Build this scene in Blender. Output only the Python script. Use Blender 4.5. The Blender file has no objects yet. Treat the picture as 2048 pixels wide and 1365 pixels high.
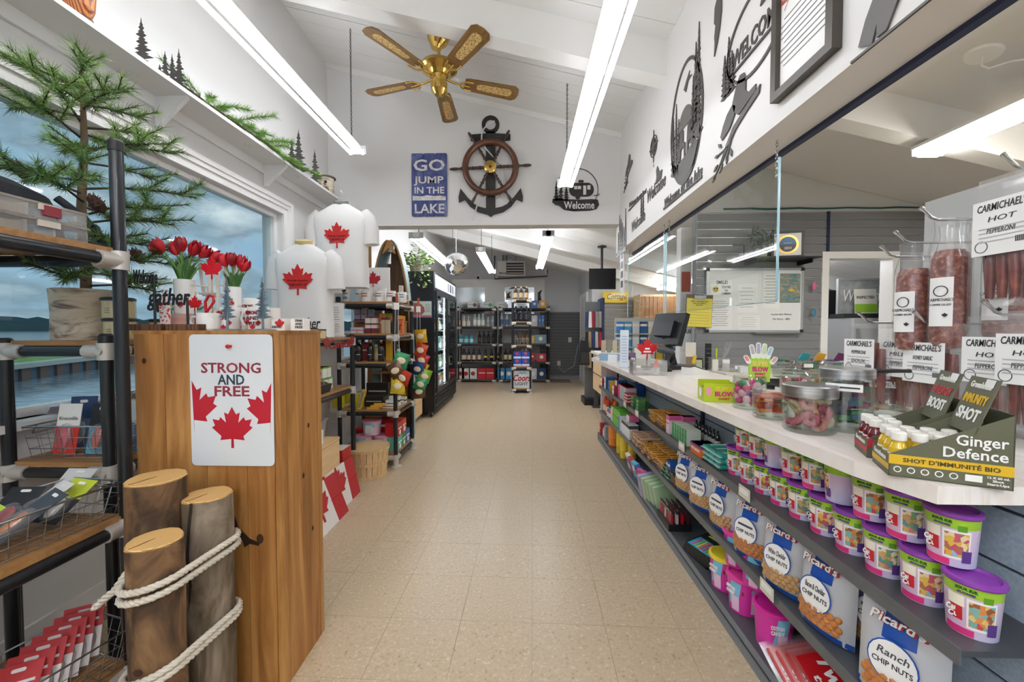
import bpy, math, random
from mathutils import Vector, Matrix
random.seed(7)
PI = math.pi
S = bpy.context.scene
COL = S.collection
# ---------------------------------------------------------------- camera
F, CX, CY = 800.0, 1024.0, 682.5
YAW, PITCH, CAMH = 22/800, 24.5/800, 1.25
cam = bpy.data.cameras.new('camera'); camo = bpy.data.objects.new('camera', cam); COL.objects.link(camo)
cam.sensor_width = 36; cam.lens = 36*F/2048; cam.clip_start = 0.02; cam.clip_end = 2000
camo.location = (0, 0, CAMH); camo.rotation_euler = (PI/2-PITCH, 0, YAW)
S.camera = camo
ROT = camo.rotation_euler.to_matrix()
def px(x, y, X=None, Y=None, Z=None):
    d = ROT @ Vector(((x-CX)/F, -(y-CY)/F, -1))
    o = Vector((0, 0, CAMH))
    t = X/d.x if X is not None else (Y/d.y if Y is not None else (Z-CAMH)/d.z)
    return o+d*t
# ---------------------------------------------------------------- world
def lin(h):
    h = h.lstrip('#'); r = []
    for i in (0, 2, 4):
        c = int(h[i:i+2], 16)/255
        r.append(c/12.92 if c <= .04045 else ((c+.055)/1.055)**2.4)
    return (*r, 1)
W = bpy.data.worlds.new('sky'); S.world = W; W.use_nodes = True
nt = W.node_tree; nt.nodes.clear(); N = nt.nodes.new; L = nt.links.new
tc = N('ShaderNodeTexCoord'); mp = N('ShaderNodeMapping'); mp.inputs['Scale'].default_value = (2.2, 2.2, 6.0)
no = N('ShaderNodeTexNoise'); no.inputs['Scale'].default_value = 1.7; no.inputs['Detail'].default_value = 7; no.inputs['Roughness'].default_value = .52
cr = N('ShaderNodeValToRGB')
for i, (p, c) in enumerate([(.32, '#7fa9cc'), (.43, '#93b0c6'), (.50, '#7f97a8'), (.58, '#a9bac6'), (.70, '#dde4e9')]):
    e = cr.color_ramp.elements[i] if i < 2 else cr.color_ramp.elements.new(p)
    e.position = p; e.color = lin(c)
bg = N('ShaderNodeBackground'); bg.inputs['Strength'].default_value = 0.66; wo = N('ShaderNodeOutputWorld')
L(tc.outputs['Generated'], mp.inputs['Vector']); L(mp.outputs[0], no.inputs['Vector']); L(no.outputs['Fac'], cr.inputs[0])
L(cr.outputs[0], bg.inputs[0]); L(bg.outputs[0], wo.inputs[0])
S.view_settings.view_transform = 'Standard'; S.view_settings.look = 'None'
S.view_settings.gamma = 1; S.view_settings.use_curve_mapping = False
S.view_settings.exposure = 1.0
TUBE = 13.0      # radiance of a fluorescent tube
S.cycles.max_bounces = 8; S.cycles.diffuse_bounces = 5; S.cycles.transparent_max_bounces = 24
S.cycles.sample_clamp_indirect = 6; S.cycles.use_denoising = True
# ---------------------------------------------------------------- materials
MATS = {}
def mat(c, r=.55, m=0., t=0., e=0., a=1., coat=0., bump=0., bs=60, spec=None):
    k = (c, r, m, t, e, a, coat, bump, bs, spec)
    if k in MATS: return MATS[k]
    M = bpy.data.materials.new('paint_'+c.lstrip('#')); M.use_nodes = True
    b = M.node_tree.nodes['Principled BSDF']; b.inputs['Base Color'].default_value = lin(c)
    b.inputs['Roughness'].default_value = r; b.inputs['Metallic'].default_value = m
    b.inputs['Transmission Weight'].default_value = t; b.inputs['Alpha'].default_value = a; b.inputs['Coat Weight'].default_value = coat
    if spec is not None: b.inputs['Specular IOR Level'].default_value = spec
    if e: b.inputs['Emission Color'].default_value = lin(c); b.inputs['Emission Strength'].default_value = e
    if bump:
        n = M.node_tree; x = n.nodes.new('ShaderNodeTexNoise'); x.inputs['Scale'].default_value = bs; x.inputs['Detail'].default_value = 3
        q = n.nodes.new('ShaderNodeBump'); q.inputs['Strength'].default_value = bump; q.inputs['Distance'].default_value = .01
        g = n.nodes.new('ShaderNodeTexCoord'); n.links.new(g.outputs['Object'], x.inputs['Vector'])
        n.links.new(x.outputs['Fac'], q.inputs['Height']); n.links.new(q.outputs[0], b.inputs['Normal'])
    MATS[k] = M; return M
def nodemat(name, cols, scale=5, stretch=(1, 1, 1), kind='noise', r=.5, detail=4, rough=.6, dist=0., bump=.0, coat=0., m=0., rot=(0, 0, 0), rnd=False, a=1.):
    """cols: list of (pos, hex) over a noise, wave or voronoi field in object space"""
    k = ('n', name)
    if k in MATS: return MATS[k]
    M = bpy.data.materials.new(name); M.use_nodes = True; n = M.node_tree; N = n.nodes.new; L = n.links.new
    b = n.nodes['Principled BSDF']; b.inputs['Roughness'].default_value = r; b.inputs['Coat Weight'].default_value = coat; b.inputs['Metallic'].default_value = m
    b.inputs['Alpha'].default_value = a
    tc = N('ShaderNodeTexCoord'); mp = N('ShaderNodeMapping'); mp.inputs['Scale'].default_value = stretch; mp.inputs['Rotation'].default_value = rot
    L(tc.outputs['Object'], mp.inputs[0])
    if rnd:
        oi = N('ShaderNodeObjectInfo'); ad = N('ShaderNodeVectorMath'); ad.operation = 'SCALE'; ad.inputs[0].default_value = (7, 13, 3)
        L(oi.outputs['Random'], ad.inputs['Scale']); L(ad.outputs[0], mp.inputs['Location'])
    if kind == 'noise':
        t = N('ShaderNodeTexNoise'); t.inputs['Scale'].default_value = scale; t.inputs['Detail'].default_value = detail; t.inputs['Roughness'].default_value = rough; t.inputs['Distortion'].default_value = dist; o = t.outputs['Fac']
    elif kind == 'wave':
        t = N('ShaderNodeTexWave'); t.inputs['Scale'].default_value = scale; t.inputs['Distortion'].default_value = dist; t.inputs['Detail'].default_value = detail; t.inputs['Detail Scale'].default_value = 1.2; o = t.outputs['Fac']
    elif kind == 'ring':
        t = N('ShaderNodeTexWave'); t.wave_type = 'RINGS'; t.rings_direction = 'Z'; t.inputs['Scale'].default_value = scale; t.inputs['Distortion'].default_value = dist; t.inputs['Detail'].default_value = detail; o = t.outputs['Fac']
    else:
        t = N('ShaderNodeTexVoronoi'); t.inputs['Scale'].default_value = scale; o = t.outputs['Color'] if kind == 'cell' else t.outputs['Distance']
    L(mp.outputs[0], t.inputs['Vector'])
    cr = N('ShaderNodeValToRGB')
    if kind == 'cell': cr.color_ramp.interpolation = 'CONSTANT'
    for i, (p, c) in enumerate(cols):
        e = cr.color_ramp.elements[i] if i < 2 else cr.color_ramp.elements.new(p)
        e.position = p; e.color = lin(c)
    if kind == 'cell':
        sp = N('ShaderNodeSeparateColor'); L(o, sp.inputs[0]); o = sp.outputs[0]
    L(o, cr.inputs[0]); L(cr.outputs[0], b.inputs['Base Color'])
    if bump:
        q = N('ShaderNodeBump'); q.inputs['Strength'].default_value = bump; q.inputs['Distance'].default_value = .01
        L(o, q.inputs['Height']); L(q.outputs[0], b.inputs['Normal'])
    MATS[k] = M; return M
def clear(name, tint='#ffffff', gloss=.10, r=.02, op=0., opcol='#ffffff'):
    """thin clear sheet: transparent with a reflecting coat; op adds haze of its own colour"""
    k = ('c', name)
    if k in MATS: return MATS[k]
    M = bpy.data.materials.new(name); M.use_nodes = True; n = M.node_tree; n.nodes.clear(); N = n.nodes.new; L = n.links.new
    tr = N('ShaderNodeBsdfTransparent'); tr.inputs[0].default_value = lin(tint)
    gl = N('ShaderNodeBsdfGlossy'); gl.inputs['Roughness'].default_value = r
    fr = N('ShaderNodeLayerWeight'); fr.inputs[0].default_value = .5; pw = N('ShaderNodeMath'); pw.operation = 'POWER'; pw.inputs[1].default_value = 5
    L(fr.outputs['Facing'], pw.inputs[0])
    mu = N('ShaderNodeMath'); mu.operation = 'MULTIPLY_ADD'; mu.inputs[1].default_value = .8; mu.inputs[2].default_value = gloss*.3
    mx = N('ShaderNodeMixShader'); o = N('ShaderNodeOutputMaterial')
    L(pw.outputs[0], mu.inputs[0]); L(mu.outputs[0], mx.inputs[0]); L(gl.outputs[0], mx.inputs[2])
    if op:
        df = N('ShaderNodeBsdfDiffuse'); df.inputs[0].default_value = lin(opcol); m2 = N('ShaderNodeMixShader'); m2.inputs[0].default_value = op
        L(tr.outputs[0], m2.inputs[1]); L(df.outputs[0], m2.inputs[2]); L(m2.outputs[0], mx.inputs[1])
    else: L(tr.outputs[0], mx.inputs[1])
    L(mx.outputs[0], o.inputs[0]); MATS[k] = M; return M
WHITE = mat('#e9e7e4', .6, bump=.03, bs=90)
TRIM = mat('#efeeec', .4)
BLACK = mat('#17181a', .45); DARK = mat('#2b2c2e', .5); CHROME = mat('#c9cbcd', .18, 1); STEEL = mat('#a9acae', .3, 1)
RED = mat('#c8141e', .45); PAPER = mat('#f2f1ee', .6); PIPE = mat('#23262a', .33, .3, coat=.2); CLAMP = mat('#c8c4bc', .4, .35)
GLASS = clear('clear_glass', '#f2f7f6', .12); PLASTIC = clear('clear_plastic', '#f4f4f4', .3, .12, .10); POLY = clear('clear_bag', '#ffffff', .22, .10, .05)
BRASS = mat('#d6b465', .2, 1); NAVY = mat('#1f2a4d', .5); IRON = mat('#4b4845', .5, .2)
OAK = nodemat('oak_board', [(.25, '#8a6238'), (.55, '#a87b4b'), (.8, '#bb9061')], 6, (1, 8, 8), dist=.6, r=.4)
MAPLE = nodemat('maple_laminate', [(.3, '#d8b481'), (.7, '#e3c496')], 4, (1, 1, 9), dist=.4, r=.45)
# ---------------------------------------------------------------- mesh builder
I4 = Matrix.Identity(4)
def TR(*v): return Matrix.Translation(Vector(v))
def RX(a): return Matrix.Rotation(a, 4, 'X')
def RY(a): return Matrix.Rotation(a, 4, 'Y')
def RZ(a): return Matrix.Rotation(a, 4, 'Z')
def SC(x, y, z): return Matrix.Diagonal((x, y, z, 1))
FY = RX(PI/2)                 # drawing plane facing -Y (x right, y up)
FX = RZ(-PI/2) @ FY           # drawing plane facing -X
FXP = RZ(PI/2) @ FY           # drawing plane facing +X
BOXF = [(0, 3, 2, 1), (4, 5, 6, 7), (0, 1, 5, 4), (1, 2, 6, 5), (2, 3, 7, 6), (3, 0, 4, 7)]
TXT = {}
BLUR = set('TEA|BAR|pink|maple|tea|red|bars|cocoa|root|ade|mint|lime|blue|GO!|OLD|STYLE|ab|cd|aid|TECH|sun|gum|CRISP|wafer|CRUNCH|PEANUT|BEER|lake life|camp|HOOKS|GLOW|SWEETS 5c|Summer|Days|Sunny|Stay|Wild|Down|Dock|Dill|BBQ|Salt|Plain|Cola|yellow room|PUG|II II'.split('|'))
class MB:
    def __init__(s, M=I4): s.v = []; s.f = []; s.mi = []; s.mats = []; s.sm = []; s.M = M
    def add(s, vs, fs, m, M=I4, smooth=False):
        if m not in s.mats: s.mats.append(m)
        k = s.mats.index(m); n = len(s.v); T = s.M @ M
        s.v += [T @ Vector(v) for v in vs]
        flip = T.determinant() < 0
        for f in fs:
            s.f.append(tuple(n+i for i in (reversed(f) if flip else f))); s.mi.append(k); s.sm.append(smooth)
        return s
    def box(s, c, d, m, M=I4, top=None, fm=None):
        """centre c, size d; top=(sx,sy) scales the upper face; fm={face: material}, faces -z +z -y +x +y -x"""
        x, y, z = [q/2 for q in d]; a, b = top or (1, 1)
        vs = [(-x, -y, -z), (x, -y, -z), (x, y, -z), (-x, y, -z), (-x*a, -y*b, z), (x*a, -y*b, z), (x*a, y*b, z), (-x*a, y*b, z)]
        T = M @ TR(*c)
        for i, f in enumerate(BOXF): s.add([vs[j] for j in f], [(0, 1, 2, 3)], (fm or {}).get(i, m), T)
        return s
    def bb(s, lo, hi, m, M=I4, **k):
        return s.box([(lo[i]+hi[i])/2 for i in range(3)], [hi[i]-lo[i] for i in range(3)], m, M, **k)
    def lathe(s, prof, m, n=16, M=I4, smooth=True, ms=None, sx=1., sy=1.):
        vs = [(r*sx*math.cos(2*PI*i/n), r*sy*math.sin(2*PI*i/n), z) for r, z in prof for i in range(n)]
        for j in range(len(prof)-1):
            mm = ms[j] if ms else m
            if mm is None: continue
            s.add(vs[j*n:(j+2)*n], [(i, (i+1) % n, n+(i+1) % n, n+i) for i in range(n)], mm, M, smooth)
        if prof[0][0] > 1e-5: s.add(vs[:n], [tuple(reversed(range(n)))], ms[0] if ms and ms[0] else m, M)
        if prof[-1][0] > 1e-5: s.add(vs[-n:], [tuple(range(n))], ms[-1] if ms and ms[-1] else m, M)
        return s
    def tube(s, path, r, m, n=6, closed=False, cap=True, smooth=True, M=I4):
        P = [Vector(p) for p in path]; K = len(P); rs = r if isinstance(r, (list, tuple)) else [r]*K
        vs = []; up = None
        for i in range(K):
            t = (P[(i+1) % K]-P[i-1]) if closed else (P[min(i+1, K-1)]-P[max(i-1, 0)])
            t = t.normalized() if t.length else Vector((0, 0, 1))
            if up is None: up = Vector((0, 0, 1)) if abs(t.z) < .9 else Vector((1, 0, 0))
            u = (up-t*up.dot(t)); u = u.normalized() if u.length > 1e-6 else t.orthogonal().normalized(); w = t.cross(u); up = u
            vs += [P[i]+(u*math.cos(2*PI*j/n)+w*math.sin(2*PI*j/n))*rs[i] for j in range(n)]
        fs = []
        for i in range(K if closed else K-1):
            a = i*n; b = ((i+1) % K)*n
            fs += [(a+j, a+(j+1) % n, b+(j+1) % n, b+j) for j in range(n)]
        s.add(vs, fs, m, M, smooth)
        if cap and not closed:
            s.add(vs[:n], [tuple(reversed(range(n)))], m, M); s.add(vs[-n:], [tuple(range(n))], m, M)
        return s
    def cyl(s, a, b, r, m, n=12, r2=None, M=I4): return s.tube([a, b], [r, r if r2 is None else r2], m, n, M=M)
    def prism(s, pts, d, m, M=I4, side=None):
        """outline in local xy, extruded along +z by d"""
        n = len(pts)
        if sum(pts[i][0]*pts[(i+1) % n][1]-pts[(i+1) % n][0]*pts[i][1] for i in range(n)) < 0: pts = pts[::-1]
        vs = [(x, y, 0) for x, y in pts]+[(x, y, d) for x, y in pts]
        s.add(vs, [tuple(reversed(range(n))), tuple(range(n, 2*n))], m, M)
        s.add(vs, [(i, (i+1) % n, n+(i+1) % n, n+i) for i in range(n)], side or m, M); return s
    def poly(s, pts, m, M=I4):
        n = len(pts)
        if sum(pts[i][0]*pts[(i+1) % n][1]-pts[(i+1) % n][0]*pts[i][1] for i in range(n)) < 0: pts = pts[::-1]
        return s.add([(x, y, 0) for x, y in pts], [tuple(range(n))], m, M)
    def line(s, pts, w, d, m, M=I4, closed=False):
        """a flat bar of width w along a 2-D polyline, extruded d"""
        n = len(pts)
        for i in range(n if closed else n-1):
            a = Vector(pts[i]); b = Vector(pts[(i+1) % n]); t = b-a
            if t.length < 1e-6: continue
            u = t.normalized(); p = Vector((-u.y, u.x))*w/2; e = u*w*.25
            s.prism([tuple(q) for q in (a-p-e, b-p+e, b+p+e, a+p-e)], d, m, M)
        return s
    def ball(s, c, r, m, n=10, k=7, M=I4, sc=(1, 1, 1)):
        return s.lathe([(max(1e-6, r*math.sin(PI*j/k)), -r*math.cos(PI*j/k)) for j in range(k+1)], m, n, M @ TR(*c) @ SC(*sc))
    def text(s, t, size, m, M=I4, ext=.0, al='CENTER', bold=0., shear=0., sp=1., width=None):
        if t in BLUR:      # print too small to read in the photograph: a plain bar in its place
            return s.box((0, 0, 0), (width or size*.5*len(t), size*.34, max(ext, .0006)), m, M)
        k = (t, ext/size, al, bold, shear, sp)
        if k not in TXT:
            c = bpy.data.curves.new('lettering', 'FONT'); c.body = t; c.size = 1; c.extrude = ext/size/2; c.align_x = al; c.align_y = 'CENTER'; c.offset = bold
            c.shear = shear; c.space_character = sp; c.resolution_u = 2; o = bpy.data.objects.new('lettering', c)
            me = bpy.data.meshes.new_from_object(o); TXT[k] = ([v.co.copy() for v in me.vertices], [tuple(p.vertices) for p in me.polygons])
            bpy.data.objects.remove(o); bpy.data.curves.remove(c); bpy.data.meshes.remove(me)
        vs, fs = TXT[k]
        if not vs: return s
        sx = size
        if width:
            w = max(v.x for v in vs)-min(v.x for v in vs); sx = width/w
        return s.add(vs, fs, m, M @ SC(sx, size, size))
    def mesh(s, name='mesh'):
        me = bpy.data.meshes.new(name); me.from_pydata([tuple(v) for v in s.v], [], s.f)
        for m in s.mats: me.materials.append(m)
        me.polygons.foreach_set('material_index', s.mi); me.polygons.foreach_set('use_smooth', s.sm); me.update(); return me
    def to(s, name, parent=None, loc=None, rz=0, rot=None, label=None, cat=None, group=None, kind=None, me=None):
        o = bpy.data.objects.new(name, me or s.mesh(name)); COL.objects.link(o)
        if parent: o.parent = parent
        if loc is not None: o.location = loc
        o.rotation_euler = rot or (0, 0, rz)
        return tag(o, label, cat, group, kind)
def tag(o, label=None, cat=None, group=None, kind=None):
    for k, v in (('label', label), ('category', cat), ('group', group), ('kind', kind)):
        if v: o[k] = v
    return o
def thing(name, label, cat, loc=(0, 0, 0), rz=0, group=None, rot=None, kind=None):
    o = bpy.data.objects.new(name, None); COL.objects.link(o); o.empty_display_size = .05; o.location = loc; o.rotation_euler = rot or (0, 0, rz)
    return tag(o, label, cat, group, kind)
def dup(root, loc=None, rz=None, label=None, group=None, scale=None, rot=None, parent=None):
    r = root.copy(); COL.objects.link(r)
    if parent: r.parent = parent
    if loc is not None: r.location = loc
    if rz is not None: r.rotation_euler = (0, 0, rz)
    if rot is not None: r.rotation_euler = rot
    if scale is not None: r.scale = (scale,)*3 if isinstance(scale, (int, float)) else scale
    if label: r['label'] = label
    if group: r['group'] = group
    for ch in list(root.children): dup(ch, parent=r)
    return r
def struct(name, mb, parent=None, **k):
    return mb.to(name, parent, kind=None if parent else 'structure', **k)
def leaf(s=1., cx=0, cy=0):
    """eleven pointed maple leaf with stem, about 1 high"""
    h = [(0, .62), (.10, .43), (.20, .48), (.155, .22), (.30, .36), (.335, .28), (.50, .31), (.44, .15), (.52, .10), (.28, -.12), (.31, -.22), (.03, -.19), (.035, -.42)]
    return [(cx+x*s, cy+y*s) for x, y in h]+[(cx-x*s, cy+y*s) for x, y in reversed(h[1:])]
def pine(h, w, n=7, seed=0, trunk=.06):
    """ragged conifer outline standing on y=0"""
    R = random.Random(seed); a = []; b = []
    for side, out in ((1, a), (-1, b)):
        for i in range(n):
            t = i/n; wd = w/2*(1-t)**.8*R.uniform(.75, 1.1); y = h*(.06+.9*t)
            out.append((side*wd, y-h*.02)); out.append((side*wd*.35, y+h*.03)); out.append((side*wd*.62, y+h*.045)); out.append((side*wd*.22, y+h*.085))
    tr = w*trunk
    return [(tr, 0)]+a+[(0, h)]+b[::-1]+[(-tr, 0)]
def rrect(w, h, r, n=4, cx=0, cy=0):
    p = []
    for qx, qy, a0 in ((w/2-r, h/2-r, 0), (-w/2+r, h/2-r, 90), (-w/2+r, -h/2+r, 180), (w/2-r, -h/2+r, 270)):
        for i in range(n+1):
            a = math.radians(a0+90*i/n); p.append((cx+qx+r*math.cos(a), cy+qy+r*math.sin(a)))
    return p
def circ(r, n=24, cx=0, cy=0, sx=1, sy=1): return [(cx+r*sx*math.cos(2*PI*i/n), cy+r*sy*math.sin(2*PI*i/n)) for i in range(n)]
def ring(mb, r, w, d, m, M=I4, n=32, sx=1, sy=1):
    o = [(r*sx*math.cos(2*PI*i/n), r*sy*math.sin(2*PI*i/n)) for i in range(n)]; q = [((r*sx-w)*math.cos(2*PI*i/n), (r*sy-w)*math.sin(2*PI*i/n)) for i in range(n)]
    vs = [(*p, z) for z in (0, d) for p in o+q]
    fs = []
    for i in range(n):
        j = (i+1) % n
        fs += [(i, n+i, n+j, j), (2*n+i, 2*n+j, 3*n+j, 3*n+i), (i, j, 2*n+j, 2*n+i), (n+i, 3*n+i, 3*n+j, n+j)]
    return mb.add(vs, fs, m, M)
# ================================================================ the room
XL, YP, XH, YB, XR = -1.9, 3.9, .93, 9.9, 4.12
def roof(x): return 3.345-.25*x
SL = math.atan(.25)
TILE = nodemat('vinyl_tile', [(.28, '#97846a'), (.36, '#b8a487'), (.62, '#c2af94'), (.73, '#d8c9b0')], 75, (1, 1, 1), detail=2, rough=.7, r=.33, rnd=True)
o = struct('floor', MB().bb((XL-.2, -3, -.08), (XR+.1, YB+.1, -.004), mat('#8b7a62', .5)))
P0 = px(943.6, 1153.4, Z=0); P1 = px(1308.5, 1165.2, Z=0); ta = math.atan2(P1.y-P0.y, P1.x-P0.x); ts = .3048
tm = MB().bb((.0006, .0006, -.004), (ts-.0006, ts-.0006, 0), TILE).mesh('tile'); nt_ = 0
for j in range(-4, 29):
    for i in range(-9, 9):
        c = P0+RZ(ta).to_3x3() @ Vector((i*ts, j*ts, 0))
        if c.x < XL-.1 or c.x > 1.15 or nt_ >= 300: continue
        nt_ += 1
        MB().to('tile', o, loc=(c.x, c.y, 0), rz=ta, me=tm)
MB().bb((1.14, -3, -.004), (XR, YB, -.0005), TILE).to('tile_field', o)
MB().bb((XL, -3, -.004), (1.14, -.9, -.001), TILE).to('tile_field', o)
# ceiling of the shop: sloped boards
def slab(x0, x1, y0, y1, dz, th, m, mb=None):
    mb = mb or MB()
    vs = [(x, y, roof(x)+dz+t) for t in (0, th) for x, y in ((x0, y0), (x1, y0), (x1, y1), (x0, y1))]
    return mb.add(vs, BOXF, m)
PLANK = mat('#e2e1de', .55, bump=.05, bs=14)
ce = struct('ceiling', slab(XL, XH, -3, YP+.15, .016, .03, mat('#4f4d4b', .8)))  # slab coloured dark to put shade into the gaps between boards
y = -3.; R = random.Random(3)
while y < YP:
    w = .135; d = R.choice((-.001, 0, 0, .002)); g = R.choice((.002, .003, .006))
    struct('plank', slab(XL, XH, y+g, min(y+w, YP), d, .016-d, PLANK), ce); y += w
BEAM = mat('#e9e8e5', .5)
for y in (-1.2, .74, 2.67):
    mb = MB(); vs = [(x, yy, roof(x)+z) for z in (-.23, 0) for x, yy in ((XL, y), (XH, y), (XH, y+.13), (XL, y+.13))]
    struct('trim_1', mb.add(vs, BOXF, BEAM))
    vs = [(x, yy, roof(x)+z) for z in (-.23, 0) for x, yy in ((XH+.165, y), (XR, y), (XR, y+.13), (XH+.165, y+.13))]
    struct('trim_2', MB().add(vs, BOXF, BEAM))
struct('trim_3', MB().add([(x, yy, roof(x)+z) for z in (-.05, 0) for x, yy in ((XL, YP-.02), (XH, YP-.02), (XH, YP), (XL, YP))], BOXF, BEAM))
struct('ceiling_office', slab(XH+.165, XR+.1, -3, YP, 0, .05, mat('#dddcd9', .6)))
# left wall with the big window (open from y=-.6 to 3.13) and a smaller one in the back room
WW = mat('#dddcdb', .6, bump=.03, bs=80)
ZS, ZT, Y0, Y1 = .907, 2.155, -.6, 3.13
mb = MB(); xo = XL-.16
mb.bb((xo, -3, 0), (XL, YB, ZS), WW).bb((xo, -3, ZT), (XL, YP+.15, 4.1), WW).bb((xo, YP+.15, 2.2), (XL, YB, 3.6), WW)
mb.bb((xo, -3, ZS), (XL, Y0, ZT), WW).bb((xo, Y1, ZS), (XL, 4.15, ZT), WW).bb((xo, 4.15, ZT), (XL, YB, 2.2), WW).bb((xo, 4.75, ZS), (XL, YB, ZT), WW)
struct('wall_left', mb)
def window(name, y0, y1, parent=None):
    w = thing(name, None, None, kind='structure'); s = MB(); xg = XL-.07
    for a, b in (((xg-.03, y0, ZS), (xg+.03, y1, ZS+.035)), ((xg-.03, y0, ZT-.035), (xg+.03, y1, ZT)), ((xg-.03, y0, ZS+.035), (xg+.03, y0+.04, ZT-.035)), ((xg-.03, y1-.04, ZS+.035), (xg+.03, y1, ZT-.035))): s.bb(a, b, TRIM)
    s.to('window_frame', w)
    for a0, a1, q in ((0, .045, .016), (.045, .075, .026), (.075, .105, .034)):   # stepped casing
        MB().bb((XL, y0-a1, ZT+a0), (XL+q, y1+a1, ZT+a1), TRIM).to('casing', w)
        MB().bb((XL, y1+a0, ZS), (XL+q, y1+a1, ZT+a0), TRIM).to('casing', w)
        MB().bb((XL, y0-a1, ZS), (XL+q, y0-a0, ZT+a0), TRIM).to('casing', w)
    MB().bb((xg-.03, y0, ZS-.03), (XL+.07, y1+.02, ZS), TRIM).to('window_sill', w)
    MB().bb((xg-.004, y0+.04, ZS+.035), (xg+.004, y1-.04, ZT-.035), GLASS).to('pane', w)
    return w
window('window_1', Y0, Y1); window('window_2', 4.15, 4.75)
struct('baseboard_left', MB().bb((XL, -3, 0), (XL+.015, YP, .11), TRIM).bb((XL+.015, -3, 0), (XL+.022, YP, .05), TRIM))
# ledge above the window with brackets
t = thing('wall_shelf', 'long white ledge on triangular brackets above the big window', 'shelf')
MB().bb((XL+.001, -.6, 2.44), (XL+.2, 3.86, 2.46), mat('#e6e6e6', .5)).to('shelf_board', t)
MB().bb((XL+.001, -.6, 2.38), (XL+.018, 3.86, 2.44), mat('#e6e6e6', .5)).to('wall_rail', t)
for y in (.35, 1.2, 2.04, 2.9):
    MB(TR(XL+.018, y-.01, 2.44) @ RX(PI/2)).prism([(0, 0), (.165, 0), (.165, -.012), (.02, -.15), (0, -.15)], -.02, mat('#e6e6e6', .5)).to('bracket', t)
# partition above the wide opening
ZB = 2.254
def yz_wall(name, x0, x1, y0, y1, z0, m, mb=None, rf=roof):
    mb = mb or MB(); vs = [(x, y, z0) for x, y in ((x0, y0), (x1, y0), (x1, y1), (x0, y1))]+[(x, y, rf(x)) for x, y in ((x0, y0), (x1, y0), (x1, y1), (x0, y1))]
    mb.add(vs, BOXF, m); return struct(name, mb)
yz_wall('wall_partition', XL, XH, YP, YP+.15, ZB, WW)
struct('wall_header', MB().bb((XH, -3, 2.0), (XH+.165, YP+.15, roof(XH)), mat('#e6e4e1', .6, bump=.03, bs=80)))
struct('trim_4', MB().bb((XH+.150, -3, 1.985), (XH+.178, YP+.15, 2.004), NAVY))
# office wall with slats, door opening and the rooms behind
SLAT = mat('#838486', .5, bump=.02, bs=30); GROOVE = mat('#b9babb', .35, .5)
def slatwall(name, x0, x1, z0, z1, y, pitch=.0762, m=SLAT, gm=GROOVE, skip=None):
    bk_ = MB()
    if skip: bk_.bb((x0, y+.012, z0), (skip[0], y+.04, z1), gm).bb((skip[1], y+.012, z0), (x1, y+.04, z1), gm).bb((skip[0], y+.012, skip[3]), (skip[1], y+.04, z1), gm)
    else: bk_.bb((x0, y+.012, z0), (x1, y+.04, z1), gm)
    w = struct(name, bk_); cache = {}
    k = 0; z = z0
    while z < z1-.01:
        h = min(pitch-.010, z1-z)
        segs = [(x0, x1)]
        if skip and z+h > skip[2] and z < skip[3]: segs = [(x0, skip[0]), (skip[1], x1)]
        for a, b in segs:
            key = (round(b-a, 4), round(h, 4))
            if key not in cache: cache[key] = MB().box((0, 0, h/2), (b-a, .018, h), m).mesh('slat')
            MB().to('slat', w, loc=((a+b)/2, y+.009, z), me=cache[key])
        z += pitch
    return w
DX0, DX1, DZ = 2.885, 3.50, 1.93
w = thing('wall_office', None, None, kind='structure')
mb = MB(); g = mat('#a5a6a7', .6)
mb.bb((1.67, YP+.03, 0), (DX0, YP+.12, 2.4), g).bb((DX1, YP+.03, 0), (XR, YP+.12, 2.4), g).bb((DX0, YP+.03, DZ), (DX1, YP+.12, 2.4), g)
mb.to('wall_core', w)
slatwall('wall_slats_office', 1.67, XR, .3, 2.36, YP, skip=(DX0, DX1, 0, DZ+.03))
yz_wall('wall_office_top', 1.67, XR, YP+.002, YP+.12, 2.36, mat('#d2d2d0', .6))
mb = MB()
for a, b in (((DX0-.05, YP-.012, 0), (DX0+.014, YP+.125, DZ+.05)), ((DX1-.014, YP-.012, 0), (DX1+.05, YP+.125, DZ+.05)), ((DX0+.014, YP-.012, DZ-.014), (DX1-.014, YP+.125, DZ+.05))): mb.bb(a, b, TRIM)
struct('trim_5', mb)
struct('trim_6', MB().bb((2.875, YP-.008, 1.97), (2.90, YP+.005, 2.36), NAVY))
struct('wall_right', MB().bb((XR, -3, 0), (XR+.1, YB, 3.4), mat('#a9aaab', .6)))
# back room: lower roof, side walls, slat wall
def roof2(x): return 2.87-.25*x
def slab2(x0, x1, y0, y1, dz, th, m):
    return MB().add([(x, y, roof2(x)+dz+t) for t in (0, th) for x, y in ((x0, y0), (x1, y0), (x1, y1), (x0, y1))], BOXF, m)
cb = struct('ceiling_back', slab2(XL, XR, YP+.15, YB, .016, .04, mat('#b0aeaa', .8))); y = YP+.16
while y < YB:
    struct('plank', slab2(XL, XR, y+.002, y+.268, 0, .016, PLANK), cb); y += .27
for y in (5.1, 6.5, 7.9):
    struct('trim_7', slab2(XL, XR, y, y+.13, -.17, .17, BEAM))
yz_wall('wall_back', XL, 1.42, YB, YB+.1, 0, mat('#c6c8cc', .6), rf=roof2)
slatwall('wall_slats_back', .42, 1.40, .12, 1.66, YB-.04, m=mat('#5c5d5f', .5), gm=mat('#8d8e90', .4, .4))
struct('baseboard_back', MB().bb((XL, YB-.02, 0), (1.4, YB, .10), mat('#8e8f92', .5)))
struct('wall_back_side', MB().bb((1.40, 8.2, 0), (1.5, YB+.1, 2.6), mat('#c3c5c8', .6)))
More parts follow.
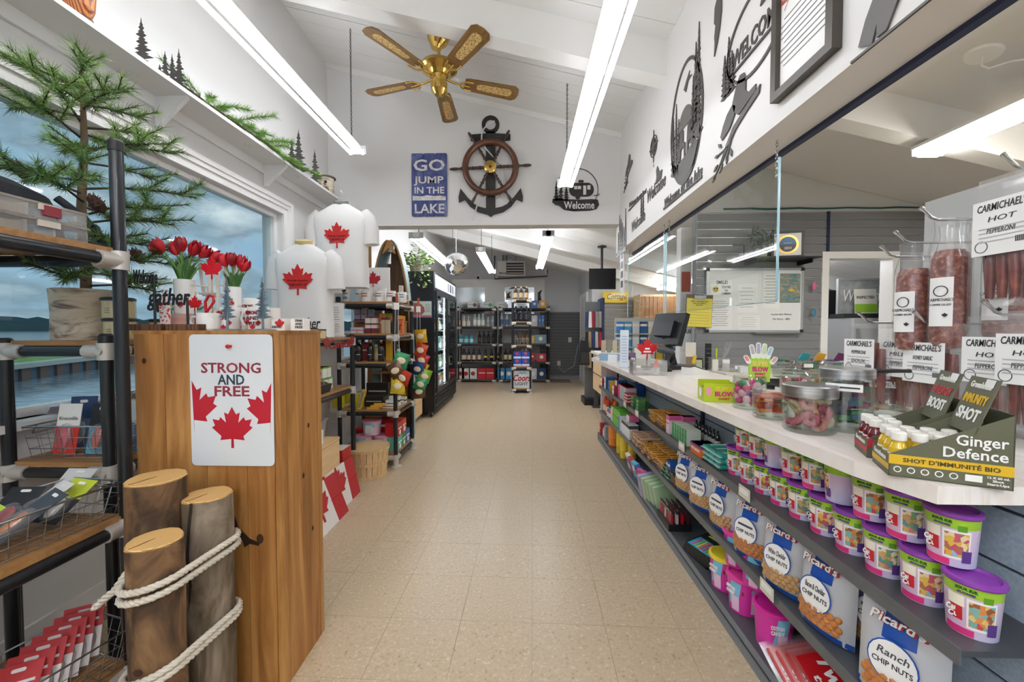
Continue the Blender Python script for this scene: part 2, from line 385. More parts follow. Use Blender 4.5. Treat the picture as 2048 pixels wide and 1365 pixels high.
slatwall('wall_slats_rear', 1.5, XR, .2, 1.78, 8.16, m=mat('#8b8883', .5), gm=mat('#cfcabd', .4, .3))
yz_wall('wall_rear_side', 1.5, XR, 8.2, 8.3, 0, mat('#d0d0ce', .6), rf=roof2)
d = thing('door_1', None, None, kind='structure')
MB().bb((1.375, 8.75, 0), (1.4, 9.6, 1.98), mat('#d9d9d8', .5)).to('door_leaf', d)
MB().bb((1.365, 8.68, 0), (1.4, 8.75, 1.98), TRIM).bb((1.365, 9.6, 0), (1.4, 9.67, 1.98), TRIM).bb((1.365, 8.68, 1.98), (1.4, 9.67, 2.05), TRIM).to('door_frame', d)
MB().ball((1.355, 8.83, .95), .03, STEEL).to('door_handle', d)
# shop front behind the camera: wall with two big windows
mb = MB(); f = mat('#dcdad6', .6)
mb.bb((XL, -3.1, 0), (XR, -3, .8), f).bb((XL, -3.1, 2.3), (XR, -3, 4.2), f)
for a, b in ((XL, -1.7), (.9, 1.2), (3.9, XR)): mb.bb((a, -3.1, .8), (b, -3, 2.3), f)
struct('wall_front', mb)
# outside: water, lawn behind a steel bulkhead, far shore
wm = nodemat('channel_water', [(.35, '#5d6d75'), (.5, '#8fa0a8'), (.65, '#b9c6cc')], 1.1, (1, 3.5, 1), r=.12, bump=.5, dist=.5)
struct('water', MB().bb((-600, -200, -1.4), (-2.2, 700, -.95), wm))
gr = nodemat('mown_grass', [(.3, '#6d9a3f'), (.7, '#93bd5c')], 3, r=.9)
pA = px(0, 735, Z=-.3); pB = px(215, 712, Z=-.3); pC = px(0, 703, Z=-.3); pD = px(215, 698, Z=-.3); dr = pB-pA
A = pA-dr*3; B = pB+dr*2.5; Cc = pC-dr*3; D = pD+dr*2.5
struct('ground', MB().add([(p.x, p.y, z) for z in (-1.2, -.3) for p in (A, Cc, D, B)], BOXF, gr))
u = dr.normalized(); nrm = Vector((u.y, -u.x, 0))
cap = MB(); cap.add([(*(p+nrm*k).xy, z) for z in (-.42, -.22) for p, k in ((A, .35), (A, -.25), (B, -.25), (B, .35))], BOXF, mat('#c9c6bd', .8))
bk = thing('bulkhead', 'rusty steel sheet pile wall with concrete cap along the channel', 'retaining wall'); cap.to('cap', bk)
n = 90; Ls = (B-A).length/n; sm1 = mat('#8b6d62', .7, bump=.4, bs=8); sm2 = mat('#6f7c8a', .7, bump=.4, bs=8)
for i in range(n):
    p = A+u*(i+.5)*Ls+nrm*(.12 if i % 2 else .02)
    MB().box((0, 0, 0), (Ls*.97, .12, .9), sm1 if i % 2 else sm2).to('sheet_pile', bk, loc=(p.x, p.y, -.85), rz=math.atan2(u.y, u.x))
sh = MB(); R = random.Random(5); pts = []
for i in range(160):
    a = math.radians(100+i*.6); d = 560; pts.append((d*math.cos(a), d*math.sin(a), R.uniform(10, 12.2)))
for (a, b, c), (d, e, f_) in zip(pts, pts[1:]):
    sh.add([(a, b, -1), (d, e, -1), (d, e, f_), (a, b, c), (a*1.05, b*1.05, -1), (d*1.05, e*1.05, -1), (d*1.05, e*1.05, f_), (a*1.05, b*1.05, c)], BOXF, mat('#4f6b6e', .9))
sh.to('far_shore', label='low wooded shore across the lake', cat='shore', kind='stuff')
# ---------------------------------------------------------------- lamps
ENA = mat('#efeeea', .35)
def strip_light(name, label, loc, length, w=.15, chain=None, group=None, e=1.):
    """two-tube shop light, far end at loc, running towards -Y"""
    t = thing(name, label, 'ceiling light', loc, group=group)
    MB().prism([(-w*.22, .03), (-w*.2, .075), (w*.2, .075), (w*.22, .03), (w*.08, .012), (-w*.08, .012)], length, ENA, RX(PI/2)).to('housing', t)
    for q in (-.004, -length+.004): MB().box((0, q, .04), (w, .008, .07), mat('#b6b8ba', .4, .4)).to('end_plate', t)
    for s in (-1, 1):
        MB().cyl((s*w*.34, -.02, .008), (s*w*.34, -length+.02, .008), .0135, mat('#f6f9ff', .4, e=TUBE*e), 10).to('tube', t)
        MB().box((s*w*.34, -.012, .02), (.026, .012, .04), TRIM).to('socket', t)
    if chain:
        for q in (-.12, -length+.12):
            h = chain(q); mb = MB()
            k = 0; z = .075
            while z < h:
                mb.tube([(.006*math.cos(a)*(1 if k % 2 else 0), q+.006*math.cos(a)*(0 if k % 2 else 1), z+.012+.013*math.sin(a)) for a in [2*PI*i/6 for i in range(6)]], .0022, IRON, 4, closed=True)
                z += .019; k += 1
            mb.to('chain', t)
    return t
strip_light('shop_light', 'long twin tube shop light hanging on chains above the window ledge', (-1.41, 3.42, 2.73), 2.4, chain=lambda q: roof(-1.41)-2.73, e=.75)
strip_light('shop_light', 'long twin tube shop light hanging on chains over the middle of the aisle', (.36, 3.47, 2.455), 2.4, .14, chain=lambda q: roof(.36)-2.455, e=.6)
for x, y in ((-1.3, -.3), (-.5, -.3), (.4, -.3), (2.0, .6), (3.2, -1.2)): strip_light('shop_light', 'added twin tube fill light out of view by the shop front', (x, y, 2.35), 2.2 if y < .5 else 1.6, chain=lambda q: roof(x)-2.35, group='added fill lights', e=1.7)  # unseen lamps added as fill for the lower shelves and office
def lamp_px(label, near, far, yn, w=.15):
    a = px(*near, Y=yn); k = (658-near[1])/(658-far[1]); yf = yn*k
    b = px(*far, Y=yf); strip_light('shop_light', label, (a.x, b.y, a.z), b.y-yn, w, chain=lambda q: max(.1, roof2(a.x)-a.z), e=1.1)
lamp_px('twin tube shop light hanging beside the trailing plant and the domed mirror', (832, 478), (905, 542), 4.6, .17)
lamp_px('short twin tube light hung in front of the boxy unit heater', (961, 505), (979, 547), 5.6, .14)
lamp_px('twin tube shop light on V chains between the heater and the wall television', (1097, 474), (1089, 538), 4.7, .14)
strip_light('shop_light', 'twin tube light in the far corner above the slatted rear wall', (2.7, 7.9, 2.0), 2.2, .2, chain=lambda q: .15, e=1.3)
strip_light('shop_light', 'added short twin tube light brightening the store room', (3.1, 5.45, 1.97), 1.2, .14, chain=lambda q: roof2(3.1)-1.97)  # lamp added to brighten the dark store room corner
# wraparound lamp in the office
t = thing('wraparound_light', 'ribbed plastic wraparound ceiling light above the snack counter', 'ceiling light', (2.67, 2.76, 2.395))
MB().box((0, -.62, .045), (.21, 1.24, .02), ENA).box((0, -.004, .02), (.2, .008, .05), ENA).to('housing', t)
MB().prism([(-.095, .036), (-.085, .005), (-.06, -.012), (.06, -.012), (.085, .005), (.095, .036)], 1.23, mat('#fffaf0', .4, e=TUBE*1.4), TR(0, -.005, 0) @ RX(PI/2)).to('diffuser', t)
p = px(1965, 156, Z=2.6); p.z = roof(p.x)
t = thing('ceiling_plate', 'round white cover plate with a bent cord on the office ceiling', 'cover plate', p, rot=(0, SL, 0))
MB().lathe([(.0, -.012), (.07, -.012), (.078, 0)], TRIM, 24).to('plate', t)
MB().tube([(0, 0, -.012), (.0, -.01, -.07), (.03, -.02, -.085), (.09, -.06, -.06), (.2, -.12, -.05), (.34, -.2, -.02)], .006, TRIM).to('cord', t)
MB().tube([(1.9, YP-.02, 2.385)]+[(2.0+.15*i, YP-.02, 2.385+.004*math.sin(i*2)) for i in range(14)]+[(4.02, YP-.03, 2.35), (4.06, YP-.03, 2.28)], .008, mat('#1d5a54', .5)).to('cable', label='dark green cable stapled along the top of the slatted office wall', cat='cable')
# ================================================================ left front: pipe racks, tree, wooden post
def rack(name, label, x0, x1, y0, y1, levels, tops, group=None, feet=True, board=OAK, overhang=.02):
    """black pipe rack with grey clamps; tops = heights of the poles (x0y0, x1y0, x1y1, x0y1), None = no pole"""
    cx, cy = (x0+x1)/2, (y0+y1)/2; r = .019
    t = thing(name, label, 'rack', (cx, cy, 0), group=group); M = TR(-cx, -cy, 0)
    for (x, y), h in zip(((x0, y0), (x1, y0), (x1, y1), (x0, y1)), tops):
        if h is None: continue
        p = MB(M).cyl((x, y, 0), (x, y, h), r, PIPE, 12).to('pole', t)
        MB(M).lathe([(r*1.12, h-.03), (r*1.12, h), (r*.8, h+.008)], BLACK, 12, TR(x, y, 0)).to('cap', p)
        if feet: MB(M).lathe([(.05, 0), (.05, .008), (.026, .014), (.026, .05)], CLAMP, 12, TR(x, y, 0)).to('foot', p)
        for z in levels:
            if z < h+.02:
                q = MB(M); q.cyl((x, y, z-.05), (x, y, z+.01), .026, CLAMP, 12)
                q.cyl((x, y, z-.02), (x+(.07 if x == x0 else -.07), y, z-.02), .025, CLAMP, 10).cyl((x, y, z-.02), (x, y+(.07 if y == y0 else -.07), z-.02), .025, CLAMP, 10)
                q.cyl((x, y-.03, z-.02), (x, y, z-.02), .012, CLAMP, 8); q.to('clamp', t)
    for z in levels:
        for a, b in (((x0, y0), (x1, y0)), ((x1, y0), (x1, y1)), ((x1, y1), (x0, y1)), ((x0, y1), (x0, y0))):
            MB(M).cyl((*a, z-.02), (*b, z-.02), r, PIPE, 10).to('rail', t)
        MB(M).bb((x0-.0, y0-.0, z), (x1+.0, y1+.0, z+.018), board).to('shelf_board', t)
    return t
ra = rack('pipe_rack', 'black pipe rack nearest the big window holding tackle boxes and wire baskets', -1.715, -1.31, .30, 1.27, [.13, .62, 1.49], [1.6, 1.85, 1.85, .66])
rb = rack('pipe_rack', 'low black pipe rack behind the wooden post, carrying the birch vase', -1.84, -1.47, 1.37, 1.90, [.755, 1.19], [1.21, 1.225, 1.21, 1.21])
# tackle boxes
def tackle(loc, rz, label):
    t = thing('tackle_box', label, 'box', loc, rz); W_, D_, H_ = .24, .44, .046
    MB().bb((-W_/2, -D_/2, 0), (W_/2, D_/2, .004), mat('#d9cfc4', .4)).bb((-W_/2, -D_/2, 0), (W_/2, -D_/2+.004, H_), PLASTIC).bb((-W_/2, D_/2-.004, 0), (W_/2, D_/2, H_), PLASTIC).bb((-W_/2, -D_/2, 0), (-W_/2+.004, D_/2, H_), PLASTIC).bb((W_/2-.004, -D_/2, 0), (W_/2, D_/2, H_), PLASTIC).to('tray', t)
    MB().bb((-W_/2-.004, -D_/2-.004, H_-.006), (W_/2+.004, D_/2+.004, H_), clear('cloudy_lid', '#efe9e2', .3, .2, .25, '#d8cec4')).to('lid', t)
    for i in range(6): MB().bb((-W_/2+.005, -D_/2+.06*(i+1), .004), (W_/2-.005, -D_/2+.06*(i+1)+.002, H_-.008), mat('#d8d2ca', .4)).to('divider', t)
    for y in (-.13, .1): MB().bb((W_/2, y, .026), (W_/2+.005, y+.05, .043), mat('#cfc6bb', .4)).to('latch', t)
    for i in range(5): MB().bb((W_/2-.05, -.2+i*.075, .005), (W_/2-.012, -.15+i*.075, .03), mat(['#a9b7a9', '#c98f7e', '#8f9aa6', '#b9a88f', '#9fb0bd'][i], .4)).to('lure', t)
    return t
tackle((-1.46, .98, 1.508), -.08, 'clear compartment tackle box at the bottom of its pair on the pipe rack')
t = tackle((-1.465, .985, 1.556), -.03, 'clear compartment tackle box with maroon latch label, on top of its pair')
MB().bb((.118, .11, .012), (.127, .15, .040), mat('#8c2a33', .5)).to('label_tag', t)
t = thing('shoulder_bag', 'black fabric bag with a strap slumped behind the tackle boxes', 'bag', (-1.585, 1.10, 1.508))
mb = MB(); BAG = mat('#20242c', .85, bump=.2, bs=120)
mb.lathe([(.001, 0), (.10, .0), (.12, .05), (.115, .12), (.10, .17), (.06, .195), (.001, .2)], BAG, 20, SC(.75, 2.0, 1)); mb.to('bag_body', t)
MB().tube([(.06, .18, .17), (.10, .22, .12), (.14, .235, .06), (.17, .22, .02), (.19, .18, .012), (.2, .12, .012)], .012, BAG, 6).to('strap', t)
MB().tube([(.14+.02*math.cos(a), .22, .07+.022*math.sin(a)) for a in [2*PI*i/10 for i in range(10)]], .004, DARK, 6, closed=True).to('ring', t)
# pine tree in a birch bark vase
NEED = [mat('#41672f', .6), mat('#587f35', .6), mat('#7a9d45', .6), mat('#2f5634', .6)]; TWIG = mat('#4a3a2c', .8); TRUNK = mat('#6d5a44', .85, bump=.5, bs=40)
def needles(mb, path, R, ln=.042, dens=1000, mats=NEED, tip=True):
    for a, b in zip(path, path[1:]):
        a = Vector(a); b = Vector(b); t = (b-a).normalized(); o = t.orthogonal().normalized(); q = t.cross(o)
        for i in range(int((b-a).length*dens)):
            p = a.lerp(b, R.random()); th = R.uniform(0, 2*PI); d = (o*math.cos(th)+q*math.sin(th))*.85+t*R.uniform(.4, .9); d.normalize(); l = ln*R.uniform(.7, 1.2)
            s = d.cross(t); s = (s.normalized() if s.length > 1e-4 else o)*.0013
            mb.add([p-s, p+s, p+d*l], [(0, 1, 2)], R.choice(mats))
    return mb
def cone(parent, loc, s=1.):
    mb = MB(TR(*loc) @ RX(.8)); m1 = mat('#6b4a35', .8); R = random.Random(int(loc[2]*1000))
    mb.lathe([(.001, -.03*s), (.014*s, -.02*s), (.018*s, 0), (.012*s, .022*s), (.001, .032*s)], mat('#4a3226', .8), 8)
    for j in range(6):
        for i in range(7):
            a = 2*PI*i/7+j*.45; z = (-.024+.009*j)*s; r = (.024-.0035*abs(j-2.2))*s
            mb.add([(.008*s*math.cos(a-.3), .008*s*math.sin(a-.3), z), (.008*s*math.cos(a+.3), .008*s*math.sin(a+.3), z), (r*math.cos(a+.22), r*math.sin(a+.22), z+.008*s), (r*math.cos(a-.22), r*math.sin(a-.22), z+.008*s)], [(0, 1, 2, 3)], m1)
    return mb.to('pine_cone', parent)
t = thing('pine_tree', 'artificial pine tree with cones rising out of the birch bark vase', 'tree', (-1.69, 1.50, 1.215))
R = random.Random(11); H = 1.03
tr = [(0, 0, 0), (.01, 0, .25), (0, 0, .5), (.02, 0, .75), (.03, -.01, .95)]
MB().tube(tr, [.018, .016, .014, .011, .006], TRUNK, 8).to('trunk', t)
br = [(.30, 20, .34), (.28, 160, .22), (.34, -30, .36), (.38, 60, .3), (.42, 200, .24), (.47, -10, .38), (.5, 110, .3), (.52, -60, .3), (.57, 25, .36), (.6, 175, .26), (.62, -40, .3),
      (.67, 70, .26), (.7, -5, .30), (.74, 150, .22), (.76, -70, .24), (.8, 40, .22), (.84, 185, .24), (.86, -20, .22), (.92, 120, .16), (.93, 10, .16), (.95, 230, .16), (.25, 100, .3), (.22, -50, .3), (.2, 10, .26), (.36, 130, .26), (.44, 5, .34), (.55, -95, .26), (.64, 140, .26), (.72, 20, .3), (.78, 100, .22), (.82, -55, .24), (.89, 60, .2), (.9, -90, .18), (.97, 150, .15), (.98, -30, .15), (.3, -80, .3)]
for z, an, ln in br:
    a = math.radians(an); dx, dy = math.cos(a), math.sin(a); up = .1+.25*(z-.2)
    p = [(.01, 0, z)]+[(dx*ln*f, dy*ln*f, z+up*ln*f*1.2-.10*ln*f*f*2) for f in (.35, .7, 1)]
    sub = []
    for f, sd in ((.4, 1), (.55, -1), (.75, 1), (.85, -1)):
        c = Vector((dx*ln*f, dy*ln*f, z+up*ln*f*1.2-.10*ln*f*f*2)); e = a+sd*.75; l2 = ln*.36
        sub.append([c, c+Vector((math.cos(e)*l2*.5, math.sin(e)*l2*.5, .015)), c+Vector((math.cos(e)*l2, math.sin(e)*l2, .03))])
    b = MB().tube(p, [.005, .004, .003, .002], TWIG, 5); 
    for q in sub: b.tube(q, .002, TWIG, 4)
    bo = b.to('branch', t); mb = MB(); needles(mb, p[1:], R); nm = NEED if z < .6 else NEED[1:3]  # upper twigs and crown: backlight put into lighter needle greens
    for q in sub: needles(mb, q, R, mats=nm)
    mb.to('needles', bo, kind='stuff')
mb = MB(); needles(mb, [(.03, -.01, .88), (.03, -.01, 1.07)], R, .06, 1800, NEED[1:3]); mb.to('needles', t, kind='stuff')
for c in ((-.16, -.06, .62), (.17, -.1, .48), (.12, .1, .33), (-.1, -.1, .3), (.26, .05, .12)): cone(t, c, 1.2)
BIRCH = nodemat('birch_bark', [(.30, '#3c3630'), (.40, '#8d8275'), (.5, '#c9bda9'), (.75, '#ddd2be')], 7, (1, 1, 3.2), dist=.8, r=.75, bump=.3)
t = thing('birch_vase', 'round birch bark vase holding the pine tree', 'vase', (-1.69, 1.50, 1.2085))
MB().lathe([(.090, 0), (.093, .03), (.090, .1), (.095, .19), (.088, .192), (.084, .02)], BIRCH, 26).to('bark', t)
CAND = mat('#e3d7a9', .5); 
def candle(loc, label, r=.042, h=.075, group=None):
    t = thing('candle_jar', label, 'candle', loc, group=group)
    MB().lathe([(r*.92, .004), (r*.92, h*.86)], CAND, 20).to('wax', t); MB().lathe([(r, 0), (r, h*.9), (r*.95, h*.92)], clear('jar_glass', '#fbf8ee', .3, .05, .12, '#e9dfc0'), 20).to('glass', t)
    MB().lathe([(r*1.03, h*.9), (r*1.03, h), (r*.9, h+.004)], mat('#23211f', .4), 20).to('lid', t)
    for i in range(3): MB().box((.008, -r*1.005, h*.3+i*.008), (.018, .0012, .0016), DARK).to('print', t)
    return t
g = 'cream candles in jars behind the post'
for i, (x, y, z) in enumerate(((-1.52, 1.47, 1.208), (-1.535, 1.48, 1.286), (-1.44, 1.52, 1.25), (-1.50, 1.62, 1.208), (-1.49, 1.73, 1.208), (-1.49, 1.84, 1.208))):
    if i == 2: continue
    candle((x, y, z), ['cream candle jar with black lid, lower of the pair beside the birch vase', 'cream candle jar stacked on another beside the birch vase', '', 'cream candle jar on the low pipe rack behind the post'][min(i, 3)], .05 if i < 2 else .042, .078, g if i > 2 else None)
# dry arrangement behind the candles, on the window side
t = thing('pine_sprig', 'small sprig of long needled pine in a terracotta pot behind the vase', 'plant', (-1.62, 1.86, 1.208)); mb = MB()
MB().lathe([(.04, 0), (.055, .07), (.06, .075), (.05, .075)], mat('#a9684f', .8), 16).to('pot', t)
for i in range(9):
    a = i*.7; p = [(0, 0, .07), (.05*math.cos(a), .05*math.sin(a), .13), (.11*math.cos(a), .11*math.sin(a), .15)]; needles(mb, p, R, .05, 500, NEED[1:3])
mb.to('needles', t, kind='stuff')
# wire baskets with packaged lures
WIRE = mat('#b4b7ba', .3, .9)
def basket(loc, rz, label, w, d, h, name='wire_basket', m=WIRE, flare=1.12):
    t = thing(name, label, 'basket', loc, rz)
    def rim(f, z): return [(-w/2*f, -d/2*f, z), (w/2*f, -d/2*f, z), (w/2*f, d/2*f, z), (-w/2*f, d/2*f, z)]
    MB().tube(rim(flare, h), .0032, m, 6, closed=True).to('rim', t)
    mb = MB()
    for z in (.004, h*.33, h*.66):
        f = 1+(flare-1)*z/h; mb.tube(rim(f, z), .0014, m, 4, closed=True)
    k = int(w/.035)
    for i in range(k+1):
        x = -w/2+w*i/k
        mb.tube([(x*flare, -d/2*flare, h), (x, -d/2, .004), (x, d/2, .004), (x*flare, d/2*flare, h)], .0013, m, 4)
    k = int(d/.035)
    for i in range(1, k):
        y = -d/2+d*i/k
        mb.tube([(-w/2*flare, y*flare, h), (-w/2, y, .004), (w/2, y, .004), (w/2*flare, y*flare, h)], .0013, m, 4)
    mb.to('mesh_wires', t, kind='stuff')
    for s in (-1, 1): MB().tube([(s*w/2*flare, -.05, h), (s*(w/2*flare+.03), -.035, h-.035), (s*(w/2*flare+.03), .035, h-.035), (s*w/2*flare, .05, h)], .0028, m, 6).to('handle', t)
    return t
def blister(label, loc, rot, w, h, top, low, blob, group=None, txt=None, tm=DARK, strip=None):
    """hanging card with a clear blister and a lure in it; stands on its lower edge, faces -y"""
    t = thing('lure_package', label, 'fishing lure', loc, rot=rot, group=group)
    mb = MB(); mb.bb((-w/2, 0, h*.55), (w/2, .002, h), mat(top, .5)).bb((-w/2, 0, 0), (w/2, .002, h*.55), mat(low, .5)); mb.to('card', t)
    if strip: MB().bb((-w/2, -.0012, h*.50), (w/2, 0, h*.60), mat(strip, .5)).to('stripe', t)
    MB().prism(rrect(w*.3, h*.06, h*.025, 3, 0, h*.9), .0015, PAPER, TR(0, 0, 0) @ FY).to('hang_hole', t)
    MB().ball((0, -.008, h*.3), 1, mat(blob, .3), 10, 7, sc=(w*.22, .007, h*.22)).to('lure', t)
    MB().ball((0, -.003, h*.31), 1, PLASTIC, 10, 7, sc=(w*.4, .02, h*.3)).to('blister', t)
    if txt: MB().text(txt, w*.22, tm, TR(0, -.0015, h*.7) @ FY, width=w*.8, bold=.01).to('lettering', t)
    return t
basket((-1.625, 1.49, .775), .08, 'wire basket of carded lures on the lower board of the rack behind the post', .33, .17, .12)
for i, (lab, dx, dy, rz, c) in enumerate((('red and yellow lure card lettered with a reptile name in the wire basket', -.085, -.05, .05, ('#f2efe8', '#d8392b', '#d81f48', 'Krocodile')), ('black topped lure card with a blue and red picture in the wire basket', .02, -.045, .0, ('#1b1b1d', '#5fa9c4', '#d14a2c', 'FREESTYLE')),
        ('navy topped lure card standing at the end of the wire basket', -.11, .03, .3, ('#27406b', '#4f79a5', '#9fb7c6', None)), ('pale blue lure card behind the reptile card', -.03, .05, .2, ('#7fb8c9', '#c7dde4', '#3f86b5', None)),
        ('beige backed lure card with a red badge in the wire basket', .05, .05, -.1, ('#dcc7ae', '#cbb597', '#4a3322', None)), ('white and blue lure card by the pole side of the wire basket', .10, .0, -.2, ('#dfe8ee', '#3576b5', '#2a5f9e', None)))):
    a = Vector((dx, dy, 0)); blister(lab, (-1.625+dx*1.15, 1.49+dy, .782), (-.18, 0, rz), .085, .185 if i != 2 else .2, c[0], c[1], c[2], txt=c[3])
basket((-1.44, 1.02, .64), PI/2-.1, 'long wire basket of jumbled lure packets on the board beside the logs', .46, .19, .11)
R = random.Random(4)
cl = [('#1e3f6d', '#274b7c', '#c7d544', 'navy lure packet with a lime sticker lying in the long basket'), ('#b9cf3b', '#3b4046', '#a7bd2f', 'lime and charcoal lure packet sticking up in the long basket'), ('#e8e2da', '#d7d0c8', '#c9cf4f', 'white carded spoon lure lying along the long basket'),
      ('#3f444b', '#55585c', '#d8803a', 'grey card with an orange lure in the long basket'), ('#2d2f33', '#474b50', '#b94a52', 'dark grey lure packet at the bottom of the long basket'), ('#e9e6df', '#efeae3', '#d5467a', 'white card with a pink lure at the far end of the long basket'), ('#c3d03a', '#2d3440', '#dfe3e6', 'second lime edged packet leaning in the long basket'), ('#d9d9d6', '#e9dccf', '#8fa93a', 'plain white packet flap on top of the long basket')]
for i, (a, b, c, lab) in enumerate(cl):
    blister(lab, (-1.44+R.uniform(-.06, .05), .86+i*.048, .66+R.uniform(0, .04)), (R.uniform(-1.25, -.9), R.uniform(-.2, .2), R.uniform(-.6, .6)), .075, .15, a, b, c)
basket((-1.45, .68, .64), PI/2-.15, 'wire basket of yellow lure bags at the window end of the board', .24, .19, .12)
for i in range(3): blister('yellow bag of soft baits lettered in red', (-1.40+i*.02, .60+i*.05, .655), (-.2, .05*i, .25-.1*i), .11, .16, '#f0d838', '#efe07a', ['#d86a5a', '#98c04a', '#d99a9a'][i], 'yellow bait bags', 'BULLET', mat('#b3202a', .5), '#efe9c8')
blister('clear hanging pack of pink and yellow soft baits by the window end of the board', (-1.52, .95, .652), (-.15, .1, .5), .10, .24, '#3c3d40', '#cfc5c8', '#d3c65a')
basket((-1.46, 1.06, .15), PI/2-.25, 'wire basket of red and white hook packets on the bottom board', .44, .22, .12)
for i in range(7):
    R2 = .0
    blister('red and white carded packet of fish hooks', (-1.40-.01*i, 1.0+i*.04, .16), (-.75+.05*i, .0, .55), .10, .16, '#c2363a', '#e9e2de', '#9fa3a6', 'red hook packets', 'HOOKS', PAPER)
for i in range(5): blister('dark grey and green packet of hooks', (-1.46-.01*i, .82+i*.035, .16), (-1.0, .0, .4), .09, .14, '#4b524d', '#8c9c90', '#c9cfc9', 'grey hook packets')
for i in range(2):
    t = thing('jerky_bag', 'clear bag of dark meat sticks lying on the window sill', 'snack bag', (-1.86+.02*i, 1.66+.28*i, .912+.008*i), .2+.5*i, group='meat bags on the sill')
    MB().box((0, 0, .012), (.13, .22, .022), nodemat('meat_sticks', [(.35, '#3c1a18'), (.6, '#7a3a30')], 20, (1, 6, 1), r=.3), top=(.9, .95)).to('contents', t)
    MB().box((0, 0, .015), (.15, .27, .03), POLY, top=(.9, .93)).to('bag', t)
    MB().box((0, .05, .0305), (.11, .12, .001), PAPER).text('CARMICHAEL\'S', .016, DARK, TR(0, .09, .0315), shear=.2, width=.1).to('label_card', t)
# the wooden post
CED = nodemat('cedar_board', [(.22, '#70461f'), (.45, '#9c6832'), (.7, '#bf8d50')], 2.2, (6, 6, .55), dist=1.6, r=.5, detail=5, rnd=True)
PX0, PX1, PY0, PY1, PZ = -1.325, -.822, 1.325, 1.60, 1.232
t = thing('wooden_post', 'chest high square post clad in knotty honey coloured boards', 'post', ((PX0+PX1)/2, (PY0+PY1)/2, 0)); M = TR(-(PX0+PX1)/2, -(PY0+PY1)/2, 0)
MB(M).bb((PX0+.02, PY0+.02, 0), (PX1-.02, PY1-.005, PZ), mat('#5b3a1a', .8)).to('core', t)
e = [PX0, PX0+.105, PX0+.245, PX0+.385, PX1-.022]
for a, b in zip(e, e[1:]): MB(M).bb((a+.001, PY0, 0), (b-.001, PY0+.02, PZ), CED).to('board', t)
for a, b in ((PY0, PY0+.035), (PY0+.036, PY1-.03), (PY1-.029, PY1)): MB(M).bb((PX1-.02 if a > PY0 else PX1-.021, a+.0008, 0), (PX1, b-.0008, PZ), CED).to('board', t)
for a, b in ((PY0+.001, 1.46), (1.462, PY1)): MB(M).bb((PX0, a, 0), (PX0+.02, b-.001, PZ), CED).to('board', t)
MB(M).bb((PX0-.002, PY0-.002, PZ), (PX1+.002, PY1+.002, PZ+.012), CED).to('top_board', t)
kn = mat('#3d2212', .9)
for x, z, r in ((-.90, .53, .012), (-1.29, 1.14, .007)): MB(M).prism(circ(r, 12, sy=1.4), .001, kn, TR(x, PY0, z) @ FY).to('knot', t)
MB(M).prism([(0, 0), (.02, .012), (.05, .006), (.055, .016), (.02, .03), (-.02, .07), (-.035, .12), (-.042, .115), (-.03, .06), (-.005, .02)], .001, mat('#2c190d', .9), TR(-.955, PY0, .50) @ FY).to('crack', t)
for y, z in ((1.50, .88), (1.46, .70), (1.52, .47)): MB(M).prism(circ(.006, 10, sy=1.6), .001, kn, TR(PX1, y, z) @ FXP).to('knot', t)
ZP = PZ+.012
# STRONG AND FREE sign
SIGN = mat('#dfe3e6', .16, coat=.5); CRIM = mat('#b8132a', .35); MAR = mat('#8e2a38', .4); SLATE = mat('#2a3d4d', .4)
sw, sh_ = .286, .447; t = thing('metal_sign', 'white metal sign with red maple leaves pinned to the wooden post', 'sign', (-.984, PY0-.004, .784))
MB().prism(rrect(sw, sh_, .016, 4, 0, sh_/2), .002, SIGN, FY).to('panel', t); f = TR(0, -.0022, 0) @ FY
for s, zz, w_, m_ in (('STRONG', .332, .205, MAR), ('AND', .292, .092, SLATE), ('FREE', .253, .12, MAR)): MB().text(s, .048, m_, TR(0, -.0024, zz) @ FY, ext=.0008, bold=.02, width=w_).to('lettering', t)
MB().prism(leaf(.135, 0, .118), .0006, CRIM, f).to('maple_leaf', t)
hl = [q for q in leaf(.165, 0, .188) if q[0] >= -1e-6]
MB().prism([(x-sw/2+.006, y) for x, y in hl], .0006, CRIM, f).to('maple_leaf', t); MB().prism([(sw/2-.006-x, y-.008) for x, y in hl], .0006, CRIM, f).to('maple_leaf', t)
MB().cyl((0, -.002, sh_-.04), (0, -.014, sh_-.04), .005, RED, 10).ball((0, -.016, sh_-.04), .007, RED).to('push_pin', t)
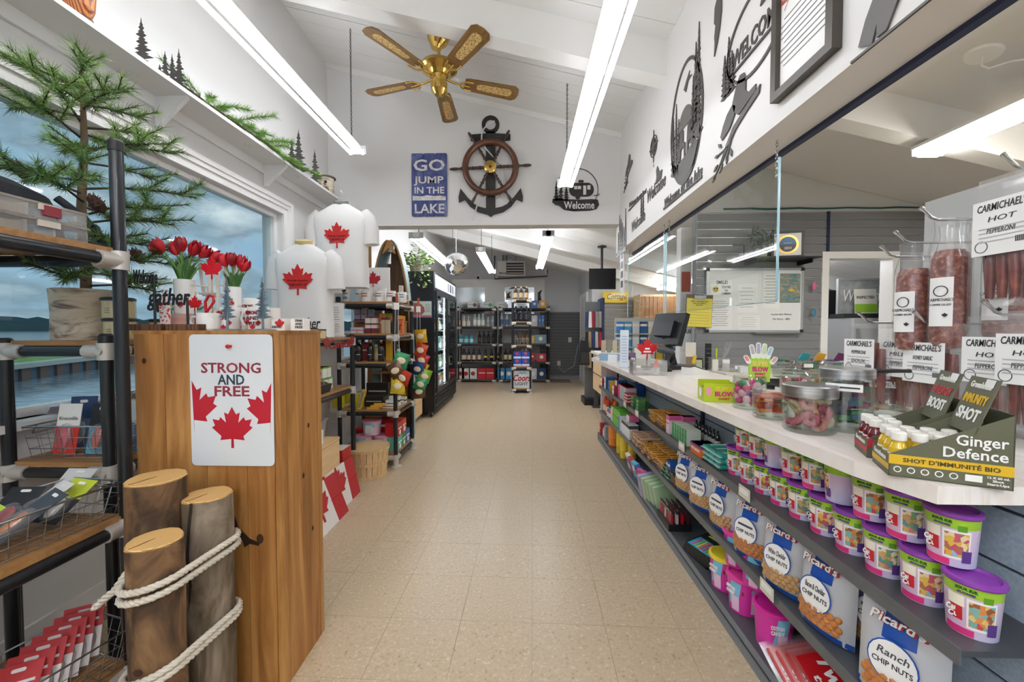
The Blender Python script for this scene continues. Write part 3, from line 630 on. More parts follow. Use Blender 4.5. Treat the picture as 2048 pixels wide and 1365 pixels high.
# logs with rope
BARK = nodemat('log_bark', [(.30, '#2a1d14'), (.43, '#4d3823'), (.55, '#755638'), (.72, '#9a7a55')], 7, (1.3, 1.3, .55), dist=1.0, r=.8, bump=.35, rnd=True)
BARK2 = nodemat('log_bark_grey', [(.30, '#33291f'), (.43, '#63543f'), (.55, '#837463'), (.72, '#aa9a88')], 7, (1.3, 1.3, .5), dist=1.0, r=.8, bump=.35)
CUT = nodemat('log_end', [(.2, '#b98a4b'), (.6, '#cfa564'), (.85, '#dcb87a')], 90, kind='ring', dist=2.5, r=.7)
def log(loc, r, h, m, label, tilt=(0, 0)):
    t = thing('log', label, 'log', loc, rot=(tilt[0], tilt[1], 0)); R = random.Random(int(h*1e4)); n = 28; ph = [R.uniform(.97, 1.03) for _ in range(n)]
    vs = [(r*ph[i]*(1+.02*math.sin(j*1.7+i))*math.cos(2*PI*i/n), r*ph[i]*(1+.02*math.sin(j*1.7+i))*math.sin(2*PI*i/n), h*j/8) for j in range(9) for i in range(n)]
    MB().add(vs, [(j*n+i, j*n+(i+1) % n, (j+1)*n+(i+1) % n, (j+1)*n+i) for j in range(8) for i in range(n)], m, smooth=True).to('bark', t)
    MB().add([(x*1.005, y*1.005, h-.002) for x, y, z in vs[-n:]]+[(x*.95, y*.95, h+.003) for x, y, z in vs[-n:]], [tuple(range(n, 2*n))]+[(i, (i+1) % n, n+(i+1) % n, n+i) for i in range(n)], CUT).to('cut_end', t)
    MB().prism([(0, 0), (.003, r*.3), (.001, r*.7), (.002, r*.95), (.0, r*.95), (-.002, r*.6)], .001, mat('#6b4a26', .9), TR(0, 0, h+.003) @ RZ(PI*.9)).to('crack', t)
    return t
L1, L2, L3 = (-1.105, 1.165, .074, .80), (-.99, 1.215, .066, .728), (-1.0, 1.045, .063, .676)
log((*L1[:2], 0), L1[2], L1[3], BARK, 'tallest dark brown log standing beside the pipe rack')
t = log((*L2[:2], 0), L2[2], L2[3], BARK2, 'grey barked log with a long split, leaning by the wooden post')
MB().prism([(0, 0), (.012, .08), (.004, .16), (.01, .25), (.02, .33), (.012, .33), (.002, .25), (-.004, .16), (.004, .08)], .0015, mat('#2a211a', .9), TR(-.012, -.067, .40) @ FY).to('split', t)
t = log((*L3[:2], 0), L3[2], L3[3], BARK, 'shortest brown log standing in front of the other two')
MB().prism(circ(.012, 12, sy=.8), .001, kn, TR(.006, -.0655, .36) @ FY).to('knot', t)
ROPE = mat('#cfc6b6', .85, bump=.3, bs=250)
def rope(mb, path, r=.0095, strands=3, pitch=.045):
    P = [Vector(p) for p in path]; pts = []; acc = 0
    for a, b in zip(P, P[1:]):
        k = max(1, int((b-a).length/.006))
        for i in range(k): pts.append(a.lerp(b, i/k))
    pts.append(P[-1])
    for s in range(strands):
        out = []; d = 0
        for i, p in enumerate(pts):
            t = (pts[min(i+1, len(pts)-1)]-pts[max(i-1, 0)]).normalized(); o = t.orthogonal().normalized() if abs(t.z) > .9 else Vector((0, 0, 1)).cross(t).normalized(); q = t.cross(o)
            if i: d += (p-pts[i-1]).length
            th = 2*PI*(d/pitch+s/strands); out.append(p+(o*math.cos(th)+q*math.sin(th))*r*.52)
        mb.tube(out, r*.56, ROPE, 6)
    return mb
def hull(z, dz=0):
    out = []; off = .010
    for i in range(49):
        a = math.radians(-180+i*7.5); d = Vector((math.cos(a), math.sin(a)))
        c = max((L2, L3), key=lambda q: d.x*q[0]+d.y*q[1]+q[2]); out.append((c[0]+d.x*(c[2]+off), c[1]+d.y*(c[2]+off), z+dz*(d.x)))
    return out
t = thing('rope', 'thick off white twisted rope wound round the two front logs', 'rope', (0, 0, 0))
for z in (.575, .548): rope(MB(), hull(z, .012)).to('rope_turn', t)
for z in (.335, .316): rope(MB(), hull(z, .02)).to('rope_turn', t)
rope(MB(), [(-1.072, 1.06, .60), (-1.085, 1.04, .575), (-1.10, 1.03, .545), (-1.15, 1.02, .50)], .010).to('rope_end', t)
# ================================================================ things on the post
def ax(x, Y): return px(x, 658, Y=Y).x
def az(y, Y): return px(1046, y, Y=Y).z
def mug(label, loc, r=.041, h=.095, col='#eeece8', txt=(), tm=None, rz=0, handle=-1, group=None, leafp=0, name='mug', cat='mug'):
    t = thing(name, label, cat, loc, rz, group=group); c = mat(col, .15, coat=.5)
    MB().lathe([(r*.9, 0), (r, .006), (r, h), (r*.92, h), (r*.9, .01), (.001, .008)], c, 20).to('cup', t)
    if handle: MB().tube([(handle*r*.95, 0, h*.82), (handle*(r+.022), 0, h*.78), (handle*(r+.03), 0, h*.5), (handle*(r+.02), 0, h*.24), (handle*r*.95, 0, h*.2)], .005, c, 8).to('handle', t)
    for i, s in enumerate(txt): MB().text(s, r*.5, tm or mat('#7d1f26', .5), TR(0, -r-.0012, h*.74-i*r*.52) @ FY, ext=.002, bold=.015, width=r*1.25).to('lettering', t)
    if leafp:
        for i, (x, z) in enumerate(((-.55, .35), (.5, .3), (0, .12), (-.5, .72), (.55, .7))[:leafp]): MB().prism(leaf(r*.5), .0025, RED, TR(x*r, -math.sqrt(max(.01, 1-x*x))*r-.0005, h*z) @ FY).to('maple_leaf', t)
    return t
DW = nodemat('dark_block_wood', [(.3, '#4c3020'), (.6, '#6e4a31')], 30, (1, 1, 1), kind='ring', dist=3, r=.6)
SCR = mat('#1d1d1f', .45)
def word_sign(label, loc, base, word, tw, th, tz, tx, rod, group=None, shear=.25, m=SCR):
    t = thing('word_sign', label, 'sign', loc, group=group)
    MB().box((0, 0, base[2]/2), base, DW).to('base_block', t)
    MB().cyl((rod, 0, base[2]), (rod, 0, tz), .004, BLACK, 8).to('rod', t)
    MB().text(word, th, m, TR(tx, .001, tz) @ FY, ext=.003, bold=.012, shear=shear, width=tw).to('lettering', t)
    return t
x1, x2 = ax(303, 1.37), ax(376, 1.37)
word_sign('dark wood block with the black word Welcome on a rod, on the post', (x1, 1.37, ZP), (.118, .05, .022), 'Welcome', .085, .07, .185, -.02, .014)
word_sign('dark wood block with the black word gather on a rod, on the post', (x2, 1.37, ZP), (.118, .05, .022), 'gather', .155, .085, .115, -.07, 0)
mug('plain white mug with its handle towards the word signs on the post', (ax(418, 1.41), 1.41, ZP), .037, .062)
for i, (x, y, tx, lab) in enumerate(((462, 1.46, ('ELBOWS', 'UP'), 'white mug lettered elbows up beside the plain mug on the post'), (492, 1.50, ('PROUDLY', 'CANADIAN'), 'white mug lettered proudly Canadian between the metal trees'), (519, 1.44, ('STRONG', 'AND', 'FREE'), 'white mug lettered strong and free behind the second metal tree'), (541, 1.51, ('PROUDLY', 'CANADIAN'), 'white mug lettered proudly Canadian at the aisle side of the metal trees'))):
    mug(lab, (ax(x, y), y, ZP), .037, .085, txt=tx, leafp=4)
mug('small white mug lettered strong and free stacked on its neighbours', (ax(508, 1.55), 1.55, ZP), .034, .125, txt=('STRONG', 'AND', 'FREE'), leafp=3)
TREEM = mat('#74858f', .4, .5)
def tree_sculpture(label, loc, h, w, seed):
    t = thing('tree_sculpture', label, 'sculpture', loc); MB().lathe([(.042, 0), (.042, .003), (.012, .006)], TREEM, 24).to('base', t)
    MB().cyl((0, 0, .004), (0, 0, h*.35), .004, TREEM, 8).to('trunk', t)
    MB().prism([(x, y) for x, y in pine(h*.78, w, 6, seed, .1)], .003, TREEM, TR(0, .0015, h*.22) @ FY).to('foliage', t)
    MB(RZ(PI/2)).prism(pine(h*.76, w*.9, 6, seed+5, .1), .003, TREEM, TR(0, .0015, h*.22) @ FY).to('foliage', t)
tree_sculpture('slim blue grey metal tree on a round foot, next to the plain white mug', (ax(453, 1.36), 1.365, ZP), .19, .062, 2)
tree_sculpture('broad blue grey metal tree on a round foot, next to the lettered blocks', (ax(524, 1.36), 1.365, ZP), .185, .078, 9)
for x, s, l in ((563, ('ELBOWS',), 1), (601, ('STRONG', 'AND', 'FREE'), 0)):
    t = thing('wood_block', 'white printed block with ' + ('a red leaf and the word elbows' if l else 'the words strong and free'), 'block', (ax(x, 1.40), 1.40, ZP))
    MB().box((0, 0, .021), (.047, .04, .042), mat('#f0ece4', .4)).to('block', t)
    if l: MB().prism(leaf(.034, .006, .022), .0008, RED, TR(0, -.0202, 0) @ FY).to('maple_leaf', t)
    for i, q in enumerate(s): MB().text(q, .012, mat('#3a1a1c', .5), TR(-.004 if l else .006, -.0214, (.012 if l else .034-.0115*i)) @ FY, ext=.0008, bold=.02, width=.034 if l else .026).to('lettering', t)
BX = mat('#e3b3a6', .6)
t = thing('gift_box', 'low pale pink box under the larger tulip vase', 'box', (ax(382, 1.54), 1.54, ZP)); MB().box((0, 0, .024), (.16, .085, .048), BX).to('box', t); MB().box((0, 0, .055), (.166, .09, .016), mat('#e8c1b5', .6)).to('lid', t)
t = thing('gift_box', 'cream box under the smaller tulip vase', 'box', (ax(470, 1.565), 1.565, ZP)); MB().box((0, 0, .035), (.12, .06, .07), mat('#e9d9bd', .6)).to('box', t); MB().box((0, 0, .075), (.125, .066, .014), mat('#efe2c8', .6)).to('lid', t)
PET = [mat('#b3101f', .45), mat('#cf1c2c', .45), mat('#8f0c1a', .45)]; TL = [mat('#4d7a3d', .55), mat('#6b9748', .55), mat('#3c6a38', .55)]
def tulips(label, loc, vr, vh, stems, seed, sc=1., leafd=False):
    t = thing('tulip_vase', label, 'vase', loc); R = random.Random(seed)
    MB().lathe([(vr*.95, 0), (vr, .004), (vr, vh), (vr*.9, vh), (vr*.88, .01), (.001, .008)], mat('#ecece9', .2, coat=.4), 20).to('vase', t)
    MB().text('ELBOWS', vr*.5, DARK, TR(-.004, -vr-.001, vh*.42) @ FY, ext=.001, bold=.02, width=vr*1.3).to('lettering', t)
    MB().prism(leaf(vr*.8), .002, RED, TR(vr*.3, -vr*.98, vh*.25) @ FY).to('maple_leaf', t)
    for dx, dy, h in stems:
        p = [(dx*.15, dy*.15, vh-.01), (dx*.5, dy*.5, vh+h*.55), (dx, dy, vh+h)]
        f = MB().tube(p, .0035, TL[1], 6).to('stem', t); m = R.choice(PET[:2])
        d = (Vector(p[2])-Vector(p[1])).normalized(); Mx = TR(*p[2]) @ d.to_track_quat('Z', 'Y').to_matrix().to_4x4()
        mb = MB(Mx); r = .021*sc
        for k in range(6):
            a = 2*PI*k/6; rr = r*(1 if k % 2 else .86); q = []
            for zz, wd, ro in ((0, .25, .25), (.018*sc, .62, .85), (.036*sc, .6, 1.0), (.052*sc, .3, .8), (.058*sc, .03, .66)):
                q += [(rr*ro*math.cos(a-wd), rr*ro*math.sin(a-wd), zz), (rr*ro*1.12*math.cos(a), rr*ro*1.12*math.sin(a), zz), (rr*ro*math.cos(a+wd), rr*ro*math.sin(a+wd), zz)]
            mb.add(q, [(3*i+j, 3*i+j+1, 3*i+j+4, 3*i+j+3) for i in range(4) for j in range(2)], PET[k % 3] if k % 2 else m, smooth=True)
        mb.to('flower', t)
    for k in range(10):
        a = 2*PI*k/10+.3; l = R.uniform(.065, .095)*sc; w = .011*sc; sx = math.cos(a); sy = math.sin(a)*.6
        q = []
        for f in (0, .3, .65, 1):
            ww = w*(.5+1.4*f*(1-f)*2 if f < 1 else .1); c = Vector((sx*(vr*.5+l*.5*f*f), sy*(vr*.5+l*.4*f*f), vh-.012+l*f))
            s = Vector((-math.sin(a), math.cos(a), 0))*ww; q += [c-s, c+s]
        MB().add(q, [(0, 1, 3, 2), (2, 3, 5, 4), (4, 5, 7, 6)], TL[k % 3], smooth=True).to('leaf', t)
    return t
tulips('tall white tumbler filled with a wide bunch of red tulips', (ax(371, 1.54), 1.54, ZP+.063), .034, .135, [(-.088, 0, .10), (-.06, -.02, .105), (-.03, .02, .108), (0, -.01, .108), (.03, .01, .10), (.065, 0, .085), (.085, .02, .075), (-.045, .02, .10), (.05, -.02, .09)], 3)
tulips('shorter white tumbler with a small bunch of red tulips', (ax(470, 1.57), 1.57, ZP+.082), .026, .09, [(-.03, 0, .08), (-.012, .01, .083), (.022, 0, .075), (.038, -.01, .06), (.005, -.015, .08)], 5, .95)
t = thing('toy_chair', 'miniature white slatted garden chair behind the red glitter leaf', 'ornament', (ax(432, 1.59), 1.585, ZP)); PWc = mat('#e9e4dc', .6)
for i in range(5): MB().box((-.04+.02*i, .02, .215+.012*(2-abs(i-2))), (.015, .004, .13), PWc, RY((i-2)*.06)).to('back_slat', t)
for i in range(4): MB().box((0, -.035+.018*i, .15-.005*i), (.09, .015, .004), PWc).to('seat_slat', t)
for s in (-1, 1):
    MB().box((s*.05, -.01, .178), (.016, .09, .004), PWc).to('arm', t); MB().box((s*.048, -.04, .089), (.008, .01, .178), PWc).to('leg', t); MB().box((s*.048, .03, .089), (.008, .01, .178), PWc).to('leg', t)
t = thing('leaf_pick', 'red glitter maple leaf on a stick among the tulips', 'ornament', (ax(424, 1.47), 1.47, ZP)); GLIT = nodemat('red_glitter', [(.3, '#a30f1c'), (.6, '#d3202c'), (.75, '#f0545c')], 300, r=.25)
MB().prism(leaf(.082, .005, .225), .003, GLIT, FY).to('maple_leaf', t); MB().cyl((.005, -.001, 0), (.005, -.001, .2), .0018, mat('#b99b6b', .7), 6).to('stick', t)
t = thing('ribbon_curl', 'curled red glitter letter e standing behind the plain mug', 'ornament', (ax(416, 1.44), 1.44, ZP))
MB().tube([(-.018, 0, .05), (.01, 0, .085), (.025, 0, .105), (.022, 0, .125), (.006, 0, .128), (-.008, 0, .105), (-.006, 0, .07), (.008, 0, .04), (.018, 0, 0)], .005, GLIT, 6).to('curl', t)
t = thing('leaf_pick', 'flat red maple leaf on a wire beside the black word signs', 'ornament', (ax(391, 1.45), 1.45, ZP)); MB().prism(leaf(.055, 0, .095), .002, RED, FY).to('maple_leaf', t); MB().cyl((0, -.001, 0), (0, -.001, .08), .0015, BLACK, 6).to('wire', t)
t = thing('glitter_bottle', 'slim clear bottle filled with pink and red sparkles', 'bottle', (ax(331, 1.45), 1.45, ZP))
MB().lathe([(.016, 0), (.017, .09), (.008, .115), (.008, .14)], nodemat('pink_sparkle', [(.2, '#f3e9e6'), (.45, '#e7b3b0'), (.6, '#d9433f'), (.8, '#f5f0ee')], 160, kind='cell', r=.2), 14).to('bottle', t); MB().cyl((0, 0, .14), (0, 0, .15), .009, STEEL, 10).to('stopper', t)
# ================================================================ ledge ornaments
MT = mat('#3f3c39', .5, .2); ZLd = 2.46
def metal_tree(label, x, y, trees, group=None):
    t = thing('metal_tree', label, 'ornament', (x, y, ZLd), .25, group=group)
    for dx, h, w, s in trees: MB().prism([(q+dx, z) for q, z in pine(h, w*1.45, 6, s, .12)], .003, MT, FY).to('silhouette', t)
    return t
metal_tree('single dark metal pine silhouette standing on the window ledge, left of a cluster', -1.75, 1.83, [(0, .215, .07, 1)])
metal_tree('tiny dark metal pine silhouette on the ledge next to a cluster', -1.75, 1.92, [(0, .065, .03, 4)])
metal_tree('cluster of three dark metal pine silhouettes on the window ledge', -1.75, 1.99, [(-.03, .17, .05, 6), (0, .16, .05, 7), (.03, .19, .05, 8)])
metal_tree('pair of tall dark metal pines on the ledge at the end of the green garland', -1.75, 3.08, [(-.03, .26, .07, 11), (.02, .33, .09, 12)])
metal_tree('slim dark metal pine on the ledge beside the birch birdhouse', -1.75, 3.36, [(0, .30, .08, 13)])
t = thing('garland', 'green artificial pine branch laid along the ledge', 'garland', (-1.76, 2.5, ZLd)); R = random.Random(8)
GN = [mat('#4f7d2c', .6), mat('#6b9a36', .6), mat('#86ab45', .6), mat('#3c6628', .6)]
mn = [(0, -.42, .05), (.02, -.2, .035), (.05, 0, .02), (.06, .25, .015), (.07, .5, .0)]; MB().tube(mn, .006, TWIG, 5).to('stem', t)
for i in range(24):
    f = i/23; q = Vector((.01+.05*f, -.42+.9*f, .045-.035*f)); a = R.uniform(-1, 1)*1.2+(PI/2 if f > .15 else -PI/2); l = R.uniform(.16, .30); up = R.uniform(.1, .9) if i % 3 else -.25
    e = q+Vector((math.cos(a)*l*.55 if math.cos(a) > -.2 else -.05, math.sin(a)*l, up*l*.6 if f < .7 else abs(up)*l*.3-.03)); mid = q.lerp(e, .5)+Vector((0, 0, .01))
    b = MB().tube([q, mid, e], .0025, TWIG, 4).to('branch', t); needles(MB(), [q, mid, e], R, .045, 1400, GN).to('needles', b, kind='stuff')
t = thing('birdhouse', 'round birch bark birdhouse at the end of the ledge', 'birdhouse', (-1.78, 3.62, ZLd))
MB().lathe([(.062, 0), (.062, .15)], BIRCH, 18).to('body', t); MB().lathe([(.078, .15), (.078, .16), (.05, .166)], mat('#6b6259', .8), 18).to('roof', t); MB().prism(circ(.014, 12), .002, BLACK, TR(.02, -.061, .1) @ FY).to('hole', t)
MB().lathe([(.001, .0), (.022, .008), (.026, .03), (.015, .05), (.001, .055)], mat('#7a5a3c', .7), 12, TR(.03, -.07, 0)).to('bird', t); MB().cyl((.02, -.06, .075), (.02, -.095, .075), .004, TWIG, 6).to('perch', t)
t = thing('carved_ornament', 'striped orange wooden ornament on the ledge near the shop front', 'ornament', (-1.74, 1.56, ZLd))
MB().lathe([(.03, 0), (.045, .05), (.05, .12), (.03, .2), (.012, .26)], nodemat('striped_wood', [(.3, '#7a3c1d'), (.6, '#c77a3c')], 40, kind='wave', dist=1, r=.4), 16).to('body', t); MB().lathe([(.04, 0), (.04, .01)], DW, 16).to('base', t)
# ================================================================ racks in the middle
rd = rack('pipe_rack', 'black pipe rack along the wall under the white T-shirts', -1.85, -1.40, 1.98, 3.24, [.77, 1.165], [1.2, 1.2, 1.2, 1.2])
rc = rack('pipe_rack', 'tall black pipe rack of mugs, syrup and snack strips by the wide opening', -1.66, -1.15, 3.56, 4.10, [.10, .50, .935, 1.19, 1.475], [1.53]*4)
# t-shirts on forms
TS = mat('#e7e6e4', .85, bump=.12, bs=9)
def tshirt(label, loc, w, h, neck, base):
    t = thing('tshirt', label, 'shirt', loc); d = .10; n = 28
    def ringp(a, b, z): return [(a*math.copysign(abs(math.cos(2*PI*i/n))**.8, math.cos(2*PI*i/n)), b*math.copysign(abs(math.sin(2*PI*i/n))**.45, math.sin(2*PI*i/n)), z) for i in range(n)]
    lv = [(.40, .85, 0), (.40, .88, .12), (.385, .95, .35), (.39, 1, .6), (.42, 1, .74), (.43, .9, .84), (.36, .75, .90), (.25, .62, .95), (.14, .5, 1.0)]
    vs = []; [vs.extend(ringp(a*w, b*d, z*h)) for a, b, z in lv]
    MB().add(vs, [(j*n+i, j*n+(i+1) % n, (j+1)*n+(i+1) % n, (j+1)*n+i) for j in range(len(lv)-1) for i in range(n)], TS, smooth=True).to('body', t)
    MB().add(vs[:n], [tuple(reversed(range(n)))], TS).to('hem', t)
    for s in (-1, 1):
        MB().tube([(s*.32*w, 0, .88*h), (s*.40*w, 0, .82*h), (s*.445*w, 0, .70*h), (s*.46*w, 0, .52*h)], [.07, .08, .075, .07], TS, 12, M=SC(1, .8, 1)).to('sleeve', t)
    MB().lathe([(.062, 0), (.066, .006), (.062, .014)], TS, 20, TR(0, -.005, h*.985) @ RX(.5) @ SC(1.1, .8, 1)).to('collar', t)
    MB().lathe([(.058, -.01), (.058, .045), (.05, .05)], mat(neck, .35), 20, TR(0, -.005, h*.985) @ RX(.35) @ SC(1.05, .75, 1)).to('neck_cap', t)
    f = TR(0, -d-.004, h*.58) @ FY
    MB().prism(leaf(.21, 0, 0), .001, mat('#c8211f', .6), f).to('maple_leaf', t)
    MB().text('Proudly Canadian', .02, mat('#3f0d0f', .6), TR(0, -d-.006, h*.58+.013) @ FY, ext=.001, shear=.3, width=.15).to('lettering', t)
    MB().text('ELBOWS UP', .026, mat('#3f0d0f', .6), TR(0, -d-.006, h*.58-.017) @ FY, ext=.001, bold=.01, width=.125).to('lettering', t)
    base(t); return t
tshirt('white T-shirt with a red leaf on a beige necked form standing on the rack', (ax(613, 2.86), 2.86, 1.19), .47, .66, '#d8c489', lambda t: None)
tshirt('white T-shirt with a red leaf on a grey necked form hanging up by the ledge', (ax(683, 3.36), 3.40, 1.60), .54, .70, '#8b8c8c', lambda t: MB().tube([(0, .02, .72), (0, .02, .80), (-.02, .02, .835)], .004, STEEL, 6).to('hook', t))
# signs on the rack
word_sign('black word gather on a dark block in front of the T-shirt', (ax(614, 2.6), 2.6, 1.184), (.10, .05, .02), 'gather', .175, .10, .10, 0, 0)
candle((ax(622, 2.45), 2.45, 1.184), 'cream candle jar under the word gather by the T-shirt', .038, .07); candle((ax(628, 2.52), 2.58, 1.184), 'wide cream candle jar at the edge of the rack by the T-shirt', .045, .06)
t = thing('notice', 'white upright notice sheet with two printed paragraphs on the rack', 'notice', (ax(667, 3.15), 3.15, 1.184)); MB().box((0, 0, .135), (.17, .004, .27), PAPER).to('sheet', t); MB().box((0, .02, .004), (.17, .05, .008), PLASTIC).to('foot', t)
for i in range(11):
    if i != 6: MB().box((-.01, -.0026, .235-.019*i), (.10+.012*((i*7) % 3), .0008, .003), mat('#777777', .6)).to('print', t)
t = thing('word_sign', 'red cut out word Canada with a leaf at each end, fixed to the rack side', 'sign', (-1.372, 2.96, 1.135)); MB().text('Canada', .095, mat('#8f1f22', .45), FXP, ext=.004, bold=.015, shear=.3, width=.36).to('lettering', t)
for y in (-.21, .21): MB().prism(leaf(.09), .004, mat('#8f1f22', .45), TR(0, y, .01) @ FXP).to('maple_leaf', t)
# cookies and crackers on the lower board of that rack
ZD = .788
def carton(label, loc, size, col, rz=0, txt=None, tcol='#ffffff', band=None, group=None, side=None, tsz=None, name='carton', cat='box', face='y', dots=None, top=None, shear=0.):
    """printed carton standing on z=0 of its own; lettering on its -y face (face='y') or +x face ('x') or -x face ('-x')"""
    w, d, h = size; t = thing(name, label, cat, loc, rz, group=group); m = mat(col, .45)
    fm = {}
    if side: fm[3] = fm[5] = mat(side, .45)
    if top: fm[1] = mat(top, .45)
    MB().box((0, 0, h/2), size, m, fm=fm).to('box', t)
    F_, W_, o = {'y': (FY, w, (0, -d/2-.0012)), 'x': (FXP, d, (w/2+.0012, 0)), '-x': (FX, d, (-w/2-.0012, 0))}[face]
    if band:
        for (z0, z1, c) in band: MB().box((0, 0, (z0+z1)/2*h), (w+.001, d+.001, (z1-z0)*h), mat(c, .45)).to('band', t)
    if txt:
        ls = txt if isinstance(txt, (list, tuple)) else [txt]
        for i, s in enumerate(ls):
            sz = tsz or h*.22; MB().text(s, sz, mat(tcol, .45), TR(*o, h*.62-(i-(len(ls)-1)/2)*sz*1.05-h*.06) @ F_, ext=.0006, bold=.02, width=W_*.8 if len(s) > 2 else None, shear=shear).to('lettering', t)
    if dots:
        for (u, v, r, c) in dots: MB().prism(circ(r, 14), .0008, mat(c, .5), TR(*o, 0) @ F_ @ TR(u, v*h, 0)).to('picture', t)
    return t
for i in range(2):
    for k in range(2):
        carton('green and white cracker carton with an orange cracker picture', (-1.60-.01*i, 3.00+.07*k, ZD+.085*i), (.20, .065, .083), '#eef0e4', txt='Breton', tcol='#3b6b2a', band=[(.86, 1, '#8fbf3f')], group='cracker cartons', dots=[(.065, .45, .026, '#d9742f'), (.065, .45, .017, '#e9b04a')], tsz=.022)
t = thing('cookie_tray', 'black tray of dark cookies wrapped in plastic', 'tray', (-1.52, 2.82, ZD)); MB().box((0, 0, .03), (.2, .15, .06), BLACK, top=(1.12, 1.15)).to('tray', t)
for i in range(8): MB().lathe([(.001, 0), (.032, .004), (.035, .015), (.001, .02)], nodemat('dark_cookie', [(.3, '#3a2320'), (.7, '#6b4a48')], 40, r=.4), 10, TR(-.07+.045*(i % 4), -.03+.06*(i//4), .06) @ RX(.3*(-1)**i)).to('cookie', t)
MB().ball((0, 0, .06), 1, POLY, 12, 6, sc=(.11, .085, .045)).to('wrap', t)
t = thing('red_tub', 'red plastic tub behind the Canada sign', 'tub', (-1.70, 2.9, ZD)); MB().lathe([(.055, 0), (.062, .10)], RED, 16).to('tub', t); MB().lathe([(.066, .10), (.066, .112)], mat('#a8121a', .4), 16).to('lid', t)
def chest(label, x0, x1, y0, y1, h, n=2):
    t = thing('drawer_chest', label, 'chest', ((x0+x1)/2, (y0+y1)/2, 0)); M = TR(-(x0+x1)/2, -(y0+y1)/2, 0)
    MB(M).bb((x0, y0, 0), (x1-.03, y1, .07), mat('#6a6c6f', .5)).to('plinth', t); MB(M).bb((x0, y0, .07), (x1-.018, y1, h-.02), MAPLE).to('body', t); MB(M).bb((x0, y0-.003, h-.02), (x1, y1+.003, h), MAPLE).to('top', t)
    dz = (h-.09)/n
    for i in range(n): MB(M).bb((x1-.018, y0+.002, .072+dz*i), (x1, y1-.002, .072+dz*(i+1)-.006), MAPLE).to('drawer_front', t)
    return t
chest('low maple drawer chest behind the leaning flag boards', -1.82, -1.31, 2.10, 2.80, .48)
chest('low maple drawer chest between the snack rack and the black fridge', -1.86, -1.40, 4.86, 5.50, .45)
mug('white mug with red leaves lettered proudly Canadian on the maple chest', (-1.37, 2.60, .48), .042, .10, txt=('PROUDLY', 'CANADIAN'), leafp=4)
t = thing('plastic_bin', 'clear plastic bin of tan packets on the maple chest', 'bin', (-1.56, 2.70, .48)); MB().box((0, 0, .065), (.30, .16, .13), PLASTIC, top=(1.1, 1.1)).to('bin', t); MB().box((0, 0, .132), (.35, .19, .008), PLASTIC).to('rim', t)
for i in range(5): MB().box((-.1+.05*i, .01*(-1)**i, .05), (.035, .11, .08), mat(['#b58f66', '#c9a77d', '#a67f58'][i % 3], .6), RY(.15*(-1)**i)).to('packet', t)
# flag boards leaning on the chest
FR = mat('#b3222a', .5); FW = mat('#e6e2dd', .5)
def flag_board(label, x, y0, tilt):
    t = thing('flag_board', label, 'sign', (x, y0, .0), rot=(0, -tilt, 0)); hh = .285; ln = .57
    for a, b in ((0, hh/2-.001), (hh/2+.001, hh)):
        MB().bb((-.014, 0, a), (0, ln*.25, b), FR).bb((-.014, ln*.25, a), (0, ln*.75, b), FW).bb((-.014, ln*.75, a), (0, ln, b), FR).to('plank', t)
    MB().prism(leaf(.22), .006, FR, TR(0, ln/2, .155) @ FXP).to('maple_leaf', t)
flag_board('wooden Canadian flag board leaning in front on the floor', -1.195, 2.11, .36); flag_board('wooden Canadian flag board leaning behind the first one', -1.245, 2.43, .22)
carton('red case of canned drinks with white lettering on the floor beside the bushel basket', (-1.425, 3.0, 0), (.15, .15, .34), '#b81f24', txt=['OLD', 'STYLE'], top='#e8e0da', face='x', tsz=.05, band=[(.30, .36, '#d9b04a')], dots=[(0, .17, .05, '#3b1f1a')])
# bushel basket
SPL = nodemat('basket_splint', [(.3, '#cfa774'), (.6, '#dfbf90'), (.8, '#e8cfa6')], 12, (6, 6, .7), r=.7, rnd=True)
t = thing('bushel_basket', 'pale wooden bushel basket on the floor in front of the pipe rack', 'basket', (-1.325, 3.36, 0)); n = 22
st = MB().add([(.142, -.019, .005), (.142, .019, .005), (.168, .0225, .25), (.168, -.0225, .25), (.146, -.019, .005), (.146, .019, .005), (.172, .0225, .25), (.172, -.0225, .25)], BOXF, SPL).mesh('stave')
for i in range(n): MB().to('stave', t, rz=2*PI*i/n, me=st)
MB().lathe([(.143, 0), (.143, .008)], SPL, 24).to('bottom', t)
for z, r in ((.225, .173), (.11, .161), (.0, .147)): MB().lathe([(r-.004, z), (r+.004, z), (r+.006, z+.025), (r-.002, z+.025)], SPL, 32).to('hoop', t)
for i in range(7): MB().box((.06*math.cos(i*.9), .06*math.sin(i*.9), .17), (.07, .04, .012), mat(['#6b4a3a', '#8a6a50', '#54402f'][i % 3], .5), RZ(i) @ RX(.3)).to('packet', t)
# ================================================================ goods on the tall rack (right side x=-1.15)
YC = 3.62; Z4, Z3, Z2, Z1, Z0 = 1.493, 1.208, .953, .518, .118
def tumbler(label, x, Y, z, r, h, txt=None, pic=None, group=None):
    t = thing('tumbler', label, 'tumbler', (ax(x, Y), Y, z), group=group)
    MB().lathe([(r*.9, 0), (r, .01), (r, h*.95), (r*.95, h)], mat('#eceae6', .25, coat=.3), 18).to('cup', t); MB().lathe([(r*.97, h), (r*.97, h+.01), (r*.6, h+.014)], PLASTIC, 18).to('lid', t)
    if pic: MB().prism(circ(r*.55, 12), .003, mat(pic, .5), TR(-r*.2, -r*.97, h*.55) @ FY).to('picture', t); MB().prism(circ(r*.7, 12, sy=.5), .003, mat('#6fa3c7', .5), TR(0, -r*.98, h*.2) @ FY).to('picture', t)
    if txt: MB().text(txt, r*.6, DARK, TR(.004, -r-.001, h*.4) @ FY, ext=.002, shear=.2, width=r*1.2).to('lettering', t)
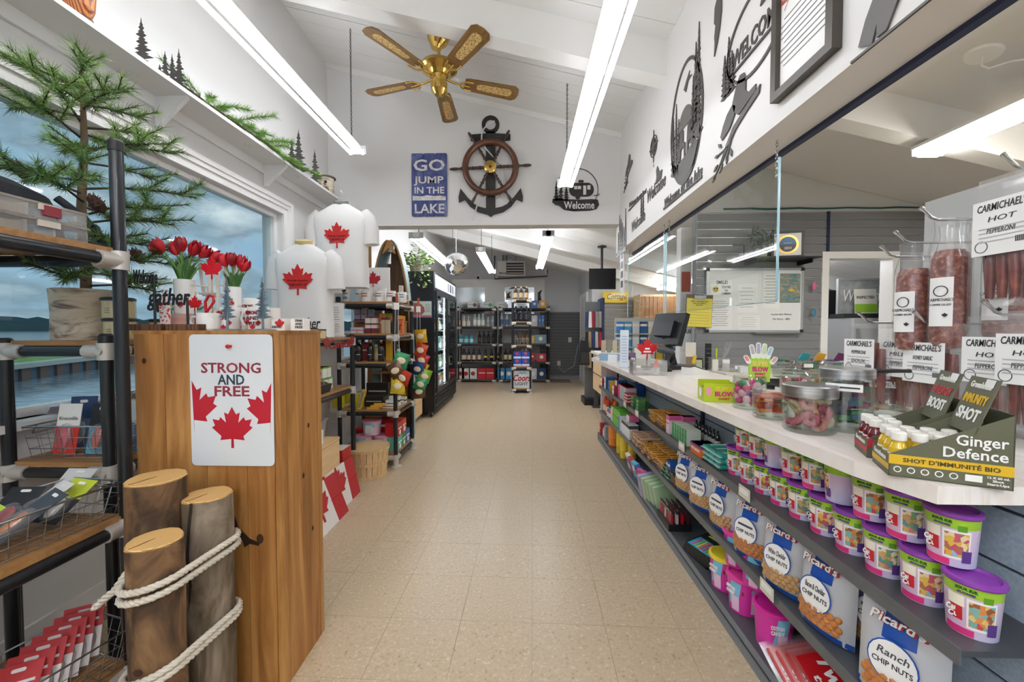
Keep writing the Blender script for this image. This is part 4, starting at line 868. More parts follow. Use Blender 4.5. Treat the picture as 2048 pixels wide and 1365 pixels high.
tumbler('tall white tumbler with a moose and lake picture on the top board', 694, 3.66, Z4, .037, .20, 'lake life', '#4c4038'); tumbler('plain tall white tumbler beside the picture tumbler', 718, 3.68, Z4, .033, .195, 'camp')
for i, (x, c, s) in enumerate(((733, '#a5222c', ('Summer', 'Days')), (760, '#7d1f26', ('Sunny', 'Days')), (783, '#a5222c', ('Stay', 'Wild')), (797, '#2a6f86', ('Down', 'Dock')))):
    mug('white mug with ' + ['red', 'dark red', 'bright red', 'teal'][i] + ' script along the edge of the top board', (ax(x, YC), YC+(.0 if i < 3 else .12), Z4), .042, .10, txt=s, tm=mat(c, .5), handle=[-1, -1, 1, 1][i])
mug('short white mug stacked behind the script mugs', (ax(766, 3.80), 3.80, Z4), .045, .15)
mug('white mug with a bear picture behind the script mugs', (ax(737, 3.78), 3.78, Z4), .045, .14, txt=('PUG',), tm=DARK)
t = thing('canvas_print', 'square white canvas with a red maple leaf at the back of the top board', 'canvas', (ax(750, 4.0), 4.0, Z4)); MB().box((0, 0, .185), (.31, .025, .37), PAPER).to('canvas', t); MB().prism(leaf(.155, -.01, .24), .002, mat('#b62430', .6), TR(0, -.0126, 0) @ FY).to('maple_leaf', t); MB().text('TRUE', .05, mat('#6d1f28', .6), TR(-.01, -.0135, .10) @ FY, ext=.001, bold=.01).to('lettering', t)
carton('small white and black box at the end of the top board', (ax(678, 3.62), 3.65, Z4), (.07, .06, .08), '#d9dde0', band=[(0, 1, '#c3c8cc')], side='#2a2d33')
carton('narrow printed box standing behind the teal mug', (ax(803, 4.0), 4.0, Z4), (.035, .04, .19), '#cfc0b2', txt=['ab', 'cd'], tcol='#7b6a5c', tsz=.02)
tray = [(708, '#6a4a8c', '#b9b3c4', .11, .06), (722, '#6a4a8c', '#c2bccb', .11, .06), (735, '#cfd9e2', '#9fb6c9', .11, .05), (748, '#b5825a', '#8a5a3a', .08, .04)]
g = 'boxes on the fourth board'
for i, (x, c, s, h, w) in enumerate(tray): carton(['purple edged tea carton standing by the left pole', 'second purple edged tea carton', 'pale blue box beside the tea cartons', 'small tan box behind the red bars'][i], (ax(x, 3.75), 3.85, Z3+.12), (w, .05, h), s, band=[(0, .15, c)], side=c, txt='TEA' if i < 2 else None, tcol='#4a3a5c', tsz=.015)
MB().bb((-1.64, 3.80, Z3+.108), (-1.18, 4.08, Z3+.12), OAK).to('riser_board', label='plain wooden riser board inside the fourth shelf', cat='board')
for k, (x, Y) in enumerate(((-1.62, 3.82), (-1.2, 3.82))): MB().bb((x-.01, 3.81, Z3), (x+.01, 4.07, Z3+.108), OAK).to('riser_support', label='wooden upright under the riser board at its ' + ('wall' if k == 0 else 'aisle') + ' end', cat='board')
carton('green boxed treats on the riser', (ax(772, 3.85), 3.86, Z3+.12), (.10, .06, .07), '#8fc54a', side='#79ad3b'); carton('flat orange carton on the riser near the aisle pole', (-1.24, 3.92, Z3+.12), (.10, .2, .05), '#e9a12c', side='#d98f1f')
for i, (x, c, lab) in enumerate(((706, '#d9d2cf', 'white soap box with pink stripes at the left of the fourth shelf'), (718, '#d3cccb', 'second white soap box with pink stripes'))): carton(lab, (ax(x+4, 3.66), 3.66, Z3), (.06, .05, .055), c, txt=['pink'], tcol='#d24a86', band=[(.4, .6, '#e38fb3')])
for i, x in enumerate((738, 750)): carton('tall dark red chocolate bar box with pale label, ' + ('next to the soap' if i == 0 else 'next to the orange bag'), (ax(x, 3.66), 3.66, Z3), (.05, .05, .155), '#7b2d33', band=[(.6, .9, '#e4d8cf'), (.3, .5, '#dccfc4')], txt=['BAR'], tcol='#7b2d33', tsz=.016)
carton('orange striped packet leaning behind the poles', (ax(764, 3.72), 3.74, Z3), (.05, .04, .18), '#e07a35', txt='maple', tcol='#ffffff')
for i, x in enumerate((768, 776)): carton('maroon topped tea box near the aisle, ' + ('left one of the two' if i == 0 else 'right one of the two, by the pole'), (ax(x, 3.66), 3.66, Z3), (.032, .05, .145), '#b9a98f', band=[(.85, 1, '#6b2a2e')])
carton('bright orange pouch with a brown leaf picture by the aisle pole', (-1.20, 3.84, Z3), (.085, .05, .135), '#e0703a', band=[(.9, 1, '#c95d2b')], txt='tea', tcol='#4a2414', dots=[(0, .35, .024, '#5a3424')])
BGL = clear('syrup_glass', '#6b3a22', .4, .05, .75, '#2a1410')
def bottle(label, loc, r, h, col, cap, lab=None, group=None, cat='bottle', neck=.35, name='bottle', txt=None, tcol='#333333', n=14, capl=.12, lz=(.12, .5)):
    """bottle: body, shoulder, neck, cap and label band"""
    t = thing(name, label, cat, loc, group=group); m = col if not isinstance(col, str) else mat(col, .12, coat=.4)
    MB().lathe([(r*.9, 0), (r, .008), (r, h*(1-neck)*.88), (r*.8, h*(1-neck)), (r*.36, h*(1-neck*.62)), (r*.32, h*(1-capl))], m, n).to('glass', t)
    MB().lathe([(r*.4, h*(1-capl)), (r*.4, h*.99), (r*.3, h)], mat(cap, .35), n).to('cap', t)
    if lab:
        MB().lathe([(r*1.012, h*lz[0]), (r*1.012, h*lz[1])], mat(lab, .5), n).to('label_band', t)
        if txt: MB().text(txt, r*.5, mat(tcol, .5), TR(0, -r*1.03, h*(lz[0]+lz[1])/2) @ FY, ext=.002, width=r*1.2, bold=.01).to('lettering', t)
    return t
for x, lab in ((718, 'dark syrup bottle with pale cap by the wall end of the syrup board'), (741, 'dark syrup bottle with pale cap in the middle of the syrup board'), (762, 'dark syrup bottle with pale cap near the aisle pole of the syrup board')):
    bottle(lab, (ax(x, YC), YC, Z2), .028, .20, BGL, '#cfc9b4', '#1d1a18', txt='maple', tcol='#e9e4d6', neck=.32)
carton('dark blue patterned packet behind the syrup bottles', (ax(706, 3.75), 3.78, Z2), (.07, .05, .20), '#2a5a80', side='#1d3f5c', band=[(.45, .55, '#c9853c')]); carton('dark red coffee bag between the syrup bottles', (ax(730, 3.75), 3.76, Z2), (.06, .05, .17), '#8d2a30', txt=['red'], tcol='#e9d6cc')
bottle('pale jar of relish between the syrup bottles', (ax(752, 3.70), 3.70, Z2), .03, .15, '#b7ab7a', '#dcd6bf', '#cdbf86', neck=.2)
carton('bright yellow bag next to the aisle pole on the syrup board', (ax(776, 3.72), 3.76, Z2), (.05, .06, .19), '#e4ad2c', side='#d29a1f', band=[(.88, 1, '#e9c05a')]); bottle('small dark sauce bottle with a white label behind the aisle pole', (-1.21, 3.80, Z2), .032, .21, '#2a1f1c', '#1a1a1a', '#d9d2c8', neck=.3)
for x, Y, lab in ((675, 3.66, 'yellow bucket by the wall pole'), (713, 3.68, 'yellow bucket in the middle of its board'), (690, 3.90, 'yellow bucket behind the other two')):
    t = thing('bucket', lab, 'bucket', (ax(x, Y), Y, Z1)); MB().lathe([(.055, 0), (.068, .135), (.062, .135)], mat('#d8c52f', .35), 18).to('pail', t); MB().lathe([(.073, .128), (.073, .143), (.05, .147)], clear('milky_lid', '#f0f0e8', .3, .2, .5, '#d8dcd8'), 18).to('lid', t)
    MB().tube([(.072*math.cos(a), -.01-.03*math.sin(a), .12-.02*math.sin(a)) for a in [PI*i/8 for i in range(9)]], .0015, STEEL, 4).to('handle', t)
carton('open black display carton of candy bars on the bucket board', (-1.40, 3.78, Z1), (.18, .16, .09), '#26221f', txt=['bars'], tcol='#d9c9b0', side='#3a332c'); carton('black display lid lettered in white leaning behind the candy bars', (-1.46, 3.98, Z1), (.22, .05, .19), '#2b2927', txt=['cocoa'], tcol='#cfc6b6')
for i in range(5): carton('white box with a black stripe in a stepped pile by the aisle', (-1.25+.012*i, 3.66+.06*i, Z1), (.10, .05, .03+.03*(i % 3)), '#e6e3de', group='striped white boxes', band=[(.4, .6, '#2a2a2a')])
for i in range(3): carton('gold wrapped bar lying at the front of the bucket board', (-1.36+.03*i, 3.585+.004*i, Z1+.018*i), (.11, .03, .017), '#d9a53a', group='gold bars', side='#c08a2a')
t = thing('photo_card', 'yellow striped box tilted against the black display carton', 'box', (-1.50, 3.60, Z1), rot=(-.05, .28, 0)); MB().box((0, 0, .09), (.035, .03, .18), mat('#d9b93f', .4)).to('box', t); MB().box((0, -.016, .09), (.02, .001, .15), mat('#8d8a86', .4)).to('stripe', t)
for i, (x, z, lab) in enumerate(((742, Z0+.145, 'pink patterned tub on top of the others in the bottom shelf'), (728, Z0, 'pink patterned tub beneath another in the bottom shelf'), (764, Z0, 'teal and pink patterned tub at the front of the bottom shelf'))):
    t = thing('candy_tub', lab, 'tub', (ax(x, 3.70), 3.70, z)); MB().lathe([(.075, 0), (.085, .12)], nodemat('tub_print_%d' % (i % 2), [(.3, '#e9c9d8'), (.45, '#d33f6a'), (.6, '#8fc9d3'), (.75, '#efe3e6')], 14, kind='cell', r=.3), 20).to('tub', t); MB().lathe([(.09, .12), (.09, .135), (.07, .14)], mat('#e79bb5', .3), 20).to('lid', t)
    MB().box((0, -.083, .06), (.06, .006, .07), mat('#dfe6e2', .5)).to('label_band', t)
for i in range(3): carton('red carton of canned cola with white script on the bottom shelf', (-1.42+.0*i, 3.84+.13*0, Z0+.13*i) if i < 2 else (-1.62+.05, 3.98, Z0), (.26, .12, .128), '#b5151d', group='cola cartons', txt='Cola', tcol='#ffffff', shear=.3, tsz=.06)
for i, (c, s, z) in enumerate((('#b5151d', 'root', Z0+.13), ('#c7432a', 'ade', Z0+.13), ('#5fae9a', 'mint', Z0), ('#2f7d46', 'lime', Z0), ('#2b62a6', 'blue', Z0+.0))): carton(['red', 'orange red', 'pale teal', 'green', 'blue'][i] + ' drink carton with its end to the aisle on the bottom shelf', (-1.215, [3.70, 3.84, 3.70, 3.83, 3.96][i], z), (.12, .125, .128), c, txt=s, face='x', tsz=.035, dots=[(0, .25, .025, '#f2efe8')])
# hanging strips of small snack bags
CR = ['#d9a92c', '#c8452d', '#c23a3a', '#2f4f8a', '#8db43a', '#3f9a6a', '#6b4a34', '#c8432f', '#e0c23a', '#2d5fa6']
def snack_bag(label, loc, rot, w, h, col, group=None, band='#f0e3c0', name='snack_bag', txt=None):
    t = thing(name, label, 'snack bag', loc, rot=rot, group=group); m = mat(col, .22, .15); n = 5; vs = []; fs = []
    for s in (-1, 1):
        for j in range(n+1):
            for i in range(n+1):
                u, v = i/n, j/n; d = s*.22*w*math.sin(PI*u)**.7*math.sin(PI*v)**.6
                vs.append(((u-.5)*w*(1-.05*math.sin(PI*v)), d, v*h))
    k = (n+1)*(n+1)
    for j in range(n):
        for i in range(n):
            a = j*(n+1)+i; fs.append((a, a+1, a+n+2, a+n+1)); fs.append((k+a, k+a+n+1, k+a+n+2, k+a+1))
    MB().add(vs, fs, m, smooth=True).to('bag', t)
    for z in (0, h): MB().box((0, 0, z), (w, .003, h*.07), m).to('seal', t)
    MB().ball((0, -w*.19, h*.5), 1, mat(band, .35), 10, 6, sc=(w*.3, w*.05, h*.22)).to('picture', t)
    if txt: MB().text(txt, h*.16, DARK, TR(0, -w*.25, h*.5) @ FY, ext=.001, width=w*.5).to('lettering', t)
    return t
names = ['yellow', 'red', 'crimson', 'navy', 'lime', 'green', 'brown', 'scarlet', 'gold', 'blue']
def strip(label, pole, zs, base, grp, dx):
    t = thing('clip_strip', label, 'strip', pole)
    for s in (-1, 1): MB().tube([(dx+.012*s, 0, .0), (dx+.02*s, -.01, -.4), (dx+.012*s, 0, -.78)], .0025, mat('#c9cdd2', .4), 4).to('cord', t)
    MB().box((dx, 0, .04), (.02, .012, .11), mat('#b5512e', .5)).to('tag', t); MB().box((dx, -.008, -.02), (.045, .004, .06), PAPER).to('header_card', t)
    R = random.Random(base)
    for i, z in enumerate(zs):
        k = (i+base) % 10; snack_bag(names[k] + ' snack bag in the strip on the ' + grp, (pole[0]+dx+R.uniform(-.02, .05), pole[1]-.03-.012*(i % 2), pole[2]+z), (R.uniform(-.2, .2), R.uniform(-.5, .5), R.uniform(-.4, .4)), .13, .13, CR[k])
strip('hanging cord strip of snack bags on the far aisle pole of the tall rack', (-1.13, 4.08, 1.47), [-.36, -.5, -.6, -.69, -.76, -.84, -.93], 0, 'far pole', .06)
strip('hanging cord strip of snack bags on the near aisle pole of the tall rack', (-1.15, 3.53, 1.47), [-.56, -.64, -.71, -.79], 5, 'near pole', .03)
for i in range(16):
    R = random.Random(i+40); snack_bag(['gold', 'red', 'navy', 'lime', 'orange', 'green', 'yellow', 'crimson'][i % 8] + ' snack bag in the heap hung over the low maple chest, ' + ('upper layer' if i < 8 else 'lower layer'), (-1.56+R.uniform(0, .25), 4.92+R.uniform(0, .45), .452+(.22 if i < 8 else .0)), (R.uniform(-.6, .2), R.uniform(-.7, .7), R.uniform(-.6, .6)), .15, .16, ['#d9b23a', '#c23a2c', '#2b4a86', '#8bb53c', '#d9743a', '#3a8f5f', '#e3c83f', '#a82f3c'][i % 8])
# ================================================================ boat shaped shelf, paddle, fridge
BW = nodemat('boat_planks', [(.3, '#5f4430'), (.6, '#7b5a40'), (.8, '#8c6a4d')], 5, (9, 9, .7), r=.6); BT = mat('#7d9a9c', .55, bump=.1, bs=20)
bx, by = ax(788, 4.62), 4.62; t = thing('boat_shelf', 'upright shelf shaped like the front half of a rowing boat', 'shelf', (bx, by, 0)); Hb = 2.24
def hw(z): return .245*math.sqrt(max(0, 1-((z-.55)/(Hb-.55))**2.2)) if z > .55 else .245
zs = [0, .3, .6, .9, 1.2, 1.45, 1.65, 1.8, 1.93, 2.03, 2.12, 2.18, 2.22, 2.24]
for s in (-1, 1):
    mb = MB(); vs = []
    for z in zs:
        w = max(.012, hw(z)); vs += [(s*w, -.14, z), (s*(w+.014), -.14, z), (s*(w*.8+.014), .12, z), (s*w*.8, .12, z)]
    mb.add(vs, [(4*i+j, 4*i+(j+1) % 4, 4*i+4+(j+1) % 4, 4*i+4+j) for i in range(len(zs)-1) for j in range(4)]+[(3, 2, 1, 0), tuple(4*(len(zs)-1)+j for j in range(4))], BT); mb.to('side_plank', t)
    MB().tube([(s*(max(.012, hw(z))+.006), -.145, z) for z in zs], .013, mat('#a98457', .6), 6).to('gunwale', t)
for i in range(-4, 5):
    x = i*.042; zt = max([z for z in [k*.02 for k in range(113)] if hw(z)*.8 > abs(x)+.015] or [0]); MB().bb((x-.020, .105, 0), (x+.020, .118, zt), BW).to('back_plank', t)
MB().prism([(-.075, -.15), (-.06, -.15), (0, -.09), (.06, -.15), (.075, -.15), (.012, .0), (-.012, .0)], .03, mat('#b98a52', .6), TR(0, -.135, 2.24) @ FY).to('bow_cap', t)
for z in (.35, .75, 1.13, 1.5): MB().bb((-hw(z)*.9, -.10, z-.014), (hw(z)*.9, .10, z), mat('#a07a50', .6)).to('shelf_board', t)
t = thing('sandals', 'pair of brown flip flops hung in the boat shelf', 'sandals', (bx+.05, by-.02, 1.50))
for s in (-1, 1): MB().prism(rrect(.06, .16, .028, 4, 0, .08), .012, mat('#8a6a4a', .7), TR(s*.042, 0, 0) @ FY).tube([(s*.042-.025, -.012, .06), (s*.042, -.03, .10), (s*.042+.025, -.012, .06)], .005, mat('#3d2c22', .6), 6).to('sandal', t)
carton('orange striped pouch on the boat shelf', (bx+.09, by-.03, 1.13), (.09, .07, .18), '#d8cfc0', txt='tea', tcol='#666666'); carton('yellow cardboard tray on the boat shelf', (bx+.06, by-.02, 1.31), (.2, .1, .06), '#e0a12f') if False else None
carton('stack of dark flat boxes on the boat shelf', (bx+.12, by-.02, .75), (.12, .12, .18), '#2b2a2c', band=[(.3, .34, '#8a8a8a'), (.6, .64, '#8a8a8a')]); carton('yellow box low in the boat shelf', (bx+.08, by-.02, .35), (.14, .1, .2), '#e0b32f', txt='GO!')
t = thing('paddle', 'brown wooden paddle leaning beside the boat shelf', 'paddle', (ax(745, 4.45)-.02, 4.45, 0), rot=(.0, .0, 0)); MB().cyl((0, 0, .55), (0, 0, 1.95), .014, mat('#8d6237', .45), 10).to('shaft', t); MB().prism(rrect(.14, .56, .05, 5, 0, .28), .012, mat('#a3743f', .45), TR(0, .006, 0) @ FY).to('blade', t); MB().prism(rrect(.03, .42, .012, 3, 0, 2.02), .016, mat('#b08146', .45), TR(0, .008, 0) @ FY).to('grip', t)
FX0, FX1, FY0, FY1, FZ = -1.88, -1.24, 5.55, 7.35, 2.05
t = thing('drinks_fridge', 'tall black glass door drinks fridge standing on castors', 'fridge', ((FX0+FX1)/2, (FY0+FY1)/2, 0)); M = TR(-(FX0+FX1)/2, -(FY0+FY1)/2, 0); FB = mat('#15181d', .35)
MB(M).bb((FX0, FY0, .32), (FX1, FY0+.05, FZ), FB).to('side_panel', t); MB(M).bb((FX0, FY1-.05, .32), (FX1, FY1, FZ), FB).to('side_panel', t)
MB(M).bb((FX0, FY0+.05, .32), (FX0+.04, FY1-.05, FZ), mat('#c9cdd0', .4)).to('back_panel', t); MB(M).bb((FX0, FY0+.05, FZ-.05), (FX1, FY1-.05, FZ), FB).to('top_panel', t)
MB(M).bb((FX0, FY0, .07), (FX1, FY1, .32), FB).to('base', t); MB(M).bb((FX1-.04, FY0+.05, 1.80), (FX1, FY1-.05, FZ-.05), mat('#22262b', .4)).to('header', t)
MB(M).bb((FX1, FY0+.07, 1.83), (FX1+.006, FY1-.07, FZ-.03), mat('#dfe6ea', .3)).to('header_panel', t)
for i in range(3): MB(M).bb((FX1+.006, 6.55+.2*i, 1.86), (FX1+.008, 6.66+.2*i, 1.99), mat(['#9aa0a8', '#3a3d42', '#7a7d82'][i], .5)).to('print', t)
for i in range(6): MB(M).bb((FX1, FY0+.06, .09+.036*i), (FX1+.012, FY1-.06, .108+.036*i), mat('#1d2024', .4)).to('grille_slat', t)
for k in range(2):
    a, b = FY0+.06+k*.84, FY0+.06+(k+1)*.84-.01; f = MB(M)
    for lo, hi in (((FX1, a, .34), (FX1+.03, a+.05, 1.79)), ((FX1, b-.05, .34), (FX1+.03, b, 1.79)), ((FX1, a+.05, .34), (FX1+.03, b-.05, .40)), ((FX1, a+.05, 1.73), (FX1+.03, b-.05, 1.79))): f.bb(lo, hi, mat('#23262a', .4))
    d = f.to('door', t); MB(M).bb((FX1+.012, a+.05, .40), (FX1+.018, b-.05, 1.73), GLASS).to('pane', d); MB(M).bb((FX1+.03, (b if k == 0 else a+.1)-.09, .85), (FX1+.06, (b if k == 0 else a+.1)-.06, 1.35), BLACK).to('handle', d)
MB(M).bb((FX1-.03, 6.38, .4), (FX1-.02, 6.42, 1.75), mat('#f4fbff', .4, e=6)).to('lamp_tube', t)
for z in (.62, .92, 1.22, 1.5): MB(M).bb((FX0+.05, FY0+.06, z-.01), (FX1-.05, FY1-.06, z), mat('#c4c8cb', .4)).to('shelf', t)
for x, y in ((FX1-.06, FY0+.06), (FX1-.06, FY1-.06), (FX0+.06, FY0+.06), (FX0+.06, FY1-.06)):
    c = MB(M).cyl((x-.012, y, .035), (x+.012, y, .035), .035, BLACK, 14).to('castor', t); MB(M).box((x, y, .06), (.05, .05, .03), STEEL).to('castor_fork', c)
mb = thing('poster', 'blue bordered notice with a photograph on the fridge side', 'poster', (ax(843, 5.55), FY0-.003, 1.52)); MB().box((0, 0, 0), (.30, .003, .235), mat('#2f64a5', .4)).to('border', mb); MB().box((0, -.002, .004), (.285, .002, .215), mat('#b9c0b4', .5)).to('sheet', mb)
MB().prism([(-.13, -.08), (.0, -.08), (.05, -.03), (.04, .03), (.0, .07), (-.03, .09), (-.13, .09)], .001, mat('#8a4f4a', .6), TR(0, -.003, 0) @ FY).to('picture', mb); MB().box((0, -.0035, -.092), (.28, .001, .02), mat('#c2574f', .5)).to('stripe', mb)
for i in range(6): MB().box((.09, -.0035, .07-.02*i), (.07, .001, .005), mat('#50606b', .5)).to('print', mb)
R = random.Random(2)
for iz, z in enumerate((.32, .62, .92, 1.22, 1.5)):
    for k in range(12):
        c = ['#2f8f9a', '#d9dde0', '#b8323a', '#e0c04a', '#2f4f8a', '#4a9a4a', '#cfd8dc', '#8a3f6a'][(k//2+iz*3) % 8]
        bottle(['lower', 'second', 'third', 'fourth', 'top'][iz] + ' shelf bottle behind the fridge door, ' + c.lstrip('#')*0 + ['teal', 'white', 'red', 'yellow', 'navy', 'green', 'pale grey', 'plum'][(k//2+iz*3) % 8] + ' drink', (FX1-.12, FY0+.18+.135*k, z+.0005), .033, .21 if z < 1.4 else .2, c, '#e8e8e8', '#eef0f0', group='drinks on fridge shelf %s' % ['one', 'two', 'three', 'four', 'five'][iz], n=10, neck=.3)
# variegated plant and sign on the fridge
t = thing('ivy_plant', 'variegated ivy trailing over the front of the fridge top', 'plant', (ax(826, 5.6)+.02, 5.68, FZ)); MB().lathe([(.07, 0), (.09, .13), (.08, .13)], mat('#8a7f70', .8), 16).to('pot', t)
R = random.Random(21); lm = [mat('#5f8a3f', .5), mat('#8fae55', .5), mat('#e4e6c8', .5), mat('#c9d49a', .5), mat('#486f3a', .5)]; mb = MB()
for i in range(420):
    a = R.uniform(0, 2*PI); rr = R.random()**.5*.27; zz = .10+.32*(1-rr/.3)*R.random()+.03
    p = Vector((rr*math.cos(a), rr*math.sin(a)*.6, zz))
    if i % 4 == 0: p = Vector((R.uniform(-.22, .24), -.15-R.uniform(0, .05), R.uniform(-.22, .12))) if R.random() < .8 else p
    d = Vector((R.uniform(-1, 1), R.uniform(-1, -.2), R.uniform(-.8, .5))).normalized(); s = d.cross(Vector((0, 0, 1))).normalized()*.020; l = .062
    mb.add([p, p+d*l*.5+s, p+d*l, p+d*l*.5-s], [(0, 1, 2, 3)], R.choice(lm)); mb.add([p+Vector((0, -.001, .001)), p+d*l*.5+s*.45+Vector((0, -.001, .001)), p+d*l*.9+Vector((0, -.001, .001)), p+d*l*.5-s*.45+Vector((0, -.001, .001))], [(0, 1, 2, 3)], lm[R.choice((0, 4, 1))])
mb.to('leaves', t, kind='stuff')
for i in range(7): MB().tube([(0, 0, .1), (-.15+.06*i, -.12, .1), (-.18+.07*i, -.17, -.1)], .003, mat('#5d7a3a', .6), 4).to('vine', t)
word_sign('small black word family on a wooden block on top of the fridge', (ax(858, 5.75), 5.75, FZ), (.2, .07, .03), 'family', .17, .1, .17, 0, 0)
# ================================================================ partition wall: plank sign, anchor with wheel, camper sign
YW = YP-.001
BL = nodemat('worn_blue_paint', [(.3, '#343f70'), (.5, '#454f86'), (.66, '#646f9c'), (.78, '#b0b3c2')], 9, (1, 1, .6), dist=.8, r=.7, detail=6); OW = nodemat('worn_white_paint', [(.3, '#a9a8b5'), (.5, '#d6d4d0'), (.8, '#e4e2dd')], 25, r=.7)
gx0, gx1, gz0, gz1 = ax(826, YW), ax(896, YW), az(432, YW), az(306, YW); gw, gh = gx1-gx0, gz1-gz0
t = thing('plank_sign', 'weathered blue plank sign reading go jump in the lake', 'sign', ((gx0+gx1)/2, YW, gz0))
for i in range(3): MB().prism(rrect(gw/3-.003, gh, .012, 3, -gw/3+gw/3*i, gh/2), .018, BL, FY).to('plank', t)
for s, z, h, w in (('GO', .80, .20, .88), ('JUMP', .57, .125, .84), ('IN THE', .405, .115, .84), ('LAKE', .11, .165, .84)): MB().text(s, h*gh*1.25, OW, TR(0, -.0192, z*gh) @ FY, ext=.001, bold=.02, width=w*gw).to('lettering', t)
MB().prism([(-.16, .15), (.16, .15), (.16, .185), (.1, .195), (.05, .19), (-.02, .2), (-.08, .188), (-.16, .196)], .001, OW, TR(0, -.0185, 0) @ FY).to('wave_picture', t)
AK = mat('#2b2a29', .6); axc, azt, azb = ax(982, YW), az(232, YW), az(434, YW); H = azt-azb
t = thing('anchor', 'black wooden anchor mounted on the white partition wall', 'wall decoration', (axc, YW, azb)); ring(MB(), .084, .034, .02, AK, TR(0, 0, H-.084) @ FY).to('ring', t)
MB().bb((-.045, -.02, .08), (.045, 0, H-.15), AK).to('shank', t); MB().prism([(-.045, 0), (-.025, .04), (.025, .04), (.045, 0)], .02, AK, TR(0, 0, H-.19) @ FY).to('neck', t)
MB().prism([(-.19, -.028), (-.05, -.035), (.05, -.035), (.19, -.028), (.19, .025), (.05, .035), (-.05, .035), (-.19, .025)], .022, AK, TR(0, 0, H-.205) @ FY).to('stock', t)
o = [(0, 0), (.03, .022), (.12, .045), (.2, .1), (.25, .165), (.307, .14), (.31, .19), (.29, .27), (.22, .18), (.19, .155), (.16, .12), (.11, .095), (.045, .08)]
MB().prism(o+[(-x, y) for x, y in reversed(o[1:])], .02, AK, FY).to('arms', t)
RB = mat('#5a3422', .35, coat=.4); DB = mat('#3c241b', .35, coat=.4)
t = thing('ship_wheel', 'brown wooden ship wheel with brass hub hung over the anchor', 'wall decoration', (axc, YW-.045, az(338, YW)))
n = 48; rr, rt = .242, .03; MB().tube([(rr*math.cos(2*PI*i/n), 0, rr*math.sin(2*PI*i/n)) for i in range(n)], rt, nodemat('mahogany', [(.3, '#4a2716'), (.7, '#6e3d22')], 8, dist=1, r=.3, coat=.4), 10, closed=True).to('rim', t)
for i in range(6):
    a = PI/3*i+.04; f = lambda r_: (r_*math.cos(a), -.004, r_*math.sin(a)); rs = [.05, .08, .1, .115, .13, .15, .165, .18, .2, .26, .275, .285, .30, .325, .36, .385, .392]; w = [.013, .013, .019, .011, .016, .011, .018, .012, .013, .013, .017, .011, .010, .014, .015, .010, .002]
    MB().tube([f(q) for q in rs], w, DB, 8).to('spoke', t)
MB().lathe([(.058, 0), (.058, .03), (.045, .036), (.02, .038), (.001, .036)], BRASS, 24, TR(0, .01, 0) @ RX(PI/2)).to('hub', t); MB().lathe([(.012, .036), (.012, .044), (.001, .046)], DB, 12, TR(0, .01, 0) @ RX(PI/2)).to('bolt', t)
t = thing('anchor_rope', 'thin white rope looped through the anchor and wheel', 'rope', (axc, YW-.03, azb)); MB().tube([(.04, 0, H-.06), (-.02, -.01, H-.09), (-.08, -.015, H-.16), (-.085, -.01, H-.26), (-.04, .01, H-.32), (.05, .015, H-.42), (.13, .015, H-.50), (.15, .015, H-.62), (.1, .015, H-.78), (-.02, .015, .22), (-.13, -.006, .1), (-.17, 0, -.04)], .007, mat('#d6d9da', .7), 6).to('cord', t)
t = thing('camper_sign', 'round black metal camper trailer sign reading welcome', 'sign', (ax(1150, YW), YW, az(424, YW))); k = 3.9/800/4.876; f = TR(0, 0, 0) @ FY; MS = mat('#2a2928', .5)
ring(MB(), .205, .006, .006, MS, TR(.01, 0, .205) @ FY, 40).to('ring', t)
MB().prism([(-.225, .09), (-.19, .06), (-.16, .055), (-.11, .015), (-.02, 0), (.14, .005), (.2, .02), (.225, .06), (.21, .11), (.15, .115), (.02, .11), (-.1, .115), (-.18, .13), (-.22, .12)], .006, MS, f).to('panel', t)
MB().text('Welcome', .1, mat('#e8e7e4', .6), TR(.035, -.0065, .055) @ FY, ext=.002, bold=.01, width=.29).to('lettering', t)
MB().prism(rrect(.235, .13, .06, 6, .055, .205), .006, MS, f).to('trailer', t); MB().prism(circ(.022, 16, .02, .135), .007, MS, f).to('wheel', t)
for x, w, h in ((.0, .03, .03), (.035, .03, .03), (.125, .03, .04)): MB().box((x, -.007, .225), (w, .002, h), mat('#dcdbd8', .6)).to('trailer_window', t)
MB().box((.085, -.007, .2), (.028, .002, .085), mat('#dcdbd8', .6)).to('trailer_door', t); MB().prism(rrect(.05, .022, .008, 3, .05, .285), .006, MS, f).to('roof_vent', t); MB().tube([(.17, -.003, .15), (.215, -.003, .15), (.225, -.003, .165)], .004, MS, 6).to('tow_bar', t)
for x, h, s in ((-.185, .2, 3), (-.14, .25, 4), (-.09, .16, 5)): MB().prism([(q+x, z+.10) for q, z in pine(h, .07, 6, s, .1)], .006, MS, f).to('tree', t)
